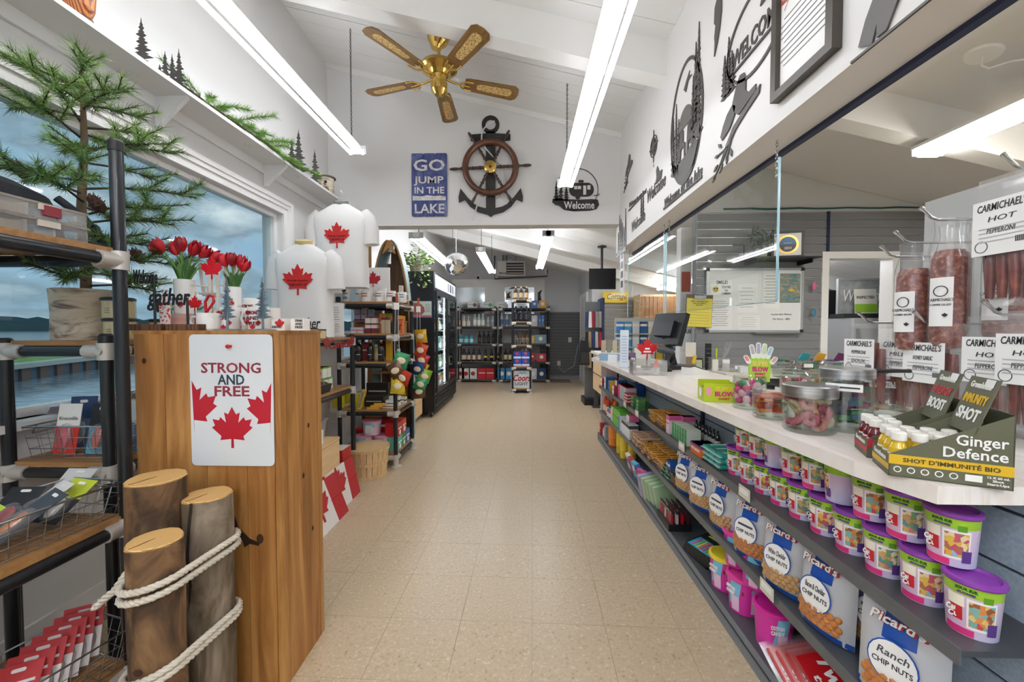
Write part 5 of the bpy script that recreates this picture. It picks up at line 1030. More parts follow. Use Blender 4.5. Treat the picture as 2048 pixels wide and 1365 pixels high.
# ================================================================ ceiling fan
fx, fy, fz = -.648, 3.124, 3.17; t = thing('ceiling_fan', 'brass ceiling fan with five wooden cane inset blades', 'ceiling fan', (fx, fy, fz))
zc = roof(fx)-fz; MB().lathe([(.035, -.11), (.05, -.085), (.078, -.05), (.085, -.012), (.085, 0)], BRASS, 24, TR(0, 0, zc+.002) @ RY(SL)).to('canopy', t); MB().cyl((0, 0, .1), (0, 0, zc-.06), .013, BRASS, 10).to('downrod', t)
MB().lathe([(.03, .125), (.09, .12), (.135, .10), (.14, .075), (.12, .06), (.09, .045), (.07, .02)], BRASS, 32).to('motor_housing', t)
for i in range(40): MB().box((.112*math.cos(i*PI/20), .112*math.sin(i*PI/20), .112), (.02, .006, .006), mat('#8a6a20', .3, 1), TR(0, 0, 0)).to('vent_slot', t) if False else None
MB().lathe([(.05, -.10), (.062, -.085), (.065, -.03), (.05, -.02), (.06, .02)], BRASS, 24).to('switch_housing', t); MB().lathe([(.001, -.125), (.035, -.118), (.05, -.10)], BRASS, 20).to('bottom_cap', t)
FW_ = nodemat('blade_oak', [(.3, '#5c3f22'), (.5, '#83602f'), (.75, '#97713f')], 14, (.6, 9, 1), kind='noise', dist=1.5, r=.4); CANE = nodemat('woven_cane', [(.25, '#6b4f28'), (.4, '#c9a765'), (.7, '#d9bb7c')], 90, kind='vor', r=.6)
bl = MB().prism([(.20, -.052), (.23, -.06), (.60, -.074), (.635, -.05), (.645, 0), (.635, .05), (.60, .074), (.23, .06), (.20, .052)], .007, FW_, RX(-.2)).mesh('blade'); cn = MB().prism([(.30, -.022), (.33, -.03), (.56, -.037), (.585, -.02), (.585, .02), (.56, .037), (.33, .03), (.30, .022)], .0015, CANE, RX(-.2) @ TR(0, 0, -.0016)).mesh('cane_inset')
for i in range(5):
    a = math.radians(92+72*i); b = MB().to('blade', t, rz=a, me=bl); MB().to('cane_inset', b, me=cn)
    q = MB(); q.tube([(.06, 0, .01), (.12, 0, -.005), (.17, 0, -.008)], .009, BRASS, 6)
    for s in (-1, 1): q.tube([(.16, 0, -.008), (.185, s*.035, -.010), (.21, s*.05, -.010), (.26, s*.052, -.010)], .007, BRASS, 6)
    q.tube([(.17, 0, -.008), (.24, 0, -.012)], .006, BRASS, 6); q.to('blade_iron', b)
MB().cyl((.06, -.02, -.05), (.06, -.02, -.25), .0015, BRASS, 5).to('pull_chain', t); MB().lathe([(.002, 0), (.009, -.02), (.006, -.045), (.001, -.05)], mat('#b9773a', .4), 10, TR(.06, -.02, -.25)).to('chain_pull', t)
# ================================================================ metal art on the header wall (x = XH, facing the aisle)
XA = XH-.001; ME = mat('#5a5754', .45, .35)
def hy(x): return px(x, 658, X=XA).y
def hz(x, y): return px(x, y, X=XA).z
def art(name, label, cx, cy, cat='wall decoration'):
    p = px(cx, cy, X=XA); return thing(name, label, cat, p), TR(0, 0, 0) @ FX
# big oval cabin and trees
t, f = art('metal_art', 'big oval metal scene of trees, sunset and deck chairs on the header wall', 1372, 245); rw, rh = .225, .345
ring(MB(), 1, .018, .006, ME, f, 48, rw, rh).to('oval_frame', t)
for i, (x, h, w, z) in enumerate(((-.185, .36, .075, -.24), (-.14, .44, .085, -.26), (-.10, .34, .07, -.27), (.13, .46, .11, -.10), (.165, .60, .12, -.16), (.10, .36, .09, -.16))): MB().prism([(q+x, r_+z) for q, r_ in pine(h, w, 9, i+20, .1)], .006, ME, f).to('tree', t)
MB().prism([(.10*math.cos(a)+.0, .11*math.sin(a)-.02) for a in [PI*i/16 for i in range(17)]], .005, mat('#77736e', .5, .3), f).to('sun', t)
MB().prism([(-.2, -.16), (-.12, -.20), (.0, -.19), (.12, -.15), (.19, -.18), (.13, -.285), (0, -.335), (-.12, -.29)], .006, ME, f).to('ground', t)
for x in (-.05, .06): MB().prism([(x-.035, -.19), (x-.03, -.10), (x-.02, -.03), (x+.02, -.03), (x+.025, -.10), (x+.05, -.11), (x+.05, -.19), (x+.04, -.19), (x+.035, -.125), (x-.01, -.13), (x-.02, -.19)], .007, ME, f).to('chair', t)
MB().prism([(-.03, .20), (.02, .24), (.05, .26), (.04, .235), (.08, .22), (.03, .215), (0, .17)], .005, ME, f).to('bird', t)
# compass
t, f = art('compass', 'small round metal compass rose on the header wall', 1308, 293); ring(MB(), .075, .008, .005, ME, f, 28).to('outer_ring', t); ring(MB(), .05, .005, .005, ME, f, 24).to('inner_ring', t)
MB().prism([(0, .115), (.016, .016), (.095, 0), (.016, -.016), (0, -.115), (-.016, -.016), (-.095, 0), (-.016, .016)], .006, ME, f).to('star', t); MB().prism([(x*.7-y*.7, x*.7+y*.7) for x, y in ((0, .06), (.012, .012), (.06, 0), (.012, -.012), (0, -.06), (-.012, -.012), (-.06, 0), (-.012, .012))], .005, ME, f).to('star', t)
MB().text('S', .03, ME, TR(0, 0, -.135) @ f, ext=.004).to('lettering', t)
# bird on a branch (large) and a smaller one
def birds(label, cx, cy, s):
    t, f = art('bird_art', label, cx, cy); f = f @ SC(s, s, 1)
    MB().prism([(.02, .16), (.06, .20), (.10, .19), (.12, .15), (.12, .08), (.15, .05), (.22, .055), (.22, .02), (.13, .0), (.05, -.02), (.0, .02), (-.02, .08)], .006, ME, f).to('bird', t)
    MB().prism([(-.13, .0), (-.08, .05), (-.02, .075), (.02, .05), (.0, .0), (-.05, -.05), (-.14, -.08), (-.16, -.05)], .006, ME, f).to('bird', t)
    MB().prism([(.26, .03), (.25, -.01), (.12, -.05), (.02, -.09), (-.06, -.15), (-.14, -.22), (-.16, -.215), (-.09, -.13), (-.01, -.06), (.12, -.015)], .006, ME, f).to('branch', t)
    for x, y, a in ((-.17, -.1, 2.4), (-.21, -.15, 3), (-.15, -.25, 4), (-.22, -.22, 3.6), (-.08, -.22, 4.6), (-.03, -.2, 5), (-.24, -.28, 3.8)): MB().prism([(x+.03*math.cos(a), y+.03*math.sin(a)), (x+.012*math.cos(a+1.57), y+.012*math.sin(a+1.57)), (x-.03*math.cos(a), y-.03*math.sin(a)), (x-.012*math.cos(a+1.57), y-.012*math.sin(a+1.57))], .006, ME, f).to('leaf', t)
    for a, b in (((-.1, -.17), (-.24, -.28)), ((-.02, -.1), (-.08, -.22)), ((-.06, -.15), (-.2, -.15))): MB().line([a, b], .008, .006, ME, f).to('twig', t)
birds('large metal birds on a leafy branch, below the framed certificate', 1470, 232, .74); birds('small metal birds on a branch at the partition end of the header wall', 1257, 338, .55)
def word_art(label, word, a, b, h, sz=None, tree=None, bird=False, bar=False):
    """a,b pixel ends of the baseline"""
    p, q = px(*a, X=XA), px(*b, X=XA); t = thing('word_art', label, 'sign', ((p+q)/2)); ln = (p-q).length; f = FX @ RZ(math.atan2(q.z-p.z, p.y-q.y))
    MB().text(word, h, ME, TR(0, 0, h*.3) @ f, ext=.006, bold=.015, shear=.25, width=ln*.98).to('lettering', t)
    if bar: MB().bb((-.006, -ln/2, -h*.06-.012), (0, ln/2, -h*.06), ME).to('base_bar', t)
    if tree:
        for i, y in enumerate(tree): MB().prism([(k+y, z) for k, z in pine(h*1.5, .06, 6, i+50, .1)], .006, ME, TR(0, 0, h*.45) @ f).to('tree', t)
    if bird: MB().prism([(0, 0), (.03, .04), (.02, .09), (.045, .11), (.08, .06), (.14, .05), (.12, .0)], .006, ME, TR(0, 0, h*.55) @ f).to('loon', t)
word_art('metal words welcome to the lake along the bottom of the header wall', 'Welcome to the lake', (1328, 416), (1405, 348), .075, bar=True)
word_art('metal words welcome to our boat on the header wall near the partition', 'Welcome to our boat', (1258, 416), (1293, 385), .055, bar=True)
word_art('metal word welcome with a loon above it', 'Welcome', (1294, 408), (1331, 370), .13, bird=True); word_art('metal word welcome with two pines, low on the header wall', 'Welcome', (1263, 466), (1290, 440), .12, tree=(.1, .15))
t = thing('metal_art', 'row of metal pines standing along the header corner', 'wall decoration', px(1243, 506, X=XA))
for i in range(6): MB().prism([(x-.12+.055*i, z) for x, z in pine(.22+.05*((i*7) % 4), .07, 8, 60+i, .1)], .006, ME, FX).to('tree', t)
MB().bb((-.006, -.2, -.012), (0, .2, 0), ME).to('base_bar', t)
# oval WELCOME cabin sign, fish, certificate, bear
t, f = art('metal_art', 'oval metal sign reading welcome between pine trees and a moose', 1510, 62); ring(MB(), 1, .012, .006, ME, f @ RZ(-.0), 44, .215, .165).to('oval_frame', t)
MB().text('WELCOME', .10, ME, TR(0, 0, -.02) @ f, ext=.006, bold=.02, width=.34).to('lettering', t); MB().bb((-.006, -.2, -.075), (0, .2, -.065), ME).to('base_bar', t)
for i, (x, h) in enumerate(((-.2, .26), (-.235, .2), (-.17, .18), (.2, .24), (.235, .18))): MB().prism([(k+x, z-.14) for k, z in pine(h, .08, 8, 70+i, .1)], .006, ME, f).to('tree', t)
MB().prism([(.02, .02), (.05, .09), (.10, .10), (.13, .16), (.16, .13), (.13, .09), (.13, .02), (.11, .02), (.1, .06), (.06, .06), (.05, .02)], .006, ME, f @ TR(.02, .045, 0)).to('moose', t); MB().prism([(-.06, .2), (-.02, .225), (.03, .19), (.0, .15), (-.05, .165)], .006, ME, f).to('eagle', t)
t, f = art('fish_art', 'metal pike fish silhouette hung nose up on the header wall', 1437, 45); MB().prism([(.01, .14), (.035, .10), (.035, .03), (.02, -.04), (0, -.09), (-.03, -.14), (-.025, -.08), (-.03, -.05), (-.02, .0), (-.035, .02), (-.03, .09)], .006, ME, f).to('fish', t)
p0, p1 = px(1556, 205, X=XA), px(1682, 110, X=XA); FYs = (px(1556, 210, X=XA).y, px(1684, 100, X=XA).y); cz0 = px(1556, 208, X=XA).z; chh = .40; cy0, cy1 = FYs[0], FYs[1]
t = thing('certificate', 'framed 2024 award certificate with red and blue lettering', 'certificate', (XA, (cy0+cy1)/2, cz0)); cw = abs(cy0-cy1); FRM = mat('#4f4a45', .35, .5)
for lo, hi in (((-.03, -cw/2, 0), (0, cw/2, .028)), ((-.03, -cw/2, chh-.028), (0, cw/2, chh)), ((-.03, -cw/2, .028), (0, -cw/2+.028, chh-.028)), ((-.03, cw/2-.028, .028), (0, cw/2, chh-.028))): MB().bb(lo, hi, FRM).to('frame_rail', t)
MB().bb((-.012, -cw/2+.028, .028), (0, cw/2-.028, chh-.028), PAPER).to('sheet', t)
for s, u, z, h, c, w in (('2024', -.33, .83, .035, '#c0442f', .075), ('C', -.09, .80, .07, '#c0442f', None), ('B', .02, .80, .07, '#2c4f9a', None), ('RB', .16, .80, .07, '#c0442f', .1)): MB().text(s, h, mat(c, .5), TR(-.0132, -u*cw, z*chh) @ FX, ext=.0006, bold=.02, shear=.15, width=w).to('lettering', t)
for i in range(9): MB().bb((-.0132, -.10-.02*((i*5) % 3), chh*(.66-.05*i)), (-.0126, .10+.015*((i*3) % 4), chh*(.66-.05*i)+.004), mat('#8b8b8b', .6)).to('print', t)
MB().line([(-.04, .74*chh), (-.02, .79*chh), (-.06, .82*chh), (-.01, .84*chh), (0, .89*chh), (.015, .84*chh)], .003, .0006, mat('#c9a19a', .6), TR(-.0128, .06, 0) @ FX).to('emblem', t)
t, f = art('bear_art', 'metal walking bear silhouette over the snack counter', 1800, -18); f = f @ SC(.72, .72, 1); MB().prism([(-.16, -.08), (-.13, .0), (-.1, .05), (-.02, .08), (.08, .08), (.13, .12), (.16, .10), (.2, .06), (.17, .03), (.15, -.02), (.14, -.10), (.1, -.10), (.1, -.03), (.0, -.03), (-.04, -.10), (-.08, -.10), (-.08, -.05), (-.10, -.11)], .006, ME, f).to('bear', t); MB().bb((-.006, -.14, -.086), (0, .14, -.079), ME).to('base_bar', t)
# ================================================================ counter and its shelves
CT = nodemat('pale_laminate', [(.3, '#dfd4c9'), (.5, '#ece5de'), (.7, '#f2ede8')], 6, (9, 1, 1), dist=.4, r=.3, detail=5)
ZC, XF = .94, .75
t = thing('counter', 'long pale wood grain shop counter above the snack shelves', 'counter', (1.0, 2.6, 0)); M = TR(-1.0, -2.6, 0)
MB(M).prism([(.815, .8), (.775, .95), (.757, 1.25), (.75, 1.8), (.735, 4.3), (.85, 4.55), (1.35, 4.55), (1.35, 1.75), (1.62, 1.75), (1.62, .8)], .036, CT, TR(0, 0, ZC-.036)).to('top', t)
MB(M).bb((XF+.06, .83, ZC-.058), (1.6, 4.4, ZC-.036), mat('#cdc7c1', .5)).to('sub_top', t) if False else MB(M).bb((.95, .85, ZC-.058), (1.34, 4.4, ZC-.036), mat('#cdc7c1', .5)).to('sub_top', t)
MB(M).bb((1.09, .86, 0), (1.34, 4.5, ZC-.058), mat('#d9d4cc', .6)).to('cabinet', t); MB(M).bb((1.34, .86, 0), (1.60, 1.74, ZC-.036), mat('#d9d4cc', .6)).to('cabinet', t)
MB(M).bb((.88, 4.52, 0), (1.13, 4.54, ZC-.04), mat('#e6e4e0', .5)).to('end_panel', t)
XS = 1.06; GP = nodemat('grey_panel', [(.35, '#9aa9ba'), (.65, '#aebccb')], 120, r=.45); GS = mat('#55585c', .38, .3)
t = thing('gondola_shelving', 'grey metal shelving under the counter filled with sweets and snacks', 'shelving', (1.0, 2.5, 0)); M = TR(-1.0, -2.5, 0)
MB(M).bb((XS+.006, .3, 0), (XS+.028, 4.5, .88), mat('#39404a', .6)).to('backer', t)
zz = .10
while zz < .87:
    MB(M).bb((XS, .3, zz), (XS+.006, 4.5, min(zz+.118, .88)), GP).to('back_slat', t); zz += .126
for y in (.62, 2.36, 3.72, 4.46): MB(M).bb((XS-.014, y-.014, .08), (XS, y+.014, .88), NAVY).to('upright', t)
def shelf(z, x0, y0, y1):
    MB(M).bb((x0, y0, z-.012), (XS, y1, z), GS).to('shelf_deck', t); MB(M).bb((x0-.004, y0, z-.03), (x0, y1, z+.004), mat('#6d7176', .35, .4)).to('shelf_edge', t)
S1, S2, S3 = .625, .345, .085
shelf(S1, .85, .78, 4.46); shelf(S2, .855, .3, 4.46)
MB(M).bb((.842, .3, 0), (XS, 4.5, S3), mat('#7d838a', .5)).to('base_deck', t); MB(M).bb((.838, .3, .048), (.842, 4.5, .053), mat('#33373b', .5)).to('base_seam', t); MB(M).bb((.843, .3, S3), (XS, 4.5, S3+.002), GS).to('base_top', t)
for z, x, y in ((S1, .85, 1.52), (S1, .85, 2.12), (S1, .85, 2.95), (S2, .855, 1.38), (S1, .85, 3.3)):
    k = MB(M).box((x-.012, y, z+.004), (.002, .075, .045), mat('#d9d4c4', .4), TR(0, 0, 0)).to('price_holder', t); MB(M).box((x-.0138, y, z+.008), (.001, .055, .02), PAPER).to('price_card', k)
# ------------------------------------------------ candy cups
LIME = mat('#9cc832', .35); PURP = mat('#8a3fa6', .25); GUM = [nodemat('gummies_%d' % i, [(.0, c[0]), (.25, c[1]), (.45, c[2]), (.65, c[3]), (.82, c[4])], 95, kind='cell', r=.35) for i, c in enumerate((('#d98a4a', '#c94f5c', '#7fb0a4', '#e0c07a', '#9a5a3c'), ('#c4566a', '#8fb8c9', '#d9b44a', '#a86a5a', '#e6d0a8'), ('#7a9a6a', '#d1747c', '#c9a06a', '#5f8f9f', '#e8d9b4')))]
CUPL = nodemat('cup_label', [(.3, '#e9a9c6'), (.5, '#cfc4dd'), (.7, '#a8b9dd')], 3, r=.35)
def cup_meshes(g):
    r0, r1, h = .042, .049, .122; M = {}
    def arc(z0, z1, a0, a1, k, off, m):
        mb = MB(); vs = []
        for z in (z0, z1):
            for i in range(k+1):
                a = a0+(a1-a0)*i/k; r = r0+(r1-r0)*z/h+off; vs.append((r*math.cos(a), r*math.sin(a), z))
        return mb.add(vs, [(i, i+1, k+1+i+1, k+1+i) for i in range(k)], m, smooth=True)
    body = MB().lathe([(r0, 0), (r0+.0055, h*.78)], CUPL, 24); body.lathe([(r0+.0055, h*.78), (r1, h)], LIME, 24)
    M['cup'] = body.mesh('cup'); M['lid'] = MB().lathe([(r1+.003, h-.002), (r1+.005, h+.002), (r1+.004, h+.009), (r1-.004, h+.011), (r1-.008, h+.004), (.001, h+.004)], PURP, 24).mesh('lid')
    A = math.radians(180)
    M['window'] = arc(h*.22, h*.70, A+.10, A+1.0, 8, .0012, g).mesh('window'); M['window_rim'] = arc(h*.17, h*.75, A+.02, A+1.08, 8, .0007, PAPER).mesh('window_rim')
    M['emblem'] = arc(h*.28, h*.60, A-.62, A-.12, 5, .0012, mat('#c8232f', .4)).mesh('emblem'); M['popcorn'] = arc(h*.55, h*.76, A-.70, A-.05, 5, .0016, mat('#f5f0dd', .4)).mesh('popcorn')
    M['foot_band'] = arc(0.002, h*.15, A-.9, A+.3, 8, .0008, mat('#e2387f', .4)).mesh('foot_band'); M['badge'] = arc(h*.12, h*.36, A+.75, A+1.15, 4, .0018, mat('#5b3a86', .4)).mesh('badge')
    M['tab'] = arc(h*.74, h*.86, A+.55, A+.9, 4, .0012, mat('#5f9a24', .4)).mesh('tab')
    tx = MB()
    for s, z, sz, w, c in (('SOUR SUR', .91, .009, .036, '#2f6b2a'), ('GUMMIES', .835, .006, .03, '#6a4a9a')): tx.text(s, sz, mat(c, .5), TR(-r1*.985, 0, h*z) @ FX, ext=.003, bold=.02, width=w)
    tx.text('Candy', .018, PAPER, TR(-r1*.87, .018, h*.48) @ RZ(.4) @ FX, ext=.002, bold=.03, width=.03).text('Cup', .018, PAPER, TR(-r1*.87, .018, h*.36) @ RZ(.4) @ FX, ext=.002, bold=.03, width=.022)
    M['lettering'] = tx.mesh('lettering'); return M
CM = [cup_meshes(g) for g in GUM]
def candy_cup(label, loc, k, rz, group):
    t = thing('candy_cup', label, 'candy tub', loc, rz, group=group); t.scale = (.88,)*3
    for n_, me in CM[k % 3].items(): MB().to(n_, t, me=me)
R = random.Random(6)
for i in range(10): candy_cup('lime and purple cup of sour gummies in the lower row under the counter edge', (.932, .838+.1005*i, S1), i, .45+R.uniform(-.12, .12), 'lower row of candy cups')
for i in range(9): candy_cup('lime and purple cup of sour gummies stacked in the upper row under the counter edge', (.938, .888+.1005*i, S1+.119), i+1, (.45 if i not in (3, 6) else -.9)+R.uniform(-.1, .1), 'upper row of candy cups')
# ------------------------------------------------ peanut bags
NUT = mat('#c99a5e', .6); NUT2 = mat('#c97a2a', .6); BLUE = mat('#1f50a8', .3); SILV = mat('#c9cbd0', .3, .1)
def nut_bag(label, loc, rz, nut, name2, group=None, tilt=-.05):
    t = thing('nut_bag', label, 'snack bag', loc, rot=(tilt, 0, rz-PI/2), group=group); w, h = .165, .245; n = 8
    def dep(u, v): return .046*math.sin(PI*min(1, max(0, u)))**.6*(math.sin(PI*min(1, v*.86+.12))**.7 if v < .9 else math.sin(PI*(.9*.86+.12))**.7*(1-v)/.1)
    def skin(s, u0, u1, v0, v1, m, off=0., nu=6, nv=6):
        vs = [((u-.5)*w*(1-.12*max(0, v-.7)), s*(dep(u, v)+off), v*h) for v in [v0+(v1-v0)*j/nv for j in range(nv+1)] for u in [u0+(u1-u0)*i/nu for i in range(nu+1)]]
        fs = [(j*(nu+1)+i, j*(nu+1)+i+1, (j+1)*(nu+1)+i+1, (j+1)*(nu+1)+i) for j in range(nv) for i in range(nu)]
        return MB().add(vs, [tuple(reversed(f)) for f in fs] if s > 0 else fs, m, smooth=True)
    skin(-1, 0, 1, 0, 1, SILV, 0, 8, 10).to('bag_front', t); skin(1, 0, 1, 0, 1, SILV, 0, 8, 10).to('bag_back', t)
    skin(-1, .34, .72, .66, .97, BLUE, .0012).to('blue_panel', t); skin(-1, .0, 1, .0, .07, BLUE, .001).to('blue_foot', t)
    skin(-1, .12, .88, .10, .36, POLY, .010).to('window', t)
    R = random.Random(int(loc[1]*1000))
    for j in range(4):
        for i in range(7):
            u = .16+.105*i+(.05 if j % 2 else 0); v = .13+.06*j
            if u > .88: continue
            MB().ball(((u-.5)*w, -dep(u, v)-.002, v*h), .0105*R.uniform(.9, 1.1), nut, 8, 5, sc=(1, .8, .9)).to('nut', t)
    MB().prism(circ(.048, 20, 0, .118, sy=1.06), .0012, BLUE, TR(0, -.0485, 0) @ FY).to('oval_rim', t); MB().prism(circ(.045, 20, 0, .118, sy=1.06), .001, PAPER, TR(0, -.0498, 0) @ FY).to('oval_label', t)
    for s, z, sz, wd, sh, m in ((name2, .136, .024, .06, .2, mat('#4a4a52', .5)), ('CHIP NUTS', .110, .018, .075, 0, mat('#22222a', .5))): MB().text(s, sz, m, TR(0, -.0512, z) @ FY, ext=.001, bold=.01, shear=sh, width=wd).to('lettering', t)
    MB().text("Picard's", .036, mat('#b3242e', .4), TR(.002, -.0385, .208) @ RX(.12) @ FY @ RZ(-.0), ext=.002, bold=.03, shear=.3, width=.112).to('lettering', t); MB().text("Picard's", .036, PAPER, TR(0, -.0415, .209) @ RX(.12) @ FY, ext=.002, bold=.015, shear=.3, width=.105).to('lettering', t)
    return t
for i, (y, nm, nut, lab) in enumerate(((2.19, 'Plain', NUT, 'next to the blue breath mint box'), (2.0, 'Dill', NUT, 'second in the row from the breath mints'), (1.79, 'BBQ', NUT, 'third in the row from the breath mints'), (1.57, 'Salt', NUT2, 'with darker nuts, fourth from the breath mints'), (1.375, 'White Cheddar', NUT, 'lettered white cheddar'), (1.19, 'Bacon & Cheddar', NUT2, 'lettered bacon and cheddar'), (.955, 'Ranch', NUT2, 'lettered ranch'))):
    nut_bag('silver and blue bag of coated peanuts ' + lab, (.902, y, S2+.003), .35+.12*math.sin(i*2.3), nut, nm)
for y in (1.10, 1.29, 1.48, 1.70, 1.92): nut_bag('silver and blue bag of coated peanuts lying behind the front row', (.995, y, S2+.003), .2, NUT, 'Plain', 'rear peanut bags')
# ------------------------------------------------ small goods helpers for the long shelves
def wrapper(label, loc, rot, l, w, h, col, end, group=None, txt=None, tcol='#ffffff', name='candy_bar', cat='candy bar'):
    """wrapped bar along local x with crimped ends"""
    t = thing(name, label, cat, loc, rot=rot, group=group); m = mat(col, .3)
    MB().prism(rrect(w, h, h*.4, 3, 0, h/2), l*.86, m, TR(-l*.43, 0, 0) @ RZ(PI/2) @ RX(PI/2)).to('wrapper', t)
    for s in (-1, 1): MB().box((s*l*.465, 0, h/2), (l*.07, w, .002), mat(end, .3)).to('crimp', t)
    if txt: MB().text(txt, w*.6, mat(tcol, .4), TR(0, 0, h+.001), ext=.0006, bold=.03, width=l*.6).to('lettering', t)
    return t
def bars(label, group, x0, y0, nx, ny, nz, z, l, w, h, col, end, txt, tcol, jit=.01, rz=0.):
    R = random.Random(int(y0*100))
    for k in range(nz):
        for j in range(ny):
            for i in range(nx): wrapper(label, (x0+l/2+i*(l+.004)+R.uniform(-jit, jit), y0+j*(w+.004)+R.uniform(-jit, jit)*.4, z+k*h*1.04), (0, 0, PI*.0+rz+R.uniform(-.12, .12)), l, w, h, col, end, group, txt, tcol)
# shelf one from the far end towards the camera
g1 = [('#c8262f', '#f0e6da', .06), ('#d83a35', '#f2d24a', .05), ('#2f6fb5', '#e8e8ea', .05), ('#e8e4de', '#c23b45', .05), ('#e0b03a', '#3b6fb0', .05), ('#2b5ea8', '#f0efe9', .05), ('#b83a5a', '#f4e9d9', .05)]
for i, (c, s, w) in enumerate(g1): carton(['red', 'scarlet', 'blue', 'white', 'yellow', 'royal blue', 'raspberry'][i] + ' boxed treat in the mixed cluster at the far end of the top shelf', (.91+.05*(i % 2), 4.40-.095*i, S1), (.10, .08, .08+.02*(i % 3)), c, txt='mint', face='-x', side=s, tcol='#333333', tsz=.02)
for i in range(4): carton('tall white first aid box with a dark red edge', (.92, 3.66-.072*i, S1), (.09, .06, .125), '#cfd1d3' if i else '#e7a04a', group='white boxes with red edge', side='#e0569a' if not i else '#c9cbce', band=[(.94, 1, '#a83440')])
carton('royal blue box standing behind the white first aid boxes', (1.01, 3.52, S1), (.08, .1, .15), '#2456a8', side='#2f66bb'); carton('striped red gum carton in front of the white boxes', (.90, 3.36, S1), (.08, .09, .085), '#b8303e', band=[(.2, .3, '#efe0dc'), (.5, .6, '#efe0dc'), (.8, .9, '#efe0dc')])
for j in range(3):
    for k in range(3):
        t = thing('mint_box', 'clear green mint box in the stacked block', 'mints', (.905+.055*(j % 2), 3.24-.075*j, S1+.028*k), group='green mint boxes'); MB().box((0, 0, .013), (.05, .07, .025), clear('green_clear', '#c4ebc0', .4, .1, .35, '#9ad694')).to('case', t); MB().box((-.0255, 0, .013), (.001, .05, .016), mat('#63b35c', .4)).to('label_band', t)
bars('yellow wrapped candy bar with dark red lettering in the top shelf pile', 'yellow bars on the top shelf', .875, 2.52, 2, 8, 3, S1, .088, .038, .020, '#e0a63a', '#3b2a6a', 'CRISP', '#8c2a34')
for i in range(2): carton('pink and white boxed gum lettered in pink', (.90+.07*i, 2.40-.03*i, S1), (.07, .05, .11), '#e8d3dd', group='pink gum boxes', txt='gum', face='-x', tcol='#d2448a', tsz=.02, band=[(.75, 1, '#d95f9c')])
for j in range(6): carton('green and white gum pack standing in a row lettered in white', (.905, 2.32-.035*j, S1), (.075, .03, .085), '#d9e6d8', group='green gum packs', face='-x', txt='gum', tcol='#2e7d4a', side='#3f9a5f')
for j in range(8): bottle('tiny black capped bottle in the row behind the gum packs', (1.0, 2.36-.042*j, S1), .014, .10, '#35383a', '#141414', '#c9cfc9', 'tiny black bottles', n=8, neck=.25)
carton('orange and violet open carton at the shelf edge', (.90, 1.99, S1), (.09, .12, .055), '#e0752f', side='#d86a2c', txt='max', face='-x', tcol='#ffffff', tsz=.025, band=[(.8, 1, '#5f3a8f')])
for i in range(3):
    for k in range(3): wrapper('teal packet of gum with a silver front, in the low stack beside the candy cups', (.945, 1.92-.062*i, S1+.024*k), (0, 0, .05*(k-1)), .17, .058, .022, '#2f9a8c', '#bfe0dc', 'teal gum packets', 'gum', '#e9f4f2', 'gum_packet', 'gum')
# shelf two: far half
for i, c in enumerate(('#d9552f', '#e06a35', '#cf4a2a', '#e58a3c')): bottle(['orange', 'bright orange', 'red orange', 'amber'][i] + ' spray can of repellent at the far end of the middle shelf', (.90+.06*(i % 2), 4.36-.07*i, S2), .026, .17, c, '#d8442a', '#f0e2d0', neck=.12, n=10)
bottle('teal bottle in front of the repellent cans', (.885, 4.10, S2), .024, .11, '#2fa39a', '#1f8a80', '#d8f0ec', neck=.15, n=10); bottle('pink bottle next to the teal one', (.885, 4.03, S2), .022, .11, '#d83f74', '#c03064', '#f4d9e2', neck=.15, n=10); bottle('white lotion bottle on the middle shelf', (.89, 3.94, S2), .026, .15, '#e6e8e6', '#2f8f7a', '#cfe0da', neck=.15, n=10)
for j in range(5): carton('bright green carton of sun lotion', (.915, 3.84-.062*j, S2), (.10, .05, .155), '#6cc040', group='green lotion cartons', face='-x', txt='sun', tcol='#7a3f2a', side='#7ccc4c', tsz=.03)
for j in range(2): bottle('dark green capped bottle behind the lotion cartons', (1.005, 3.84-.09*j, S2), .03, .2, '#2f8f3f', '#1f6f30', '#4fae52', 'green capped bottles', n=10)
for j in range(5): carton('white and grey medicine packet on end', (.90, 3.48-.052*j, S2), (.075, .04, .12), '#d7dadd', group='medicine packets', side='#eef0f0', band=[(.72, .95, '#3f464d')])
carton('pink box on top of the medicine packets', (.93, 3.40, S2+.122), (.08, .09, .05), '#e06a9a', side='#f0e6ea'); carton('blue edged white carton beside the medicine packets', (.90, 3.56, S2), (.09, .05, .13), '#e4ebf2', side='#4f86c4')
bars('tan and red wrapped wafer bar in the middle shelf pile', 'wafer bars', .865, 3.02, 2, 5, 4, S2, .09, .045, .02, '#d8b794', '#8c6a50', 'wafer', '#b8303a')
bars('yellow and purple wrapped candy bar in the middle shelf pile', 'yellow and purple bars', .865, 2.72, 2, 6, 3, S2, .09, .042, .021, '#e3a83c', '#3c2a78', 'CRUNCH', '#8c2a34'); bars('golden wrapped candy bar next to the brown bars', 'golden bars', .87, 2.52, 2, 4, 3, S2, .09, .04, .021, '#dfa238', '#4a3488', 'PEANUT', '#7d2430')
bars('brown and teal wrapped bar in the low pile', 'brown bars', .865, 2.36, 2, 4, 3, S2, .09, .038, .02, '#5b4034', '#4fae94', 'mint', '#e0efe6')
t = thing('display_box', 'open brown cardboard display box of mints', 'box', (.95, 2.30, S2)); MB().bb((-.08, -.06, 0), (.08, .06, .004), mat('#6b5340', .7)).bb((-.08, -.06, 0), (-.076, .06, .05), mat('#6b5340', .7)).bb((.076, -.06, 0), (.08, .06, .10), mat('#6b5340', .7)).bb((-.08, -.06, 0), (.08, -.056, .07), mat('#6b5340', .7)).bb((-.08, .056, 0), (.08, .06, .07), mat('#6b5340', .7)).to('tray', t)
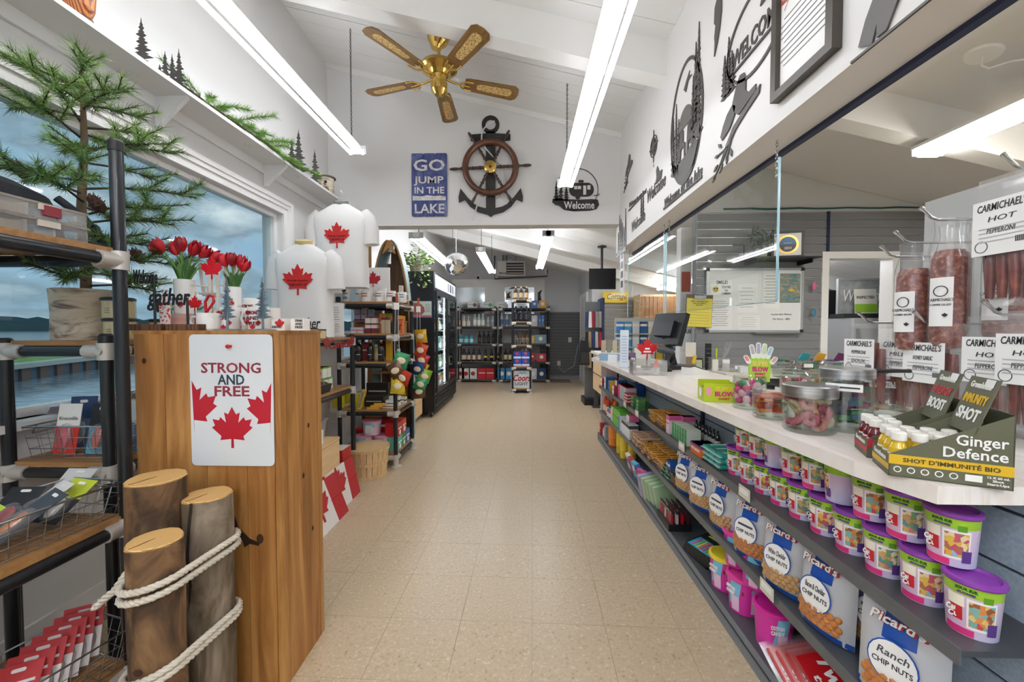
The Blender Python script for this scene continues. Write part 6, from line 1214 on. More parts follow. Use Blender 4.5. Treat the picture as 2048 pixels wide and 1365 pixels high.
for i in range(5): MB().box((-.055+.025*i, 0, .04), (.02, .1, .07), mat('#bcd0d8' if i % 2 else '#4f86b8', .4), RY(.15)).to('sachet', t)
carton('dark blue mint box lettered in white beside the peanut bags', (.915, 2.205, S2), (.11, .085, .10), '#1f4f92', face='-x', txt=['Breath'], tcol='#ffffff', side='#22559b', tsz=.03, dots=[(.0, .2, .018, '#4f9a4a')]) if False else carton('dark blue mint box lettered in white between the brown display and the peanut bags', (.915, 2.395, S2+.064), (.09, .07, .05), '#1f4f92', face='-x', txt=['Breath'], tcol='#ffffff', tsz=.02)
# bottom deck
carton('narrow red box at the far end of the bottom deck', (.88, 4.40, S3+.002), (.06, .05, .13), '#b8262c', txt='aid', face='-x'); bottle('clear bottle with a green cap on the bottom deck', (.89, 4.30, S3+.002), .03, .15, '#b9c9c4', '#1f6b5a', '#dfe8e4', n=10); carton('silver and black upright packet on the bottom deck', (.89, 4.19, S3+.002), (.06, .07, .14), '#8f959b', txt='TECH', face='-x', tcol='#1c1c1e', tsz=.02); bottle('dark green capped bottle on the bottom deck', (.99, 4.18, S3+.002), .03, .17, '#2a5f58', '#143f3a', '#8fb0aa', n=10)
bottle('big orange and blue drum of cleaner on the bottom deck', (.915, 3.98, S3+.002), .062, .235, '#e07a2a', '#2348a0', '#e58a35', neck=.10, capl=.08, lz=(.35, .8)); 
for j in range(4): bottle('yellow and blue chip canister on the bottom deck', (.91+.05*(j % 2), 3.74-.075*j, S3+.002), .036, .235, '#e3c22c', '#2348a0', '#e8cc40', 'chip canisters', neck=.06, capl=.05, lz=(.3, .8))
for i, (c, s, y, lab) in enumerate((('#e8e6ee', '#6a5a9a', 3.30, 'white and violet sponge packet leaning on the bottom deck'), ('#c8343e', '#2f6fb0', 3.20, 'red and blue razor packet leaning on the bottom deck'), ('#6fc0dc', '#e6f0f4', 3.10, 'pale blue wipes pouch leaning on the bottom deck'), ('#2f5fae', '#d84a8c', 3.0, 'blue and magenta carton on the bottom deck'), ('#d0588c', '#e9b04a', 2.93, 'magenta and orange carton on the bottom deck'))):
    t = thing('packet', lab, 'packet', (.90, y, S3+.004), rot=(0, -.25, .1*i)); MB().box((0, 0, .065), (.03, .09, .13), mat(c, .35)).to('pack', t); MB().box((-.0155, 0, .08), (.001, .07, .04), mat(s, .4)).to('label_band', t)
for j in range(5): 
    t = thing('napkin_pack', 'pale green wrapped pack of paper napkins on edge', 'napkins', (.90+.01*j, 2.80-.05*j, S3+.004), rot=(0, -.2, .12), group='green napkin packs'); MB().box((0, 0, .075), (.14, .034, .15), mat('#b5d8a8' if j else '#b9aedd', .45)).to('napkins', t); MB().box((0, 0, .078), (.148, .042, .158), POLY).to('wrap', t)
t = thing('lighter_display', 'black tray of red and brown pocket lighters', 'lighters', (.90, 2.38, S3+.003)); MB().box((0, 0, .02), (.13, .20, .04), BLACK).to('tray', t)
for i in range(4):
    for j in range(7):
        x, y = -.045+.03*i, -.084+.028*j; c = ['#9a2030', '#b3222e', '#7a1a24', '#c9b8b0', '#5a2a2c'][(i*3+j) % 5]
        l = MB().box((x, y, .06), (.013, .022, .07), mat(c, .3)).to('lighter', t); MB().box((x, y, .103), (.011, .018, .016), STEEL).to('lighter_head', l)
for k in range(3):
    t = thing('gummy_bag', 'black and turquoise bag of neon gummy worms, ' + ['bottom', 'middle', 'top'][k] + ' of the pile', 'snack bag', (.945, 2.03-.02*k, S3+.004+.028*k), rot=(0, -.16, .2+.08*k)); MB().box((0, 0, .013), (.17, .20, .026), mat('#1d2426', .25), top=(.9, .92)).to('bag', t); MB().box((-.035, 0, .0265), (.085, .16, .001), mat('#2fa7c4', .3)).to('panel', t)
    for i in range(8): MB().box((-.035, -.06+.017*i, .0275), (.07, .009, .003), mat(['#e0564a', '#e9c23f', '#7fbf4a', '#d85a9a'][i % 4], .4), RZ(0)).to('worm', t)
    MB().text('GLOW', .03, mat('#e6d832', .4), TR(.045, 0, .027) @ RZ(-PI/2), ext=.001, bold=.03, width=.12).to('lettering', t)
CTN = mat('#d836a4', .3)
def cotton_tub(label, loc, rz, lid):
    t = thing('cotton_candy_tub', label, 'candy tub', loc, rz); r0, r1, h = .055, .064, .135; MB().lathe([(r0, 0), (r1, h)], CTN, 26).to('tub', t); MB().lathe([(r1+.003, h-.004), (r1+.006, h), (r1+.005, h+.012), (r1-.004, h+.014), (r1-.01, h+.006), (.001, h+.006)], mat(lid, .3), 26).to('lid', t)
    def arc(z0, z1, a0, a1, k, off, m, sk=0.):
        vs = []
        for z in (z0, z1):
            for i in range(k+1):
                a = a0+(a1-a0)*i/k+(sk if z == z1 else 0); r = r0+(r1-r0)*z/h+off; vs.append((r*math.cos(a), r*math.sin(a), z))
        return MB().add(vs, [(i, i+1, k+1+i+1, k+1+i) for i in range(k)], m, smooth=True)
    arc(.03, h*.97, PI-.35, PI+.35, 6, .001, mat('#7cc4e0', .35), .25).to('sky_panel', t); arc(.01, .07, PI-.1, PI+.45, 5, .0015, mat('#e9c6df', .4)).to('floss_panel', t); arc(h*.62, h*.74, PI+.6, PI+.75, 2, .0015, mat('#8a2a22', .4)).to('badge', t)
    arc(.012, h*.8, -PI*.62, -PI*.36, 6, .001, mat('#e3cfe2', .45)).to('back_panel', t); arc(.02, .05, -PI*.47, -PI*.38, 3, .0018, mat('#333333', .5)).to('barcode', t); arc(h*.5, h*.85, -PI*.62, -PI*.40, 6, .0015, mat('#a9d0dc', .45)).to('back_panel', t)
    for s, z in (('COTTON', .72), ('CANDY', .58)): MB().text(s, .018, PAPER, TR(-r1*.97, .008, h*z) @ FX, ext=.004, bold=.03, width=.042).to('lettering', t)
zb = S3+.003
cotton_tub('magenta cotton candy tub with a yellow lid under another tub', (.915, 1.80, zb), .35, '#e3d23a'); cotton_tub('magenta cotton candy tub with a pink lid next to the yellow lidded one', (.92, 1.655, zb), .3, '#e0459a'); cotton_tub('magenta cotton candy tub with its printed back to the aisle', (.925, 1.47, zb), 1.35, '#d8289a')
cotton_tub('magenta cotton candy tub stacked above the yellow lidded one', (.935, 1.72, zb+.15), .35, '#e0459a'); cotton_tub('magenta cotton candy tub stacked over the pink lidded one', (.935, 1.58, zb+.15), .5, '#e0459a')
for k in range(4):
    t = thing('licorice_bag', 'red bag of twisted licorice with white lettering, ' + ['lowest', 'second', 'third', 'uppermost'][k] + ' in the leaning pile', 'snack bag', (.93+.01*k, 1.26-.035*k, zb+.004+.02*k), rot=(.25, -.35, -.15)); MB().box((0, 0, .012), (.16, .30, .024), mat('#b8151d', .25), top=(.93, .95)).to('bag', t); MB().box((0, 0, .0135), (.18, .34, .008), POLY).to('clear_edge', t)
    MB().text('Twizzlers', .05, PAPER, TR(-.01, 0, .026) @ RZ(-PI/2), ext=.0015, bold=.03, shear=.2, width=.26).text('twists', .03, PAPER, TR(-.05, .02, .026) @ RZ(-PI/2), ext=.0015, bold=.02, shear=.2, width=.12).to('lettering', t)
# ================================================================ things on the counter
JG = clear('jar_clear', '#f6faf8', .35, .03); SLID = nodemat('brushed_lid', [(.3, '#a9abac'), (.7, '#d9dadb')], 3, (1, 1, 60), r=.28, m=1.)
CZ = ZC+.0005
def ctop(x, y): return px(x, y, Z=ZC)
def glass_jar(label, loc, r, h, fill, lidh=.028, txt=None, lid=SLID, cat='jar', glasslid=False):
    t = thing('candy_jar', label, cat, loc); MB().lathe([(r*.93, 0), (r, .006), (r, h*.93), (r*.95, h), (r*.93, h*.96), (r*.95, .012), (.001, .008)], JG, 28).to('glass', t)
    if glasslid: MB().lathe([(r*.98, h), (r*1.02, h+.008), (r*.8, h+.02), (r*.35, h+.028), (r*.3, h+.04), (r*.42, h+.055), (r*.3, h+.066), (.001, h+.068)], JG, 24).to('lid', t)
    elif lid: MB().lathe([(r*1.03, h-.012), (r*1.04, h-.008), (r*1.04, h+lidh-.014), (r*1.0, h+lidh-.010), (.001, h+lidh-.010)], lid, 30).to('lid', t)
    fill(t, r, h)
    if txt: MB().box((0, 0, 0), (r*1.3, .002, .022), PAPER, RZ(-.75) @ TR(0, -r*1.01, h*.8)).text(txt, .014, DARK, RZ(-.75) @ TR(0, -r*1.01-.0016, h*.8) @ FY, width=r*1.1).to('label_card', t)
    return t
def fill_rings(t, r, h):
    R = random.Random(3); cs = [mat(c, .7, bump=.5, bs=300) for c in ('#d0748a', '#c85f78', '#d98f86', '#e0b48a', '#c9707e', '#d9c3a4')]
    for k in range(26):
        a = k*2.4; rr = r*(.58 if k % 3 else .25); z = .022+.0105*(k//2)*(h/.138)*.75; rx, ry = R.uniform(-1.2, 1.2), R.uniform(-1.2, 1.2); q = TR(rr*math.cos(a), rr*math.sin(a), z) @ RX(rx) @ RY(ry)
        MB().tube([(.016*math.cos(2*PI*i/10), .016*math.sin(2*PI*i/10), 0) for i in range(10)], .0085, cs[k % 6], 6, closed=True, M=q).to('gummy_ring', t)
def fill_balls(cols, n, s):
    def f(t, r, h):
        R = random.Random(n)
        for k in range(n):
            a = R.uniform(0, 2*PI); rr = (r-s*1.15)*R.uniform(.55, 1); z = .012+s+(h*.62)*(k/n); MB().ball((rr*math.cos(a), rr*math.sin(a), z), s, mat(R.choice(cols), .25), 10, 7).to('sweet', t)
    return f
def fill_blocks(cols, n, s, top=.7):
    def f(t, r, h):
        R = random.Random(n+5)
        for k in range(n):
            a = R.uniform(0, 2*PI); rr = (r-s)*R.uniform(.35, .95); z = .012+s*.6+(h*top)*(k/n); MB().box((rr*math.cos(a), rr*math.sin(a), z), (s*1.7, s*.9, s*.6), mat(R.choice(cols), .3), RZ(0)@TR(0,0,0)).to('sweet', t)
    return f
# green sweet box and hand shaped display
p = ctop(1446, 806); rzg = -.18
t = thing('sweet_box', 'lime green open topped sweet box with pink lettering', 'box', (p.x+.0, p.y+.055, CZ), rzg); LG = mat('#b5c920', .4)
MB().bb((-.065, -.05, 0), (.065, -.048, .078), LG).bb((-.065, .048, 0), (.065, .05, .085), LG).bb((-.065, -.048, 0), (-.063, .048, .06), LG).bb((.063, -.048, 0), (.065, .048, .078), LG).bb((-.063, -.048, 0), (.063, .048, .003), LG).to('box', t)
MB().bb((-.06, -.046, .004), (.06, .046, .055), mat('#6a4a5a', .6)).to('contents', t)
for s, z, sz, c, w in (('SUPER', .055, .026, '#e9d24a', .07), ('BLOW', .034, .026, '#d4287e', .075), ('SWEET', .014, .012, '#b5463a', .045)): MB().text(s, sz, mat(c, .4), TR(.015, -.0512, z) @ FY, ext=.001, bold=.04, width=w).to('lettering', t)
MB().prism(circ(.012, 14, sy=1.7), .001, mat('#e9a0a8', .4), TR(-.045, -.0505, .045) @ FY).to('picture', t); MB().prism(circ(.022, 14, sy=.9), .001, PAPER, TR(-.0655, 0, .035) @ FX).to('picture', t)
p = ctop(1545, 770); t = thing('hand_display', 'hand shaped cardboard sweet display lettered super blow', 'display', (p.x, p.y+.12, CZ), -.35); HL = mat('#a9d23a', .45); HW = mat('#eef2e4', .5)
MB().box((0, .03, .045), (.10, .06, .09), HL).to('box', t); MB().prism([(-.05, 0), (.05, 0), (.055, .12), (.05, .14), (-.05, .14), (-.055, .12)], .003, HL, FY).to('palm', t)
for x, h, a, c in ((-.062, .055, .5, '#e8839a'), (-.036, .085, .2, '#b9b4b8'), (-.010, .095, .02, '#b3a3d0'), (.016, .09, -.1, '#c4d6b0'), (.04, .075, -.3, '#a8c8dc'), (.062, .05, -.6, '#e0a0b4')):
    q = TR(x*.85, -.001, .135 if abs(x) < .05 else .105) @ RY(-a); MB().prism(rrect(.026, h, .012, 4, 0, h/2), .004, HW, q @ FY).to('finger', t); MB().prism(rrect(.015, h*.62, .007, 4, 0, h*.62), .002, mat(c, .4), q @ TR(0, -.004, 0) @ FY).to('sweet_picture', t)
for s, z, sz, c, w in (('SUPER', .105, .036, '#e6cf6a', .08), ('BLOW', .072, .036, '#d4287e', .08), ('SWEET', .045, .018, '#d4287e', .055), ('SUCRE', .025, .018, '#c8452d', .05)): MB().text(s, sz, mat(c, .4), TR(0, -.0045, z) @ FY, ext=.002, bold=.05, width=w).to('lettering', t)
# jars
def jar_at(label, x, y, r, h, fill, **k):
    p = ctop(x, y); d = Vector((p.x, p.y)); d = d*(1+r/d.length); return glass_jar(label, (d.x, d.y, CZ), r, h, fill, **k)
jar_at('open glass jar of wrapped lollipops next to the lime sweet box', 1498, 822, .058, .125, fill_balls(['#c8286a', '#d94f86', '#1f8a5a', '#8a3fa6', '#d8303e', '#e9b7c4'], 26, .015), lid=None)
t = jar_at('low clear tub of red and orange gummies with a black knob lid', 1540, 842, .055, .085, fill_blocks(['#d8432a', '#e8862f', '#c92a2e', '#5fae9a', '#e9a85a'], 60, .016, .7), lid=PLASTIC); MB().lathe([(.012, .10), (.014, .115), (.001, .12)], BLACK, 12).to('knob', t)
jar_at('big glass jar of pink gummy rings with a steel lid', 1617, 872, .068, .118, fill_rings, lidh=.034)
jar_at('glass jar of dark wrapped sweets with a steel lid behind the pink rings', 1690, 868, .066, .17, fill_blocks(['#2b2a33', '#4a8a5a', '#5a6a8a', '#8a3a5a', '#3a3a3f'], 60, .022), lidh=.03, txt='SWEETS 5c')
jar_at('wide glass jar of gummy worms with a steel lid and paper label', 1768, 840, .078, .15, fill_blocks(['#c8405a', '#d9a04a', '#4a8a4a', '#c9566a', '#e0b46a'], 60, .018, .75), lidh=.032, txt='WORMS, 50¢')
jar_at('squat glass jar with a knobbed glass lid and pink sweets behind the hand display', 1590, 800, .06, .10, fill_balls(['#c8566a', '#d98a94', '#e9c3c4'], 26, .012), glasslid=True)
jar_at('squat glass jar with a knobbed glass lid and striped sweets beside the acrylic bin', 1650, 800, .06, .10, fill_balls(['#d9c3a4', '#b98f6a', '#efe6da'], 26, .012), glasslid=True)
p = ctop(1655, 765); t = thing('acrylic_bin', 'long clear acrylic bin of small wrapped sweets', 'bin', (p.x+.05, p.y+.15, CZ), -.1)
for lo, hi in (((-.21, -.10, 0), (.21, .10, .004)), ((-.21, -.10, 0), (.21, -.097, .12)), ((-.21, .097, 0), (.21, .10, .12)), ((-.21, -.1, 0), (-.207, .1, .12)), ((.207, -.1, 0), (.21, .1, .12)), ((-.02, -.1, 0), (-.017, .1, .11))): MB().bb(lo, hi, JG).to('wall', t)
R = random.Random(9)
for k in range(70): MB().box((R.uniform(-.18, .18), R.uniform(-.07, .07), .015+.10*k/70), (.05, .03, .008), mat(R.choice(['#5a3a7a', '#e0b43a', '#c83a5a', '#3a8a8a', '#4a2f28', '#d9dfe6', '#2a6a3a']), .25), RZ(0)).to('wrapped_sweet', t)
for k, (x, c) in enumerate(((-.09, '#3aa0a8'), (.11, '#7a2f6a'), (.0, '#e0a83a'))): MB().prism([(-.03, 0), (.03, .01), (.035, .05), (-.01, .06)], .004, mat(c, .3), TR(x, 0, .11) @ RX(PI/2+.4)).to('wrapped_sweet', t)
MB().box((-.11, -.104, .09), (.05, .002, .022), PAPER).to('label_card', t)
p = ctop(1800, 790); t = thing('tongs', 'pair of black serving tongs lying on the jar lids', 'tongs', (1.085, 1.24, CZ+.1735))
for s in (-1, 1): MB().tube([(-.07, s*.012, .004), (.0, s*.014, .008), (.07, s*.005, .008), (.085, 0, .008)], [.009, .005, .005, .006], BLACK, 8).to('arm', t)
# ginger shot boxes
def shot_box(label, org, base, accent, juice, t1, t2, names, front):
    t = thing('shot_box', label, 'display box', (*org, CZ), math.atan2(-.08, .16)); K = mat(base, .5); A_ = mat(accent, .45); w, d = .18, .105
    side = [(0, 0), (w, 0), (w, .145), (.03, .062), (0, .046)]
    MB().prism(side, .002, K, TR(0, .002, 0) @ FY).to('front_panel', t); MB().prism(side, .002, K, TR(0, d, 0) @ FY).to('rear_panel', t); MB().bb((0, 0, 0), (.002, d, .043), K).to('lip', t); MB().bb((w-.002, 0, 0), (w, d, .145), K).to('end_panel', t); MB().bb((0, 0, 0), (w, d, .002), K).to('floor_panel', t)
    MB().bb((-.0006, 0, .012), (0, d, .024), A_).to('accent_band', t); MB().bb((0, -.0006, .026), (w, 0, .046), A_).to('accent_band', t)
    hd = TR(.125, 0, .10) @ RY(.30); MB(hd).bb((0, .0, 0), (.002, d, .115), K).to('header_card', t)
    MB(TR(.125, 0, .10)).prism([(.0, .0), (.034, .108), (.055, .045), (.055, .0)], .0015, mat('#e6e6e2', .5), TR(0, d, 0) @ FY).to('header_gusset', t)
    for s, z, sz, c, wd in (('Greenhouse', .098, .018, '#e9e9e4', .075), (t1, .068, .026, accent, .085), (t2, .035, .034, '#f0f0ec', .08)): MB(hd).text(s, sz, mat(c, .45), TR(-.001, d/2, z) @ FX, ext=.0008, bold=.03, width=wd).to('lettering', t)
    MB(hd).bb((-.0016, .012, .097), (-.0008, .042, .113), PAPER).to('price_sticker', t)
    MB().text('Greenhouse', .016, mat('#e6e6e0', .5), TR(-.001, d/2, .034) @ FX, ext=.0008, bold=.02, width=.075).to('lettering', t)
    if front:
        for s, x, z, sz, wd in (('Ginger', .135, .088, .029, .072), ('Defence', .126, .062, .029, .09)): MB().text(s, sz, PAPER, TR(x, -.001, z) @ FY, ext=.0008, bold=.015, width=wd).to('lettering', t)
        MB().text("SHOT D'IMMUNITÉ BIO", .012, mat('#4a4326', .5), TR(.092, -.0012, .036) @ FY, ext=.0006, bold=.02, width=.14).to('lettering', t)
        for i in range(5): ring(MB(), .0065, .0018, .0006, PAPER, TR(.014+.021*i, -.0002, .0155) @ FY, 14).to('icon', t)
        MB().bb((.114, -.0008, .009), (.138, -.0002, .022), PAPER).to('icon', t)
        for i, s in enumerate(('12 X 60 mL', 'Shot', 'Start-Ups')): MB().text(s, .006, PAPER, TR(.159, -.001, .021-.0065*i) @ FY, ext=.0006, bold=.03, width=.03 if i != 1 else .015).to('lettering', t)
    jm = mat(juice, .15, coat=.5); cap = mat('#e9e7df', .45)
    pb = MB().lathe([(.014, 0), (.016, .003), (.016, .045), (.0155, .055), (.011, .066), (.0105, .072)], jm, 14).mesh('bottle'); lb = MB().lathe([(.0163, .012), (.0163, .043)], mat(accent, .5), 14).mesh('label_band'); lw = MB().lathe([(.0165, .040), (.0165, .044)], PAPER, 14).mesh('label_edge')
    cp = MB().lathe([(.0125, .071), (.013, .073), (.013, .086), (.0115, .089), (.001, .089)], cap, 14).mesh('cap')
    for i in range(4 if front else 2):
        for j in range(3):
            if i == 3 and j == 0: continue
            b = tag(bpy.data.objects.new('shot_bottle', pb), 'small ' + names + ' juice shot bottle with a cream cap in its box', 'bottle', names + ' shot bottles'); COL.objects.link(b)
            a = math.atan2(-.08, .16); lx, ly = .020+.0335*i, .019+.0335*j; b.location = (org[0]+lx*math.cos(a)-ly*math.sin(a), org[1]+lx*math.sin(a)+ly*math.cos(a), CZ+.0025)
            for n_, me in (('label_band', lb), ('label_edge', lw), ('cap', cp)): MB().to(n_, b, me=me)
shot_box('olive green display box of yellow ginger shots on the counter corner', (.772, .858), '#5f604b', '#d9b021', '#d6b12a', 'IMMUNITY', 'SHOT', 'yellow ginger', True)
shot_box('olive green display box of red energy shots behind the ginger box', (.826, .975), '#5f604b', '#b8303a', '#6a1a26', 'ENERGY', 'BOOST', 'dark red energy', False)
# ================================================================ meat snack rack
t = thing('hook_panel', 'white hook panel standing on the counter behind the meat bags', 'display rack', (1.50, 1.15, CZ)); HP = mat('#c9cac9', .45, .2)
MB().bb((0, -.30, 0), (.012, .40, .78), HP).to('panel', t); MB().bb((-.10, -.30, 0), (.10, .40, .012), HP).to('base', t)
hooks = [(-.13, .70), (.07, .63), (.15, .58), (.20, .545), (-.20, .355), (-.10, .345), (.08, .325), (.28, .33)]
for y, z in hooks:
    MB().tube([(0, y, z), (-.28, y, z), (-.30, y, z+.006), (-.325, y, z+.03)], .004, CHROME, 8).to('hook', t); MB().cyl((-.325, y, z+.03), (-.332, y, z+.036), .006, CHROME, 8).to('hook_tip', t)
MEAT = nodemat('smoked_sausage', [(.3, '#4a1a16'), (.55, '#7a2f26'), (.75, '#a05a40')], 30, (1, 1, .5), r=.25, coat=.4); SAL = nodemat('salami_casing', [(.3, '#5a2420'), (.5, '#7d3a2c'), (.62, '#a86a50'), (.75, '#c79a80')], 75, r=.28, coat=.5, bump=.2)
def meat_bag(label, loc, w, h, lines, group=None, rz=0., sticks=5, rot=None):
    """flat clear bag hung by its top, facing -x"""
    t = thing('meat_bag', label, 'snack bag', loc, rot=rot or (0, 0, rz), group=group)
    for i in range(sticks):
        y = (i-(sticks-1)/2)*w*.8/max(1, sticks); MB().tube([(0, y, -h*.94), (-.004, y*.95, -h*.6), (0, y*.9, -h*.30+.02*(i % 2))], [.008, .014, .010], MEAT, 8).to('sausage', t)
    n = 6; vs = []
    for s in (-1, 1):
        for j in range(n+1):
            for i in range(n+1):
                u, v = i/n, j/n; vs.append((s*(.003+.020*math.sin(PI*u)**.6*math.sin(PI*min(1, v*1.25))**.6 if v < .8 else .003), (u-.5)*w, -h+v*h))
    k = (n+1)**2; fs = []
    for j in range(n):
        for i in range(n):
            a = j*(n+1)+i; fs += [(a+n+1, a+n+2, a+1, a), (k+a, k+a+1, k+a+n+2, k+a+n+1)]
    MB().add(vs, fs, POLY, smooth=True).to('bag', t); MB().bb((-.004, -w/2, -.018), (.004, w/2, 0), POLY).to('seal', t)
    lh = h*.42; c = MB().box((-.027, .012, -h*.40), (.001, w*.74, lh), PAPER).to('label_card', t)
    for i, s in enumerate(lines): MB().text(s, .026 if i == 0 else .018, mat('#333336', .5), TR(-.0282, .012, -h*.40+lh*.36-.030*i) @ FX, ext=.0006, shear=.15, bold=.012 if i == 0 else 0, width=w*(.62 if i == 0 else .35)).to('lettering', c)
    for i in range(4): MB().box((-.028, .012, -h*.40-.002-.011*i), (.0006, w*.55, .003), mat('#b9b9b9', .6)).to('print', c)
    ring(MB(), .015, .002, .0006, mat('#555555', .5), TR(-.0276, .012+w*.24, -h*.40-lh*.34) @ FX, 18).to('emblem', c)
    for i in range(7): MB().box((-.0282, -.02-.0035*i, -h*.40-lh*.28), (.0006, .0018, .014), DARK).to('barcode', c)
    return t
def salami(label, loc, r, h, tilt):
    t = thing('salami', label, 'salami', loc, rot=tilt); MB().lathe([(.001, -h), (r*.8, -h+.006), (r, -h+.03), (r*1.02, -h*.6), (r, -h*.3), (r*.8, -h*.24), (.001, -h*.23)], SAL, 22).to('sausage', t)
    MB().lathe([(r*.9, -h-.008), (r*1.1, -h*.9), (r*1.13, -h*.5), (r*1.1, -h*.25), (r*.8, -h*.10), (r*.9, 0)], POLY, 18).to('bag', t)
    vs = []; A0 = PI+.0
    for z in (-h*.82, -h*.45):
        for i in range(8): a = A0-.35+1.25*i/7; vs.append((r*1.15*math.cos(a), r*1.15*math.sin(a), z))
    c = MB().add(vs, [(i, i+1, 9+i, 8+i) for i in range(7)], PAPER, smooth=True).to('label_card', t)
    q = TR(0, 0, -h*.62) @ RZ(.32); ring(MB(), .016, .0022, .001, DARK, q @ TR(-r*1.16, 0, .025) @ FX, 18).to('emblem', c); MB().text("CARMICHAEL'S", .012, DARK, q @ TR(-r*1.16, 0, .0) @ FX, ext=.001, width=.055).to('lettering', c); MB().text('SUMMER SALAMI', .008, DARK, q @ TR(-r*1.16, 0, -.014) @ FX, ext=.001, width=.045).to('lettering', c)
    MB().prism(leaf(.013), .001, DARK, q @ TR(-r*1.16, -.01, -.045) @ FX).to('maple_leaf', c); return t
def hang(y, k, dx): return (1.50-.29+dx, 1.15+y, CZ+hooks[k][1]-.002)
meat_bag("clear bag of hot pepperoni with a large label, on the hook nearest the counter end", hang(-.13, 0, 0), .17, .33, ("CARMICHAEL'S", 'HOT', 'PEPPERONI'))
meat_bag('clear bag of pepperoni behind the hot pepperoni bag', hang(-.13, 0, .06), .17, .33, ("CARMICHAEL'S", 'HOT', 'PEPPERONI')); meat_bag('clear bag of sausage hung past the hot pepperoni, cut off by the counter end', (1.25, .925, CZ+.70), .16, .32, ("CARMICHAEL'S", 'HONEY', 'GARLIC')); 
salami('thick speckled salami with a label wrapped round it, at the far end of the hooks', hang(.15, 2, .02), .040, .34, (.0, 0, 0)); salami('thick speckled salami with its end cut to a point, second on the hooks', hang(.055, 1, .03), .038, .38, (0, 0, .1)); salami('dark salami hung behind the pepperoni bags', hang(-.02, 1, .10), .038, .36, (0, 0, 0)); salami('dark salami at the back of the second hook', hang(.13, 1, .12), .038, .35, (0, 0, 0))
meat_bag('clear bag of mild pepperoni behind the far salami', hang(.20, 3, .09), .13, .27, ("CARMICHAEL'S", 'MILD', 'PEPPERONI'))
for k, y, lab, ln in ((4, -.20, 'low clear bag of pepperoni by the counter end, overlapping its neighbour', ('HOT', 'PEPPERONI')), (5, -.09, 'low clear bag of hot pepperoni in the middle of the bottom hooks', ('HOT', 'PEPPERONI')), (6, .08, 'low clear bag of honey garlic pepperoni', ('HONEY GARLIC', 'PEPPERONI')), (7, .18, 'low clear bag of mild pepperoni beside the honey garlic one', ('MILD', 'PEPPERONI')), (7, .29, 'low clear bag of pepperoni at the far end of the bottom hooks', ('PEPPERONI', 'DOUX'))):
    meat_bag(lab, (1.20+.018*((k*3+int(y*100)) % 4), 1.15+y, CZ+hooks[k][1]-.002), .17, .29, ("CARMICHAEL'S",)+ln)
# ================================================================ hanging counter glass
EDG = mat('#9ec6d2', .2)
for i, (y0, y1, lab) in enumerate(((1.61, 2.84, 'clear glass counter screen hung over the card terminal'), (2.88, 3.86, 'clear glass counter screen hung towards the partition'))):
    t = thing('glass_screen', lab, 'glass screen', (1.0, (y0+y1)/2, 1.36)); M = TR(0, -(y0+y1)/2, 0)
    MB(M).add([(0, y0, 0), (0, y1, 0), (0, y1, .56), (0, y0, .56)], [(0, 1, 2, 3)], GLASS).to('pane', t)
    for lo, hi in (((-.004, y0-.003, 0), (.004, y0+.002, .56)), ((-.004, y1-.002, 0), (.004, y1+.003, .56))): MB(M).bb(lo, hi, EDG).to('pane_edge', t)
    MB(M).bb((-.003, y0, -.003), (.003, y1, 0), clear('edge_clear', '#d9ecf0', .3, .05, .2, '#9ec6d2')).to('lower_edge', t)
    for y in (y0+.03, y1-.03):
        mb = MB(M)
        for k in range(11): z = .50+.0135*k; mb.tube([((.005 if k % 2 else 0)*math.cos(a)+.008, y+(0 if k % 2 else .005)*math.cos(a), z+.009*math.sin(a)) for a in [2*PI*q/6 for q in range(6)]], .0018, CHROME, 4, closed=True)
        mb.to('chain', t)
# ================================================================ till, scanner, terminal, small counter things
p = ctop(1345, 744)
t = thing('monitor', 'black till monitor seen from behind on a slanted stand', 'monitor', (1.13, 3.15, CZ), .35); BK = mat('#1b1c1f', .4)
MB(TR(0, 0, .30) @ RX(.0) @ RY(.30)).bb((-.02, -.17, -.12), (.02, .17, .13), BK).to('screen_case', t); MB(TR(0, 0, .30) @ RY(.30)).bb((-.05, -.10, -.06), (-.02, .10, .06), BK).to('rear_box', t); MB().tube([(-.03, 0, .27), (.02, 0, .14), (.06, 0, .02)], .028, BK, 8).to('neck', t); MB().bb((-.08, -.12, 0), (.14, .12, .03), BK).to('base', t)
t = thing('barcode_scanner', 'grey and black barcode scanner standing in its cradle', 'scanner', (1.04, 2.93, CZ), -.3); MB().lathe([(.04, 0), (.045, .012), (.02, .03)], BK, 16).to('cradle', t); MB().tube([(0, 0, .02), (.0, .005, .07), (.015, .0, .13)], [.018, .02, .022], mat('#3a3c40', .4), 10).to('grip', t); MB().tube([(-.06, 0, .165), (-.02, 0, .155), (.05, 0, .14)], [.026, .028, .02], mat('#4a4d52', .4), 10).to('head', t)
MB().tube([(0, .02, .02), (.05, .05, .05), (.06, .0, .09), (.03, -.05, .06), (.0, -.05, .01), (-.06, -.06, .006)], .003, BLACK, 6).to('cable', t)
p = ctop(1395, 750); t = thing('card_terminal', 'white and black card payment terminal lying on the counter', 'card terminal', (p.x, p.y+.04, CZ), .5); MB().prism([(-.09, 0), (.09, 0), (.095, .02), (.02, .035), (-.05, .055), (-.09, .05)], .075, mat('#e4e4e2', .35), TR(0, .0375, 0) @ FY).to('body', t); MB().prism([(.092, .021), (.02, .036), (-.05, .056), (-.09, .051), (-.09, .055), (-.05, .062), (.02, .042), (.092, .026)], .07, mat('#2a2b2e', .3), TR(0, .035, 0) @ FY).to('screen', t)
p = ctop(1303, 752); t = thing('plastic_bin', 'clear plastic bin with a red tipped glue bottle on the counter', 'bin', (p.x, p.y+.08, CZ), -.1)
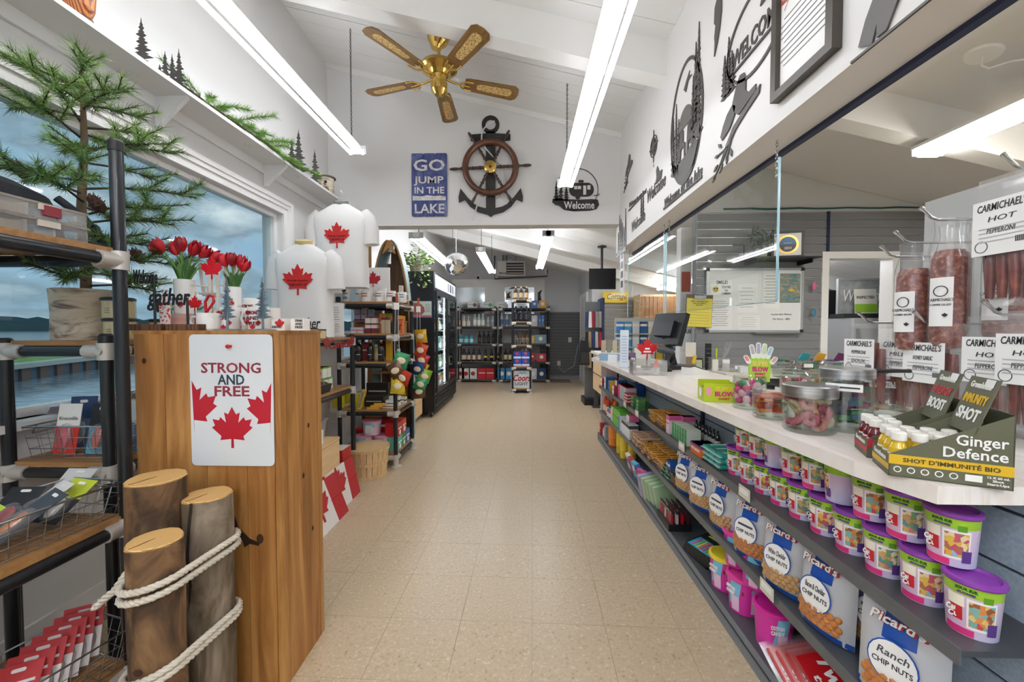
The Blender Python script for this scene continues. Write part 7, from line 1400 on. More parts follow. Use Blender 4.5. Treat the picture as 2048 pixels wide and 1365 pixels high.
for lo, hi in (((-.10, -.07, 0), (.10, .07, .003)), ((-.11, -.075, 0), (.11, -.072, .10)), ((-.11, .072, 0), (.11, .075, .10)), ((-.11, -.072, 0), (-.107, .072, .10)), ((.107, -.072, 0), (.11, .072, .10))): MB().bb(lo, hi, PLASTIC).to('wall', t)
MB().lathe([(.02, .004), (.022, .05), (.01, .06)], PAPER, 12, TR(.05, -.03, 0)).to('glue_bottle', t); MB().lathe([(.022, .052), (.012, .08), (.003, .105)], mat('#e0604a', .4), 12, TR(.05, -.03, 0)).to('glue_tip', t); MB().bb((-.09, -.078, .05), (-.06, -.076, .065), PAPER).to('label_card', t)
t = thing('leaf_sign', 'red maple leaf card with two white labels beside the till', 'sign', (.93, 3.02, CZ)); MB().prism(leaf(.15, 0, .15), .004, RED, FY).to('maple_leaf', t); MB().box((0, -.005, .16), (.035, .002, .012), PAPER).box((0, -.005, .138), (.055, .002, .012), PAPER).to('label_card', t); MB().lathe([(.03, 0), (.03, .006), (.006, .012), (.006, .1)], BLACK, 10, TR(0, .004, 0)).to('stand', t)
p = ctop(1248, 737); t = thing('leaflet_stand', 'tall narrow white leaflet holder with blue printed lines', 'leaflet', (p.x, p.y, CZ), -.35); MB().box((0, 0, .15), (.065, .004, .30), mat('#dfe8f2', .4), RX(-.05)).to('sheet', t); MB().box((0, .03, .003), (.07, .08, .006), PLASTIC).to('foot', t)
for i in range(10): MB().box((.0, -.0035, .05+.022*i), (.042, .0008, .004), mat('#8fa9cc', .5), RX(-.05)).to('print', t)
p = ctop(1258, 741); t = thing('leaflet_stand', 'small purple card leaning against the tall leaflet', 'leaflet', (p.x+.02, p.y-.05, CZ), rot=(-.3, .1, .2)); MB().box((0, 0, .07), (.045, .003, .14), mat('#5d3f66', .5)).to('sheet', t)
for i in range(4): MB().box((-.008+.016*(i % 2), -.002, .06+.03*(i//2)), (.01, .001, .016), PAPER).to('print', t)
t = thing('brochure_rack', 'black edged rack of leaning white brochures on the counter', 'brochures', (.95, 3.20, CZ), -.2)
for i in range(3): MB().box((.0, .03*i, .08), (.12, .006, .16), mat('#c9c6bc' if i else '#e8e6df', .5), RX(-.25)).to('brochure', t)
MB().box((0, .03, .008), (.14, .12, .016), BLACK).to('base', t)
carton('pale blue tissue box on the far end of the counter', (.86, 3.95, CZ), (.20, .12, .07), '#8fb0cc', side='#a9c4da', top='#e8eef4', rz=-.3); carton('small white box beside the tissue box', (.83, 3.72, CZ), (.08, .06, .07), '#e4e8ec', rz=-.3)
t = thing('tray', 'black moulded tray of small dark trinkets on the far counter end', 'tray', (.98, 4.1, CZ), 0); MB().box((0, 0, .015), (.28, .2, .03), BLACK).to('tray', t)
for i in range(12): MB().ball((-.1+.04*(i % 6), -.04+.08*(i//6), .035), .016, mat(['#3a3d42', '#55504a', '#6a6460'][i % 3], .4), 8, 5).to('trinket', t)
# ================================================================ office wall (y = YP)
YO = YP-.002
def wx(x): return ax(x, YO)
def wz(y): return az(y, YO)
t = thing('whiteboard', 'aluminium framed whiteboard with pinned sheets on the slatted wall', 'whiteboard', ((wx(1410)+wx(1603))/2, YO, wz(665))); bw, bh = wx(1603)-wx(1410), wz(539)-wz(665)
MB().bb((-bw/2, -.012, 0), (bw/2, -.002, bh), mat('#eceeee', .2)).to('board', t)
for lo, hi in (((-bw/2, -.02, 0), (bw/2, -.012, .02)), ((-bw/2, -.02, bh-.02), (bw/2, -.012, bh)), ((-bw/2, -.02, .02), (-bw/2+.018, -.012, bh-.02)), ((bw/2-.018, -.02, .02), (bw/2, -.012, bh-.02))): MB().bb(lo, hi, mat('#b9bcbe', .35, .6)).to('frame_rail', t)
for x, z in ((-1, 0), (1, 0), (1, 1), (-1, 1)): MB().box((x*(bw/2-.012), -.017, .012+z*(bh-.024)), (.03, .014, .03), BLACK).to('corner', t)
MB().bb((.0, -.05, -.012), (bw/2-.02, -.012, .0), mat('#8a8c8e', .4, .5)).to('pen_tray', t)
def pin(label, x0, x1, y0, y1, col='#f0f0ee', lines=8, txt=None, name='notice', off=.0135):
    t = thing(name, label, 'notice', ((wx(x0)+wx(x1))/2, YO-off, wz(y1))); w, h = wx(x1)-wx(x0), wz(y0)-wz(y1); MB().bb((-w/2, -.0012, 0), (w/2, 0, h), mat(col, .6)).to('sheet', t)
    for i in range(lines): MB().box((-w*.04, -.0018, h*(.86-.8*i/max(1, lines))), (w*(.55+.1*((i*5) % 3)), .0008, h*.018), mat('#a5a7a8', .6)).to('print', t)
    for i, (s, u, v, sz, wd, c) in enumerate(txt or ()): MB().text(s, sz*h, mat(c, .5), TR(u*w, -.002, v*h) @ FY, ext=.0008, bold=.02, width=wd*w).to('lettering', t)
    return t
t = pin("sheet with a yellow smiling face warning of the camera", 1417, 1461, 562, 592, lines=0, txt=(('SMILE!', .05, .83, .3, .5, '#1c1c1c'), ("YOU'RE", .24, .52, .22, .4, '#1c1c1c'), ('ON', .24, .3, .2, .14, '#1c1c1c'), ('CAMERA', .24, .1, .2, .42, '#1c1c1c')))
w = wx(1461)-wx(1417); MB().prism(circ(.03, 18), .001, mat('#e0c23a', .5), TR(-w*.24, -.0015, .055) @ FY).to('face', t)
for s in (-1, 1): MB().prism(circ(.008, 10), .001, BLACK, TR(-w*.24+s*.012, -.0025, .064) @ FY).to('eye', t)
MB().line([(-.014, -.006), (-.008, -.014), (.0, -.017), (.008, -.014), (.014, -.006)], .003, .001, BLACK, TR(-w*.24, -.0025, .058) @ FY).to('mouth', t)
pin('long white price list pinned at the clipboard side of the whiteboard', 1418, 1462, 595, 660, lines=12); pin('white sheet with a black heading bar pinned mid whiteboard', 1472, 1512, 570, 626, lines=6); pin('small white slip low on the whiteboard', 1474, 1518, 632, 660, lines=5); pin('white sheet of red and black small print pinned high on the whiteboard', 1522, 1556, 544, 618, lines=10)
t = pin('colour photo poster of a kayaker in a rocky river', 1556, 1597, 550, 607, '#5f7a74', 0); pm = nodemat('river_photo', [(.25, '#2f4a50'), (.42, '#5f8a92'), (.52, '#8a8a78'), (.64, '#b9a98a'), (.8, '#3f4a34')], 16, (1, 1, 1.6), dist=1.2, r=.5, detail=6); w, h = wx(1597)-wx(1556), wz(550)-wz(607); MB().bb((-w*.48, -.0022, h*.02), (w*.48, -.0012, h*.98), pm).to('picture', t); MB().prism([(-.03, 0), (0, -.012), (.04, .0), (0, .022)], .001, mat('#d9b92f', .5), TR(.01, -.0025, h*.42) @ FY).to('kayak', t)
t = thing('handwriting', 'black marker writing about the marina on the whiteboard', 'writing', (wx(1560), YO-.0125, wz(634)))
for i, s in enumerate(('Lauderdale Marina', 'Mile Marker - 4054')): MB().text(s, .026, mat('#444648', .6), TR(0, -.001, .02-.045*i) @ FY, ext=.0006, shear=.1, width=.19 if i == 0 else .16).to('lettering', t)
t = thing('clipboard', 'brown clipboard with a yellow form hung in front of the whiteboard', 'clipboard', (ax(1396, 3.862), 3.862, az(655, 3.862)), rot=(0, .04, 0)); MB().bb((-.125, 0, 0), (.125, .004, .31), mat('#6b5a48', .6)).to('board', t); MB().bb((-.118, -.002, .004), (.122, 0, .275), mat('#e6d65a', .6)).to('sheet', t); MB().box((0, -.008, .285), (.11, .014, .03), STEEL).to('clip', t)
for i, s in enumerate(('GIFT CERTIFICATE', 'GAS & STORE &', 'PATIO')): MB().text(s, .017, mat('#4a4420', .6), TR(0, -.003, .245-.018*i) @ FY, ext=.0006, bold=.02, width=[.16, .12, .06][i]).to('lettering', t)
for i in range(6): MB().box((0, -.0028, .17-.027*i), (.2, .0006, .002), mat('#8a8240', .6)).to('print', t)
MB().tube([(0, .002, .30), (0, .02, .32), (0, .045, .32)], .003, mat('#dfe3e6', .3), 6).to('hanger', t)
t = thing('wall_bracket_shelf', 'small black shelf on the slatted wall above the whiteboard', 'shelf', (wx(1540), YO, wz(524))); MB().bb((-.30, -.24, -.012), (.30, 0, 0), BLACK).to('board', t); MB().bb((-.25, -.2, -.05), (-.24, 0, -.012), BLACK).to('bracket', t); MB().bb((.24, -.2, -.05), (.25, 0, -.012), BLACK).to('bracket', t)
zs_ = wz(524)+.001
t = thing('award_frame', 'black framed round blue and gold award standing on the small shelf', 'award', (ax(1572, 3.74), 3.74, zs_), -.25); MB().box((0, .02, .12), (.26, .03, .24), BLACK).to('frame', t); MB().box((0, .003, .12), (.215, .004, .2), PAPER).to('mat_board', t); MB().prism(circ(.088, 28, 0, .12), .002, mat('#b98f4a', .3, .6), TR(0, .001, 0) @ FY).to('medal', t); MB().prism(circ(.068, 28, 0, .12), .002, mat('#2a2a2e', .4), TR(0, -.001, 0) @ FY).to('medal', t)
MB().prism([(.066*math.cos(a), .12+.066*math.sin(a)) for a in [PI*i/14 for i in range(15)]], .001, mat('#2f6fa8', .4), TR(0, -.003, 0) @ FY).to('medal', t); MB().text('*****', .03, PAPER, TR(0, -.0045, .125) @ FY, ext=.0008).text('2024', .03, PAPER, TR(0, -.0045, .085) @ FY, ext=.0008, bold=.02).to('lettering', t)
t = thing('potted_plant', 'grey green leafy plant beside the framed award', 'plant', (ax(1520, 3.78), 3.78, zs_)); MB().lathe([(.04, 0), (.05, .06), (.045, .06)], mat('#b9b4aa', .7), 14).to('pot', t); R = random.Random(31); mb = MB()
for i in range(260):
    a = R.uniform(0, 2*PI); rr = R.random()**.5*.12; p = Vector((rr*math.cos(a), rr*math.sin(a)*.7, .06+.2*R.random())); d = Vector((R.uniform(-1, 1), R.uniform(-1, .2), R.uniform(-.3, 1))).normalized(); s = d.cross(Vector((0, 0, 1))).normalized()*.008; mb.add([p, p+d*.02+s, p+d*.04, p+d*.02-s], [(0, 1, 2, 3)], R.choice((mat('#6b7a62', .6), mat('#8a9a82', .6), mat('#55654e', .6))))
mb.to('leaves', t, kind='stuff')
word_sign('black script word on a base by the grey green plant', (ax(1485, 3.74), 3.74, zs_), (.12, .05, .02), 'yellow room', .2, .07, .12, 0, 0)
for y, c, lab in ((563, '#d8689a', 'pink padlock key float on a slat hook'), (615, '#3f7f9a', 'teal blue fish shaped key float on a slat hook')):
    t = thing('key_float', lab, 'key ring', (wx(1619), YO-.05, wz(y))); MB().tube([(-.04, .05, .0), (.0, 0, .0), (.03, -.02, .01)], .003, STEEL, 6).to('hook', t); MB().ball((0, 0, -.06), 1, mat(c, .4), 10, 7, sc=(.02, .01, .04)).to('float', t); MB().tube([(0, 0, 0), (.005, 0, -.02), (0, 0, -.03)], .0015, STEEL, 4).to('loop', t)
# low desk under the whiteboard
t = thing('office_desk', 'pale back counter under the whiteboard', 'desk', (2.3, 3.62, 0)); MB().bb((-.62, -.27, .84), (.56, .265, .875), mat('#dcd6cc', .4)).to('top', t); MB().bb((-.60, -.22, 0), (.54, .26, .84), mat('#3a3b3d', .6)).to('cabinet', t)
zd = .8755
t = thing('remote', 'black television remote standing upright by the pen holder', 'remote', (ax(1417, 3.72), 3.72, zd)); MB().box((0, 0, .12), (.05, .02, .24), BLACK).to('case', t)
for i in range(12): MB().box((-.014+.014*(i % 3), -.011, .07+.04*(i//3)), (.008, .003, .01), mat('#6a6c70', .5)).to('button', t)
t = thing('pen_holder', 'clear holder with white boxes, a lime marker and straws', 'holder', (ax(1438, 3.66), 3.66, zd)); MB().box((0, 0, .06), (.15, .08, .12), PLASTIC).to('cup', t); MB().cyl((-.02, 0, .02), (-.02, 0, .20), .008, mat('#c6d42c', .4), 8).to('marker', t)
for i in range(4): MB().cyl((.02, 0, .02), (.06+.02*i, 0, .25), .004, PLASTIC, 6).to('straw', t)
MB().box((-.05, -.045, .05), (.05, .01, .10), mat('#e6e3da', .5)).box((.045, -.045, .05), (.06, .01, .10), PAPER).to('card_box', t)
t = thing('display_phone', 'small black clock standing on the back counter', 'clock', (ax(1398, 3.5), 3.5, zd)); MB().box((0, 0, .06), (.07, .03, .12), BLACK, RX(-.1)).to('case', t); MB().box((0, -.018, .065), (.05, .002, .08), mat('#b9c4a4', .4), RX(-.1)).to('screen', t)
t = thing('plastic_bin', 'low clear container with handwritten label on the back counter', 'bin', (ax(1474, 3.55), 3.55, zd)); MB().box((0, 0, .035), (.18, .1, .07), PLASTIC, top=(1.1, 1.1)).to('bin', t); MB().box((.0, -.056, .04), (.08, .002, .03), PAPER).to('label_card', t)
carton('flat white carton lying on the back counter behind the hand display', (ax(1505, 3.5), 3.5, zd), (.25, .1, .05), '#d3d5d6')
t = thing('leaflet_stand', 'small advert card with a phone picture on a clear foot', 'leaflet', (ax(1382, 3.4), 3.4, zd)); MB().box((0, 0, .16), (.085, .004, .2), mat('#efe9dc', .5)).to('sheet', t); MB().box((.0, -.003, .10), (.08, .002, .08), mat('#8a7a62', .5)).to('picture', t); MB().box((.005, -.005, .12), (.03, .002, .07), mat('#e6c23a', .5), RY(.2)).to('picture', t); MB().lathe([(.03, 0), (.03, .008), (.012, .02), (.012, .06)], PLASTIC, 12).to('foot', t)
# white post with papers
t = thing('square_post', 'white square post covered with printed notices at the end of the slatted wall', 'post', (1.63, 4.12, 0)); MB().bb((-.055, -.055, 0), (.055, .055, roof2(1.63)-.2), TRIM).to('shaft', t)
for z, h, c in ((1.62, .2, '#b5503a'), (1.30, .26, '#e8e8e6'), (1.02, .24, '#dfe2e4'), (1.86, .16, '#eeeeec')): MB().bb((-.045, -.058, z), (.04, -.055, z+h), mat(c, .5)).to('notice_sheet', t)
MB().text('PLUS', .05, DARK, TR(0, -.06, 1.22) @ FY, ext=.001, bold=.02, shear=.2).to('lettering', t)
# room behind the office door
slatwall('wall_slats_store', 2.4, XR, .2, 2.2, 5.6, m=mat('#5b5c5e', .5), gm=mat('#a9aaab', .4))
t = thing('welcome_sign', 'grey framed sign with white script reading welcome in the store room', 'sign', (3.665, 4.42, 1.60), -.12); MB().box((0, 0, 0), (.50, .025, .36), nodemat('zinc_sheet', [(.3, '#8d8f90'), (.7, '#b5b7b8')], 12, r=.5)).to('panel', t)
for lo, hi in (((-.26, -.02, -.19), (.26, .015, -.17)), ((-.26, -.02, .17), (.26, .015, .19)), ((-.26, -.02, -.17), (-.24, .015, .17)), ((.24, -.02, -.17), (.26, .015, .17))): MB().bb(lo, hi, mat('#a0a2a3', .4)).to('frame_rail', t)
MB().text('Welcome', .19, mat('#55575a', .5), TR(.006, -.014, -.006) @ FY, ext=.004, shear=.2, width=.43).to('lettering_shadow', t); MB().text('Welcome', .19, PAPER, TR(0, -.018, 0) @ FY, ext=.004, shear=.2, width=.43).to('lettering', t); MB().bb((-.27, -.14, -.238), (.27, .1, -.19), DARK).to('ledge', t)
t = thing('inspection_card', 'white and lime green card reading inspected leaning on the welcome sign', 'card', (3.62, 4.33, 1.412), -.12); MB().box((0, 0, .13), (.21, .004, .26), mat('#eceadf', .5), RX(-.1)).to('card', t); MB().box((0, -.004, .055), (.21, .002, .09), mat('#8fc030', .5), RX(-.1)).to('band', t); MB().text('INSPECTED', .04, DARK, RX(-.1) @ TR(0, -.0035, .17) @ FY, ext=.001, bold=.02, width=.17).to('lettering', t)
t = thing('store_fridge', 'grey refrigerator standing in the store room doorway', 'fridge', (3.665, 4.50, 0)); MB().bb((-.27, -.26, .02), (.27, .28, 1.36), mat('#a2a4a6', .45)).to('body', t); MB().bb((-.27, -.30, .95), (.27, -.26, 1.36), mat('#aeb0b2', .4)).to('door', t); MB().bb((-.27, -.30, .04), (.27, -.26, .94), mat('#aeb0b2', .4)).to('door', t); MB().bb((-.25, -.33, 1.0), (-.23, -.30, 1.25), STEEL).to('handle', t)
t = thing('television', 'dark television behind the store room welcome sign', 'television', (3.49, 4.62, 1.361)); MB().box((0, 0, .17), (.17, .04, .30), BLACK).to('screen', t); MB().box((0, 0, .015), (.12, .15, .03), BLACK).to('foot', t)
# ================================================================ back room
YBk = 9.30
lvB = [.07, .489, .907, 1.308, 1.738]
BB = nodemat('dark_board', [(.3, '#5a4636'), (.7, '#77604a')], 6, (1, 9, 9), r=.5)
rack('pipe_rack', 'black pipe shelving of spirits at the fridge end of the back wall', -1.51, -.65, YBk, 9.72, [z-.018 for z in lvB], [1.76]*4, board=BB)
rack('pipe_rack', 'black pipe shelving unit of wine and beer behind the beer tower', -.54, .60, YBk, 9.72, [z-.018 for z in lvB], [1.76]*4, board=BB)
def row(label, group, xs, z, r, h, col, cap, lab, Y=9.42, **k):
    b = bottle(label, (ax(xs[0], Y), Y, z), r, h, col, cap, lab, group, n=10, **k)
    for x in xs[1:]: dup(b, (ax(x, Y), Y, z))
X3 = lambda u: 900+u/5.687
row('amber gin bottle on the upper wall shelf', None, [X3(98)], lvB[3], .05, .27, '#c98a5a', '#d9d9d6', '#d9b48a')
row('slim clear tequila bottle with a white label', 'clear tequila bottles', [X3(160), X3(210)], lvB[3], .045, .25, '#cfd3c4', '#d9d6c9', '#e6e0cc', neck=.5); row('clear white rum bottle with a red dot label', 'white rum bottles', [X3(283), X3(328), X3(375)], lvB[3], .045, .29, '#b9c6bd', '#e6e6e2', '#e9e6e0'); row('squat clear vodka bottle with dark print', 'squat vodka bottles', [X3(432), X3(488)], lvB[3], .04, .22, '#c4ccd2', '#c9cdd0', '#9aa6b4')
row('clear vodka bottle with a blue print label', 'blue label vodka bottles', [X3(587), X3(647)], lvB[3], .048, .32, '#b8c6d4', '#d3d8dc', '#4f6f9a'); row('bright turquoise gin bottle with a pale label', 'turquoise gin bottles', [X3(122), X3(184), X3(242)], lvB[2], .055, .22, '#2fa0ad', '#5a6f74', '#b9dbe0')
row('black wine bottle with a dark label on the third shelf', 'black wine bottles', [X3(335), X3(388), X3(437), X3(490), X3(570)], lvB[2], .042, .29, '#1c1a1c', '#141214', '#3a3438'); row('dark wine bottle with a cream label on the second shelf', 'cream label wine bottles', [X3(148), X3(165), X3(212), X3(270), X3(330)], lvB[1], .042, .29, '#1a1718', '#1a1414', '#d9c3ac'); row('dark wine bottle with a yellow band', 'yellow band wine bottles', [X3(402), X3(473), X3(560)], lvB[1], .042, .28, '#1a1716', '#191414', '#d9b82c', lz=(.28, .45)); row('dark red capped wine bottle with a tan label', 'red capped wine bottles', [X3(633), X3(683)], lvB[1], .042, .30, '#1a1617', '#7a1a20', '#d3bf9a')
bx_ = [(120, '#e4dcd6', '#8a1f2a', 'white and maroon beer case at the fridge end'), (185, '#e4dcd6', '#8a1f2a', 'second white and maroon beer case'), (265, '#dfe0dc', '#3a5a3a', 'white beer case with a green crest'), (365, '#c01f26', '#c01f26', 'bright red beer case'), (460, '#c01f26', '#c01f26', 'second bright red beer case beside the pole'), (590, '#3f8fc4', '#d9c43a', 'sky blue beer case with a white crest'), (670, '#3f8fc4', '#d9c43a', 'second sky blue beer case'), (940, '#d3d3d4', '#8a2a34', 'pale case of cans behind the tower'), (1040, '#1f3f66', '#2f5f94', 'navy beer case at the slatted wall end')]
for i, (u, c, s, lab) in enumerate(bx_): carton(lab + ' on the bottom shelf', (ax(X3(u), 9.44), 9.45, lvB[0]+.001), (.19, .2, .25), c, side=s, top=s, txt='BEER' if i in (3, 4) else None, dots=None if i in (3, 4) else [(0, .5, .05, '#f0ece6' if i > 4 else '#a83440')], tsz=.05)
for i, (u, z, w, h, c, s, lab) in enumerate(((955, 3, .16, .25, '#c9cdd2', '#9aa6b4', 'pale cider case on the upper wall shelf'), (1020, 3, .06, .26, '#3f6fae', '#d9dde0', 'narrow blue cooler box on the upper wall shelf'), (1055, 3, .06, .26, '#4a78b4', '#d9dde0', 'second narrow blue cooler box'), (940, 2, .08, .18, '#d9b04a', '#e0bc5a', 'small amber cooler case'), (1030, 2, .27, .20, '#7fa3ae', '#6a8f9c', 'grey blue cooler case on the third shelf'), (940, 1, .10, .20, '#b8303a', '#d9d3ce', 'red and white cooler case'), (1040, 1, .22, .18, '#c23a44', '#e0dad4', 'tray of red and white cans'), (960, 4, .13, .17, '#2f6fc0', '#2a62ac', 'royal blue beer carton on the top shelf'), (1050, 4, .16, .17, '#dfa02c', '#cf921f', 'golden beer carton on the top shelf'))): carton(lab, (ax(X3(u), 9.44), 9.46, lvB[z]+.001), (w, .16, h), c, side=s, dots=[(0, .55, min(w, h)*.25, '#f0ece6')])
for i, (u, lab, c, rc) in enumerate(((255, 'white carton of glasses with a round dark emblem', '#e4e3df', '#6a5a62'), (430, 'pale green carton of glasses with a round emblem', '#dfe8e2', '#4fae8c'), (590, 'white carton of tall glasses', '#e3e5e4', '#c9cccb'))): carton(lab, (ax(X3(u), 9.42), 9.46, lvB[4]+.001), (.22, .12, .14), c, dots=[(.06, .5, .045, rc)], txt='II II', tcol='#a9b4ae', tsz=.06)
# beer tower
tx0, tx1, ty0 = ax(1025, 7.74), ax(1061, 7.74), 7.74
rack('beer_tower', 'narrow black pipe tower of bottles in the middle of the back room', tx0, tx1, ty0, ty0+.34, [.075, .50, .925, 1.375, 1.81], [1.83]*4)
zt = [.0935, .5185, .9435, 1.3935, 1.8285]
for i, u in enumerate((748, 810, 870)): bottle('brown whisky bottle with a cork, top of the tower' , (ax(X3(u), 7.86), 7.86, zt[4]), .042, .25, '#4a2a1c', '#d9c07a', '#c9b48a', 'whisky bottles on the tower', n=10); bottle('black bottle on the second tier', (ax(X3(u), 7.86), 7.86, zt[3]), .05, .30, '#17161a', '#101012', '#2a2a30', 'black bottles on the tower', n=10)
for i, u in enumerate((758, 830, 875)): bottle('amber bourbon bottle on the third tier', (ax(X3(u), 7.95), 7.95, zt[2]), .04, .26, '#5a3320', '#1c1414', '#b98f5a', 'bourbon bottles', n=10)
for i, u in enumerate((740, 770, 800, 845, 880)):
    t = thing('glass_jar', 'clear preserving jar of dark drink on the third tier', 'jar', (ax(X3(u), 7.80), 7.80, zt[2]), group='preserving jars'); MB().lathe([(.026, 0), (.028, .1), (.022, .11)], clear('jar_dark', '#c9d2d6', .4, .05, .3, '#7a8a90'), 10).to('glass', t); MB().lathe([(.026, .11), (.026, .125)], STEEL, 10).to('lid', t)
for i in range(4): carton('bright blue beer carton with a white crest in the block of four', (tx0+.09+.165*(i % 2), ty0+.12, zt[1]+.146*(i//2)), (.155, .16, .144), '#1f4fb0', group='blue beer cartons', band=[(.05, .3, '#dfe6f0')], dots=[(0, .72, .03, '#c8434a')])
for i in range(2): bottle('pale pink can on the fourth tier behind the blue cartons', (tx0+.18+.08*i, ty0+.27, zt[1]+.30 if False else zt[1]), .033, .36, '#d9c3c0', '#c9cdd0', '#c8434a', 'pink cans', n=10, neck=.1)
t = thing('beer_case', 'large silver beer case with red script and grey capitals at the foot of the tower', 'beer case', ((tx0+tx1)/2, ty0+.10, zt[0])); cw = tx1-tx0+.06; MB().bb((-cw/2, -.06, 0), (cw/2, .2, .34), mat('#cfdbe0', .3)).to('box', t); MB().text('Coors', .17, mat('#b81f2c', .4), TR(0, -.0625, .19) @ FY, ext=.002, bold=.03, shear=.3, width=cw*.85).to('lettering', t); MB().text('LIGHT', .085, mat('#55585c', .4), TR(0, -.0625, .08) @ FY, ext=.002, bold=.02, width=cw*.62).to('lettering', t)
MB().prism([(-.1, .26), (-.02, .32), (.02, .29), (.05, .33), (.12, .26), (.05, .29), (.02, .265), (-.03, .285)], .002, mat('#8fb0bd', .4), TR(0, -.061, 0) @ FY).to('mountain', t)
# white framed panels with mirror panes on the back wall
w = thing('window_3', None, None, kind='structure'); x0, x1, z0, z1 = ax(905, YB), ax(1089, YB), 1.62, az(559, YB)
MB().bb((x0, YB-.03, z0), (x1, YB, z1), TRIM).to('panel', w)
for a, b in ((908, 970), (1010, 1068)):
    A_, B_ = ax(a, YB), ax(b, YB); MB().bb((A_-.09, YB-.05, z0), (A_, YB-.03, z1-.20), TRIM).bb((B_, YB-.05, z0), (B_+.09, YB-.03, z1-.20), TRIM).bb((A_-.09, YB-.05, z1-.20), (B_+.09, YB-.03, z1-.08), TRIM).to('casing', w); MB().bb((A_, YB-.034, z0), (B_, YB-.031, z1-.2), mat('#c2c9cd', .12, .85)).to('pane', w)
t = thing('window_decal', 'black and white poster of a bird and figures stuck on the mirror pane', 'poster', (ax(1045, YB), YB-.037, 1.80))
for x, z, w_, h in ((-.42, .16, .16, .22), (.33, .04, .18, .42)): MB().bb((x, -.002, z), (x+w_, 0, z+h), PAPER).to('sheet', t); MB().prism([(x+.03, z+.03), (x+w_*.8, z+.05), (x+w_*.6, z+h*.6), (x+w_*.85, z+h*.9), (x+.04, z+h*.7)], .001, BLACK, TR(0, -.003, 0) @ FY).to('figure', t)
MB().prism([(-.35, .42), (-.2, .5), (-.05, .52), (.1, .48), (.15, .4), (-.05, .46), (-.2, .44)], .001, BLACK, TR(0, -.002, 0) @ FY).to('bird', t)
# heater, pipes, mirror dome, camera, television
hx, hz0, hz1 = (ax(995, 9.0)+ax(1050, 9.0))/2, az(552, 9.0), az(522, 9.0); hw_ = (ax(1050, 9.0)-ax(995, 9.0))
t = thing('unit_heater', 'grey boxy unit heater with louvres hung under the back ceiling', 'heater', (hx, 9.0, hz0)); hh = hz1-hz0; HB = mat('#b4b1aa', .5); MB().bb((-hw_/2, 0, 0), (hw_/2, .4, hh), HB).to('case', t); MB().bb((-.11, -.012, .03), (hw_/2-.03, 0, hh-.03), mat('#2a2a2a', .6)).to('opening', t)
for i in range(5): MB().bb((-.10, -.03, .05+.06*i), (hw_/2-.04, -.006, .066+.06*i), HB, M=TR(0, 0, 0)).to('louvre', t)
MB().text('MAXx', .06, DARK, TR(-hw_/2+.12, -.003, .06) @ FY, ext=.004, bold=.03).to('lettering', t)
for x in (-.2, .1): MB().cyl((x, .2, hh), (x, .2, roof2(hx)-hz0), .008, DARK, 6).to('hanger_rod', t)
MB().cyl((-.15, .25, hh), (-.15, .25, roof2(hx)-hz0), .06, mat('#8f9193', .4, .5), 12).to('flue', t)
MB().tube([(ax(989, 9), 9.1, 2.9), (ax(989, 9), 9.1, az(558, 9.1)), (ax(1095, 9), 9.1, az(553, 9.1)), (ax(1095, 9), 9.1, az(540, 9.1))], .016, DARK, 8).to('gas_pipe', label='black gas pipe running under the boxy unit heater', cat='pipe')
p = Vector((ax(913, 6.4), 6.4, az(528, 6.4))); t = thing('dome_mirror', 'silver dome security mirror hanging near the back room ceiling', 'mirror', p, rot=(.9, .35, 0)); MB().lathe([(.19, 0), (.175, .05), (.13, .10), (.07, .13), (.001, .14)], mat('#dcdcdc', .03, 1), 28, RX(PI)).to('dome', t); MB().lathe([(.195, 0), (.195, .012), (.001, .014)], mat('#b0b0b0', .4, .4), 28).to('rim', t); t.rotation_euler = (-.85, -.5, 0)
MB().tube([(p.x, p.y, p.z+.03), (p.x, p.y, roof2(p.x)-.01)], .006, TRIM, 6).to('mirror_rod', label='thin white rod holding the dome mirror', cat='rod')
t = thing('security_camera', 'small round black camera on the grey back wall', 'camera', (ax(957, YB), YB-.03, az(556, YB))); MB().lathe([(.06, 0), (.055, .02), (.03, .03)], TRIM, 16, RX(PI/2)).to('mount', t); MB().ball((0, -.03, 0), .035, BLACK).to('lens', t)
t = thing('television', 'black flat television hanging from a ceiling pole above the clothing rack', 'television', ((ax(1178, 6.3)+ax(1231, 6.3))/2, 6.3, az(579, 6.3))); tw, th = ax(1231, 6.3)-ax(1178, 6.3), az(538, 6.3)-az(579, 6.3); MB().bb((-tw/2, 0, 0), (tw/2, .05, th), mat('#0f1012', .25)).to('screen', t); MB().cyl((.0, .07, th*.5), (.0, .07, roof2(1.25)-az(579, 6.3)-.0), .02, BLACK, 10).to('pole', t); MB().bb((-.1, .05, th*.4), (.1, .09, th*.6), BLACK).to('mount', t); MB().lathe([(.07, -.02), (.07, 0)], BLACK, 16, TR(0, .07, roof2(1.25)-az(579, 6.3)-.01)).to('ceiling_plate', t)
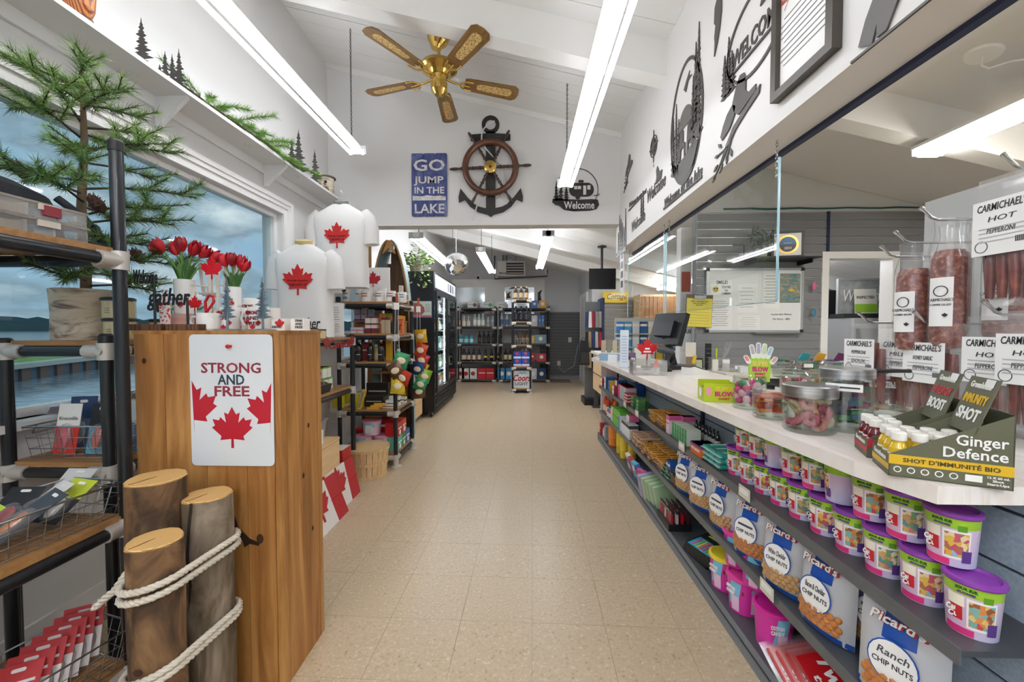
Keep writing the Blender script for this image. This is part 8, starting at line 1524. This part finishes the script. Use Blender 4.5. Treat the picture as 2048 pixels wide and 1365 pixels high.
# clothing rack, desk, sign, cabinet at the far right
xg = ax(1200, 6.72); t = thing('clothing_rack', 'navy ended rack hung with gloves, tees and bags', 'rack', (xg, 6.72, 0)); MB().bb((-.0, -.22, .1), (.03, .22, 1.75), NAVY).to('end_panel', t); MB().bb((-.25, .0, .1), (.0, .02, 1.7), mat('#6d6e70', .5)).to('back_panel', t); MB().bb((-.28, -.2, 0), (.03, .22, .1), BLACK).to('base', t)
R = random.Random(14)
for i in range(14):
    x, z = -.24+.055*(i % 5), 1.55-.33*(i//5); t2 = thing('hanging_garment', ['navy', 'white', 'red', 'grey', 'cream', 'black', 'tan'][i % 7] + ' folded garment hanging on the ' + ['upper', 'middle', 'lower'][i//5] + ' hooks of the navy rack' + (', second one' if (i % 5) > 3 else ''), 'garment', (xg+x, 6.62-.03*(i % 2), z-.28)); MB().box((0, 0, .13), (.05, .05, .26), mat(['#2b3a66', '#e0ddd6', '#a83038', '#8d8f92', '#d6c9b0', '#1c1c1e', '#b59a74'][i % 7], .8), top=(.7, .6)).to('fabric', t2); MB().tube([(0, 0, .26), (0, .06, .28), (0, .1, .28)], .003, STEEL, 5).to('hook', t2)
t = thing('backpack', 'black backpack hanging low on the navy rack', 'bag', (xg-.28, 6.58, .66)); MB().box((0, 0, .2), (.16, .12, .4), BLACK, top=(.75, .7)).to('body', t); MB().box((0, -.07, .12), (.12, .03, .18), DARK).to('pocket', t); MB().tube([(-.05, .04, .38), (0, .08, .45), (.05, .04, .38)], .008, BLACK, 6).to('strap', t)
t = thing('display_desk', 'maple desk on dark metal legs at the far end of the counter', 'desk', (1.42, 6.05, 0)); MB().bb((-.33, -.7, .86), (.5, .4, .9), mat('#e0dcd4', .5)).to('top', t); MB().bb((-.30, -.66, .30), (.46, .36, .86), MAPLE).to('cabinet', t); MB().bb((-.31, -.65, .56), (-.30, .35, .565), DARK).to('drawer_gap', t)
for x, y in ((-.26, -.6), (-.26, .3), (.42, -.6), (.42, .3)): l = MB().bb((x-.03, y-.03, .02), (x+.03, y+.03, .30), mat('#5a5b5d', .4, .5)).to('leg', t); MB().bb((x-.06, y-.06, 0), (x+.06, y+.06, .02), mat('#5a5b5d', .4, .5)).to('foot', l)
t = thing('cottage_sign', 'yellow and cream sign with script lettering on the rear slatted wall', 'sign', ((ax(1206, 8.1)+ax(1258, 8.1))/2, 8.14, az(606, 8.1))); sw_ = ax(1258, 8.1)-ax(1206, 8.1); MB().bb((-sw_/2, -.02, 0), (sw_/2, 0, .22), mat('#e3c23a', .5)).to('panel', t); MB().prism([(-sw_*.4, .1), (0, .06), (sw_*.42, .12), (sw_*.3, .2), (-sw_*.2, .19)], .001, mat('#efe2b0', .5), TR(0, -.0205, 0) @ FY).to('cloud', t); MB().text('Cottage', .15, mat('#5a4a2a', .5), TR(0, -.0225, .12) @ FY, ext=.002, shear=.4, width=sw_*.75).to('lettering', t)
t = thing('wood_cabinet', 'tall honey coloured slatted cabinet against the rear wall', 'cabinet', ((ax(1281, 7.6)+ax(1358, 7.6))/2, 7.8, 0)); ww = ax(1358, 7.6)-ax(1281, 7.6); MB().bb((-ww/2, -.15, 0), (ww/2, .3, 1.9), MAPLE).to('carcass', t)
for i in range(9): MB().bb((-ww/2+.02+i*ww/9.4, -.165, 1.0), (-ww/2+.02+i*ww/9.4+ww/11, -.15, 1.86), nodemat('brown_slat', [(.3, '#9a6a40'), (.7, '#b5814f')], 6, (9, 9, 1), r=.5)).to('slat', t)
t = thing('map_rack', 'wire rack of blue and yellow packets beyond the far counter end', 'display rack', (ax(1296, 4.85), 4.9, 0)); rw_ = .38; MB().bb((-rw_, .0, .0), (rw_, .03, 1.38), mat('#c9c6ba', .5)).to('panel', t); MB().bb((-rw_, -.2, 0), (rw_, .2, .05), DARK).to('base', t)
for i in range(3): MB().bb((-rw_, -.1, .86+.16*i), (rw_, .0, .875+.16*i), mat('#b9b6aa', .5)).to('shelf', t)
for i in range(24):
    c = ['#2f7fc4', '#e0c03a', '#d9dde0', '#3f6fa8', '#e6e2d6', '#4fa0c8', '#b8b4a4', '#2a5f94'][(i*5) % 8]; j = i//8
    carton(['blue', 'yellow', 'white', 'navy', 'cream', 'sky blue', 'stone', 'dark blue'][(i*5) % 8] + ' packet on the ' + ['lower', 'middle', 'upper'][j] + ' tier of the wire rack', (ax(1296, 4.85)-.33+.094*(i % 8), 4.87, .8755+.16*j), (.08, .03, .14), c, group='packets on the wire rack', band=[(.6, .8, '#f0efe9')], name='packet')
t = thing('brochure_rack', 'tan slanted rack of brochures at the far counter end', 'brochures', (.98, 4.32, CZ), -.3)
for i in range(5): MB().box((-.12+.06*i, .03, .10), (.05, .01, .2), mat(['#b9a88f', '#8a8a7a', '#c9bda4', '#a39a86', '#d3c9b4'][i], .6), RX(-.3)).to('brochure', t)
MB().box((0, .04, .01), (.34, .14, .02), PLASTIC).to('tray', t)
t = thing('hanging_sign', 'narrow black and white printed banner hung edge on at the header end', 'sign', (1.03, 4.22, 1.62)); MB().bb((0, -.08, 0), (.01, .08, .46), mat('#d9d9d6', .5)).to('panel', t)
for i in range(4): MB().bb((-.001, -.045, .06+.10*i), (0, .045, .13+.10*i), BLACK).to('print', t)
MB().cyl((.005, -.06, .46), (.005, -.06, roof2(1.03)-1.62), .002, STEEL, 5).to('cord', t)

for x, y, lab in ((1140, 680, 'white wall socket high on the dark slatted back wall'), (1118, 727, 'white wall socket low on the dark slatted back wall')):
    t = thing('wall_socket', lab, 'socket', (ax(x, YB-.05), YB-.043, az(y, YB-.05))); MB().box((0, 0, 0), (.08, .01, .12), TRIM).to('plate', t)
    for s in (-1, 1): MB().box((0, -.006, s*.028), (.03, .004, .03), mat('#c9c9c6', .5)).to('outlet', t)
MB().tube([(ax(1118, 9.85), 9.84, az(735, 9.85)), (ax(1128, 9.85), 9.83, az(745, 9.85)), (ax(1137, 9.85), 9.83, az(738, 9.85)), (ax(1148, 9.85), 9.84, az(733, 9.85)), (ax(1156, 9.85), 9.84, az(690, 9.85))], .006, TRIM, 5).to('power_cord', label='loose white cord drooping across the dark slatted back wall', cat='cord')
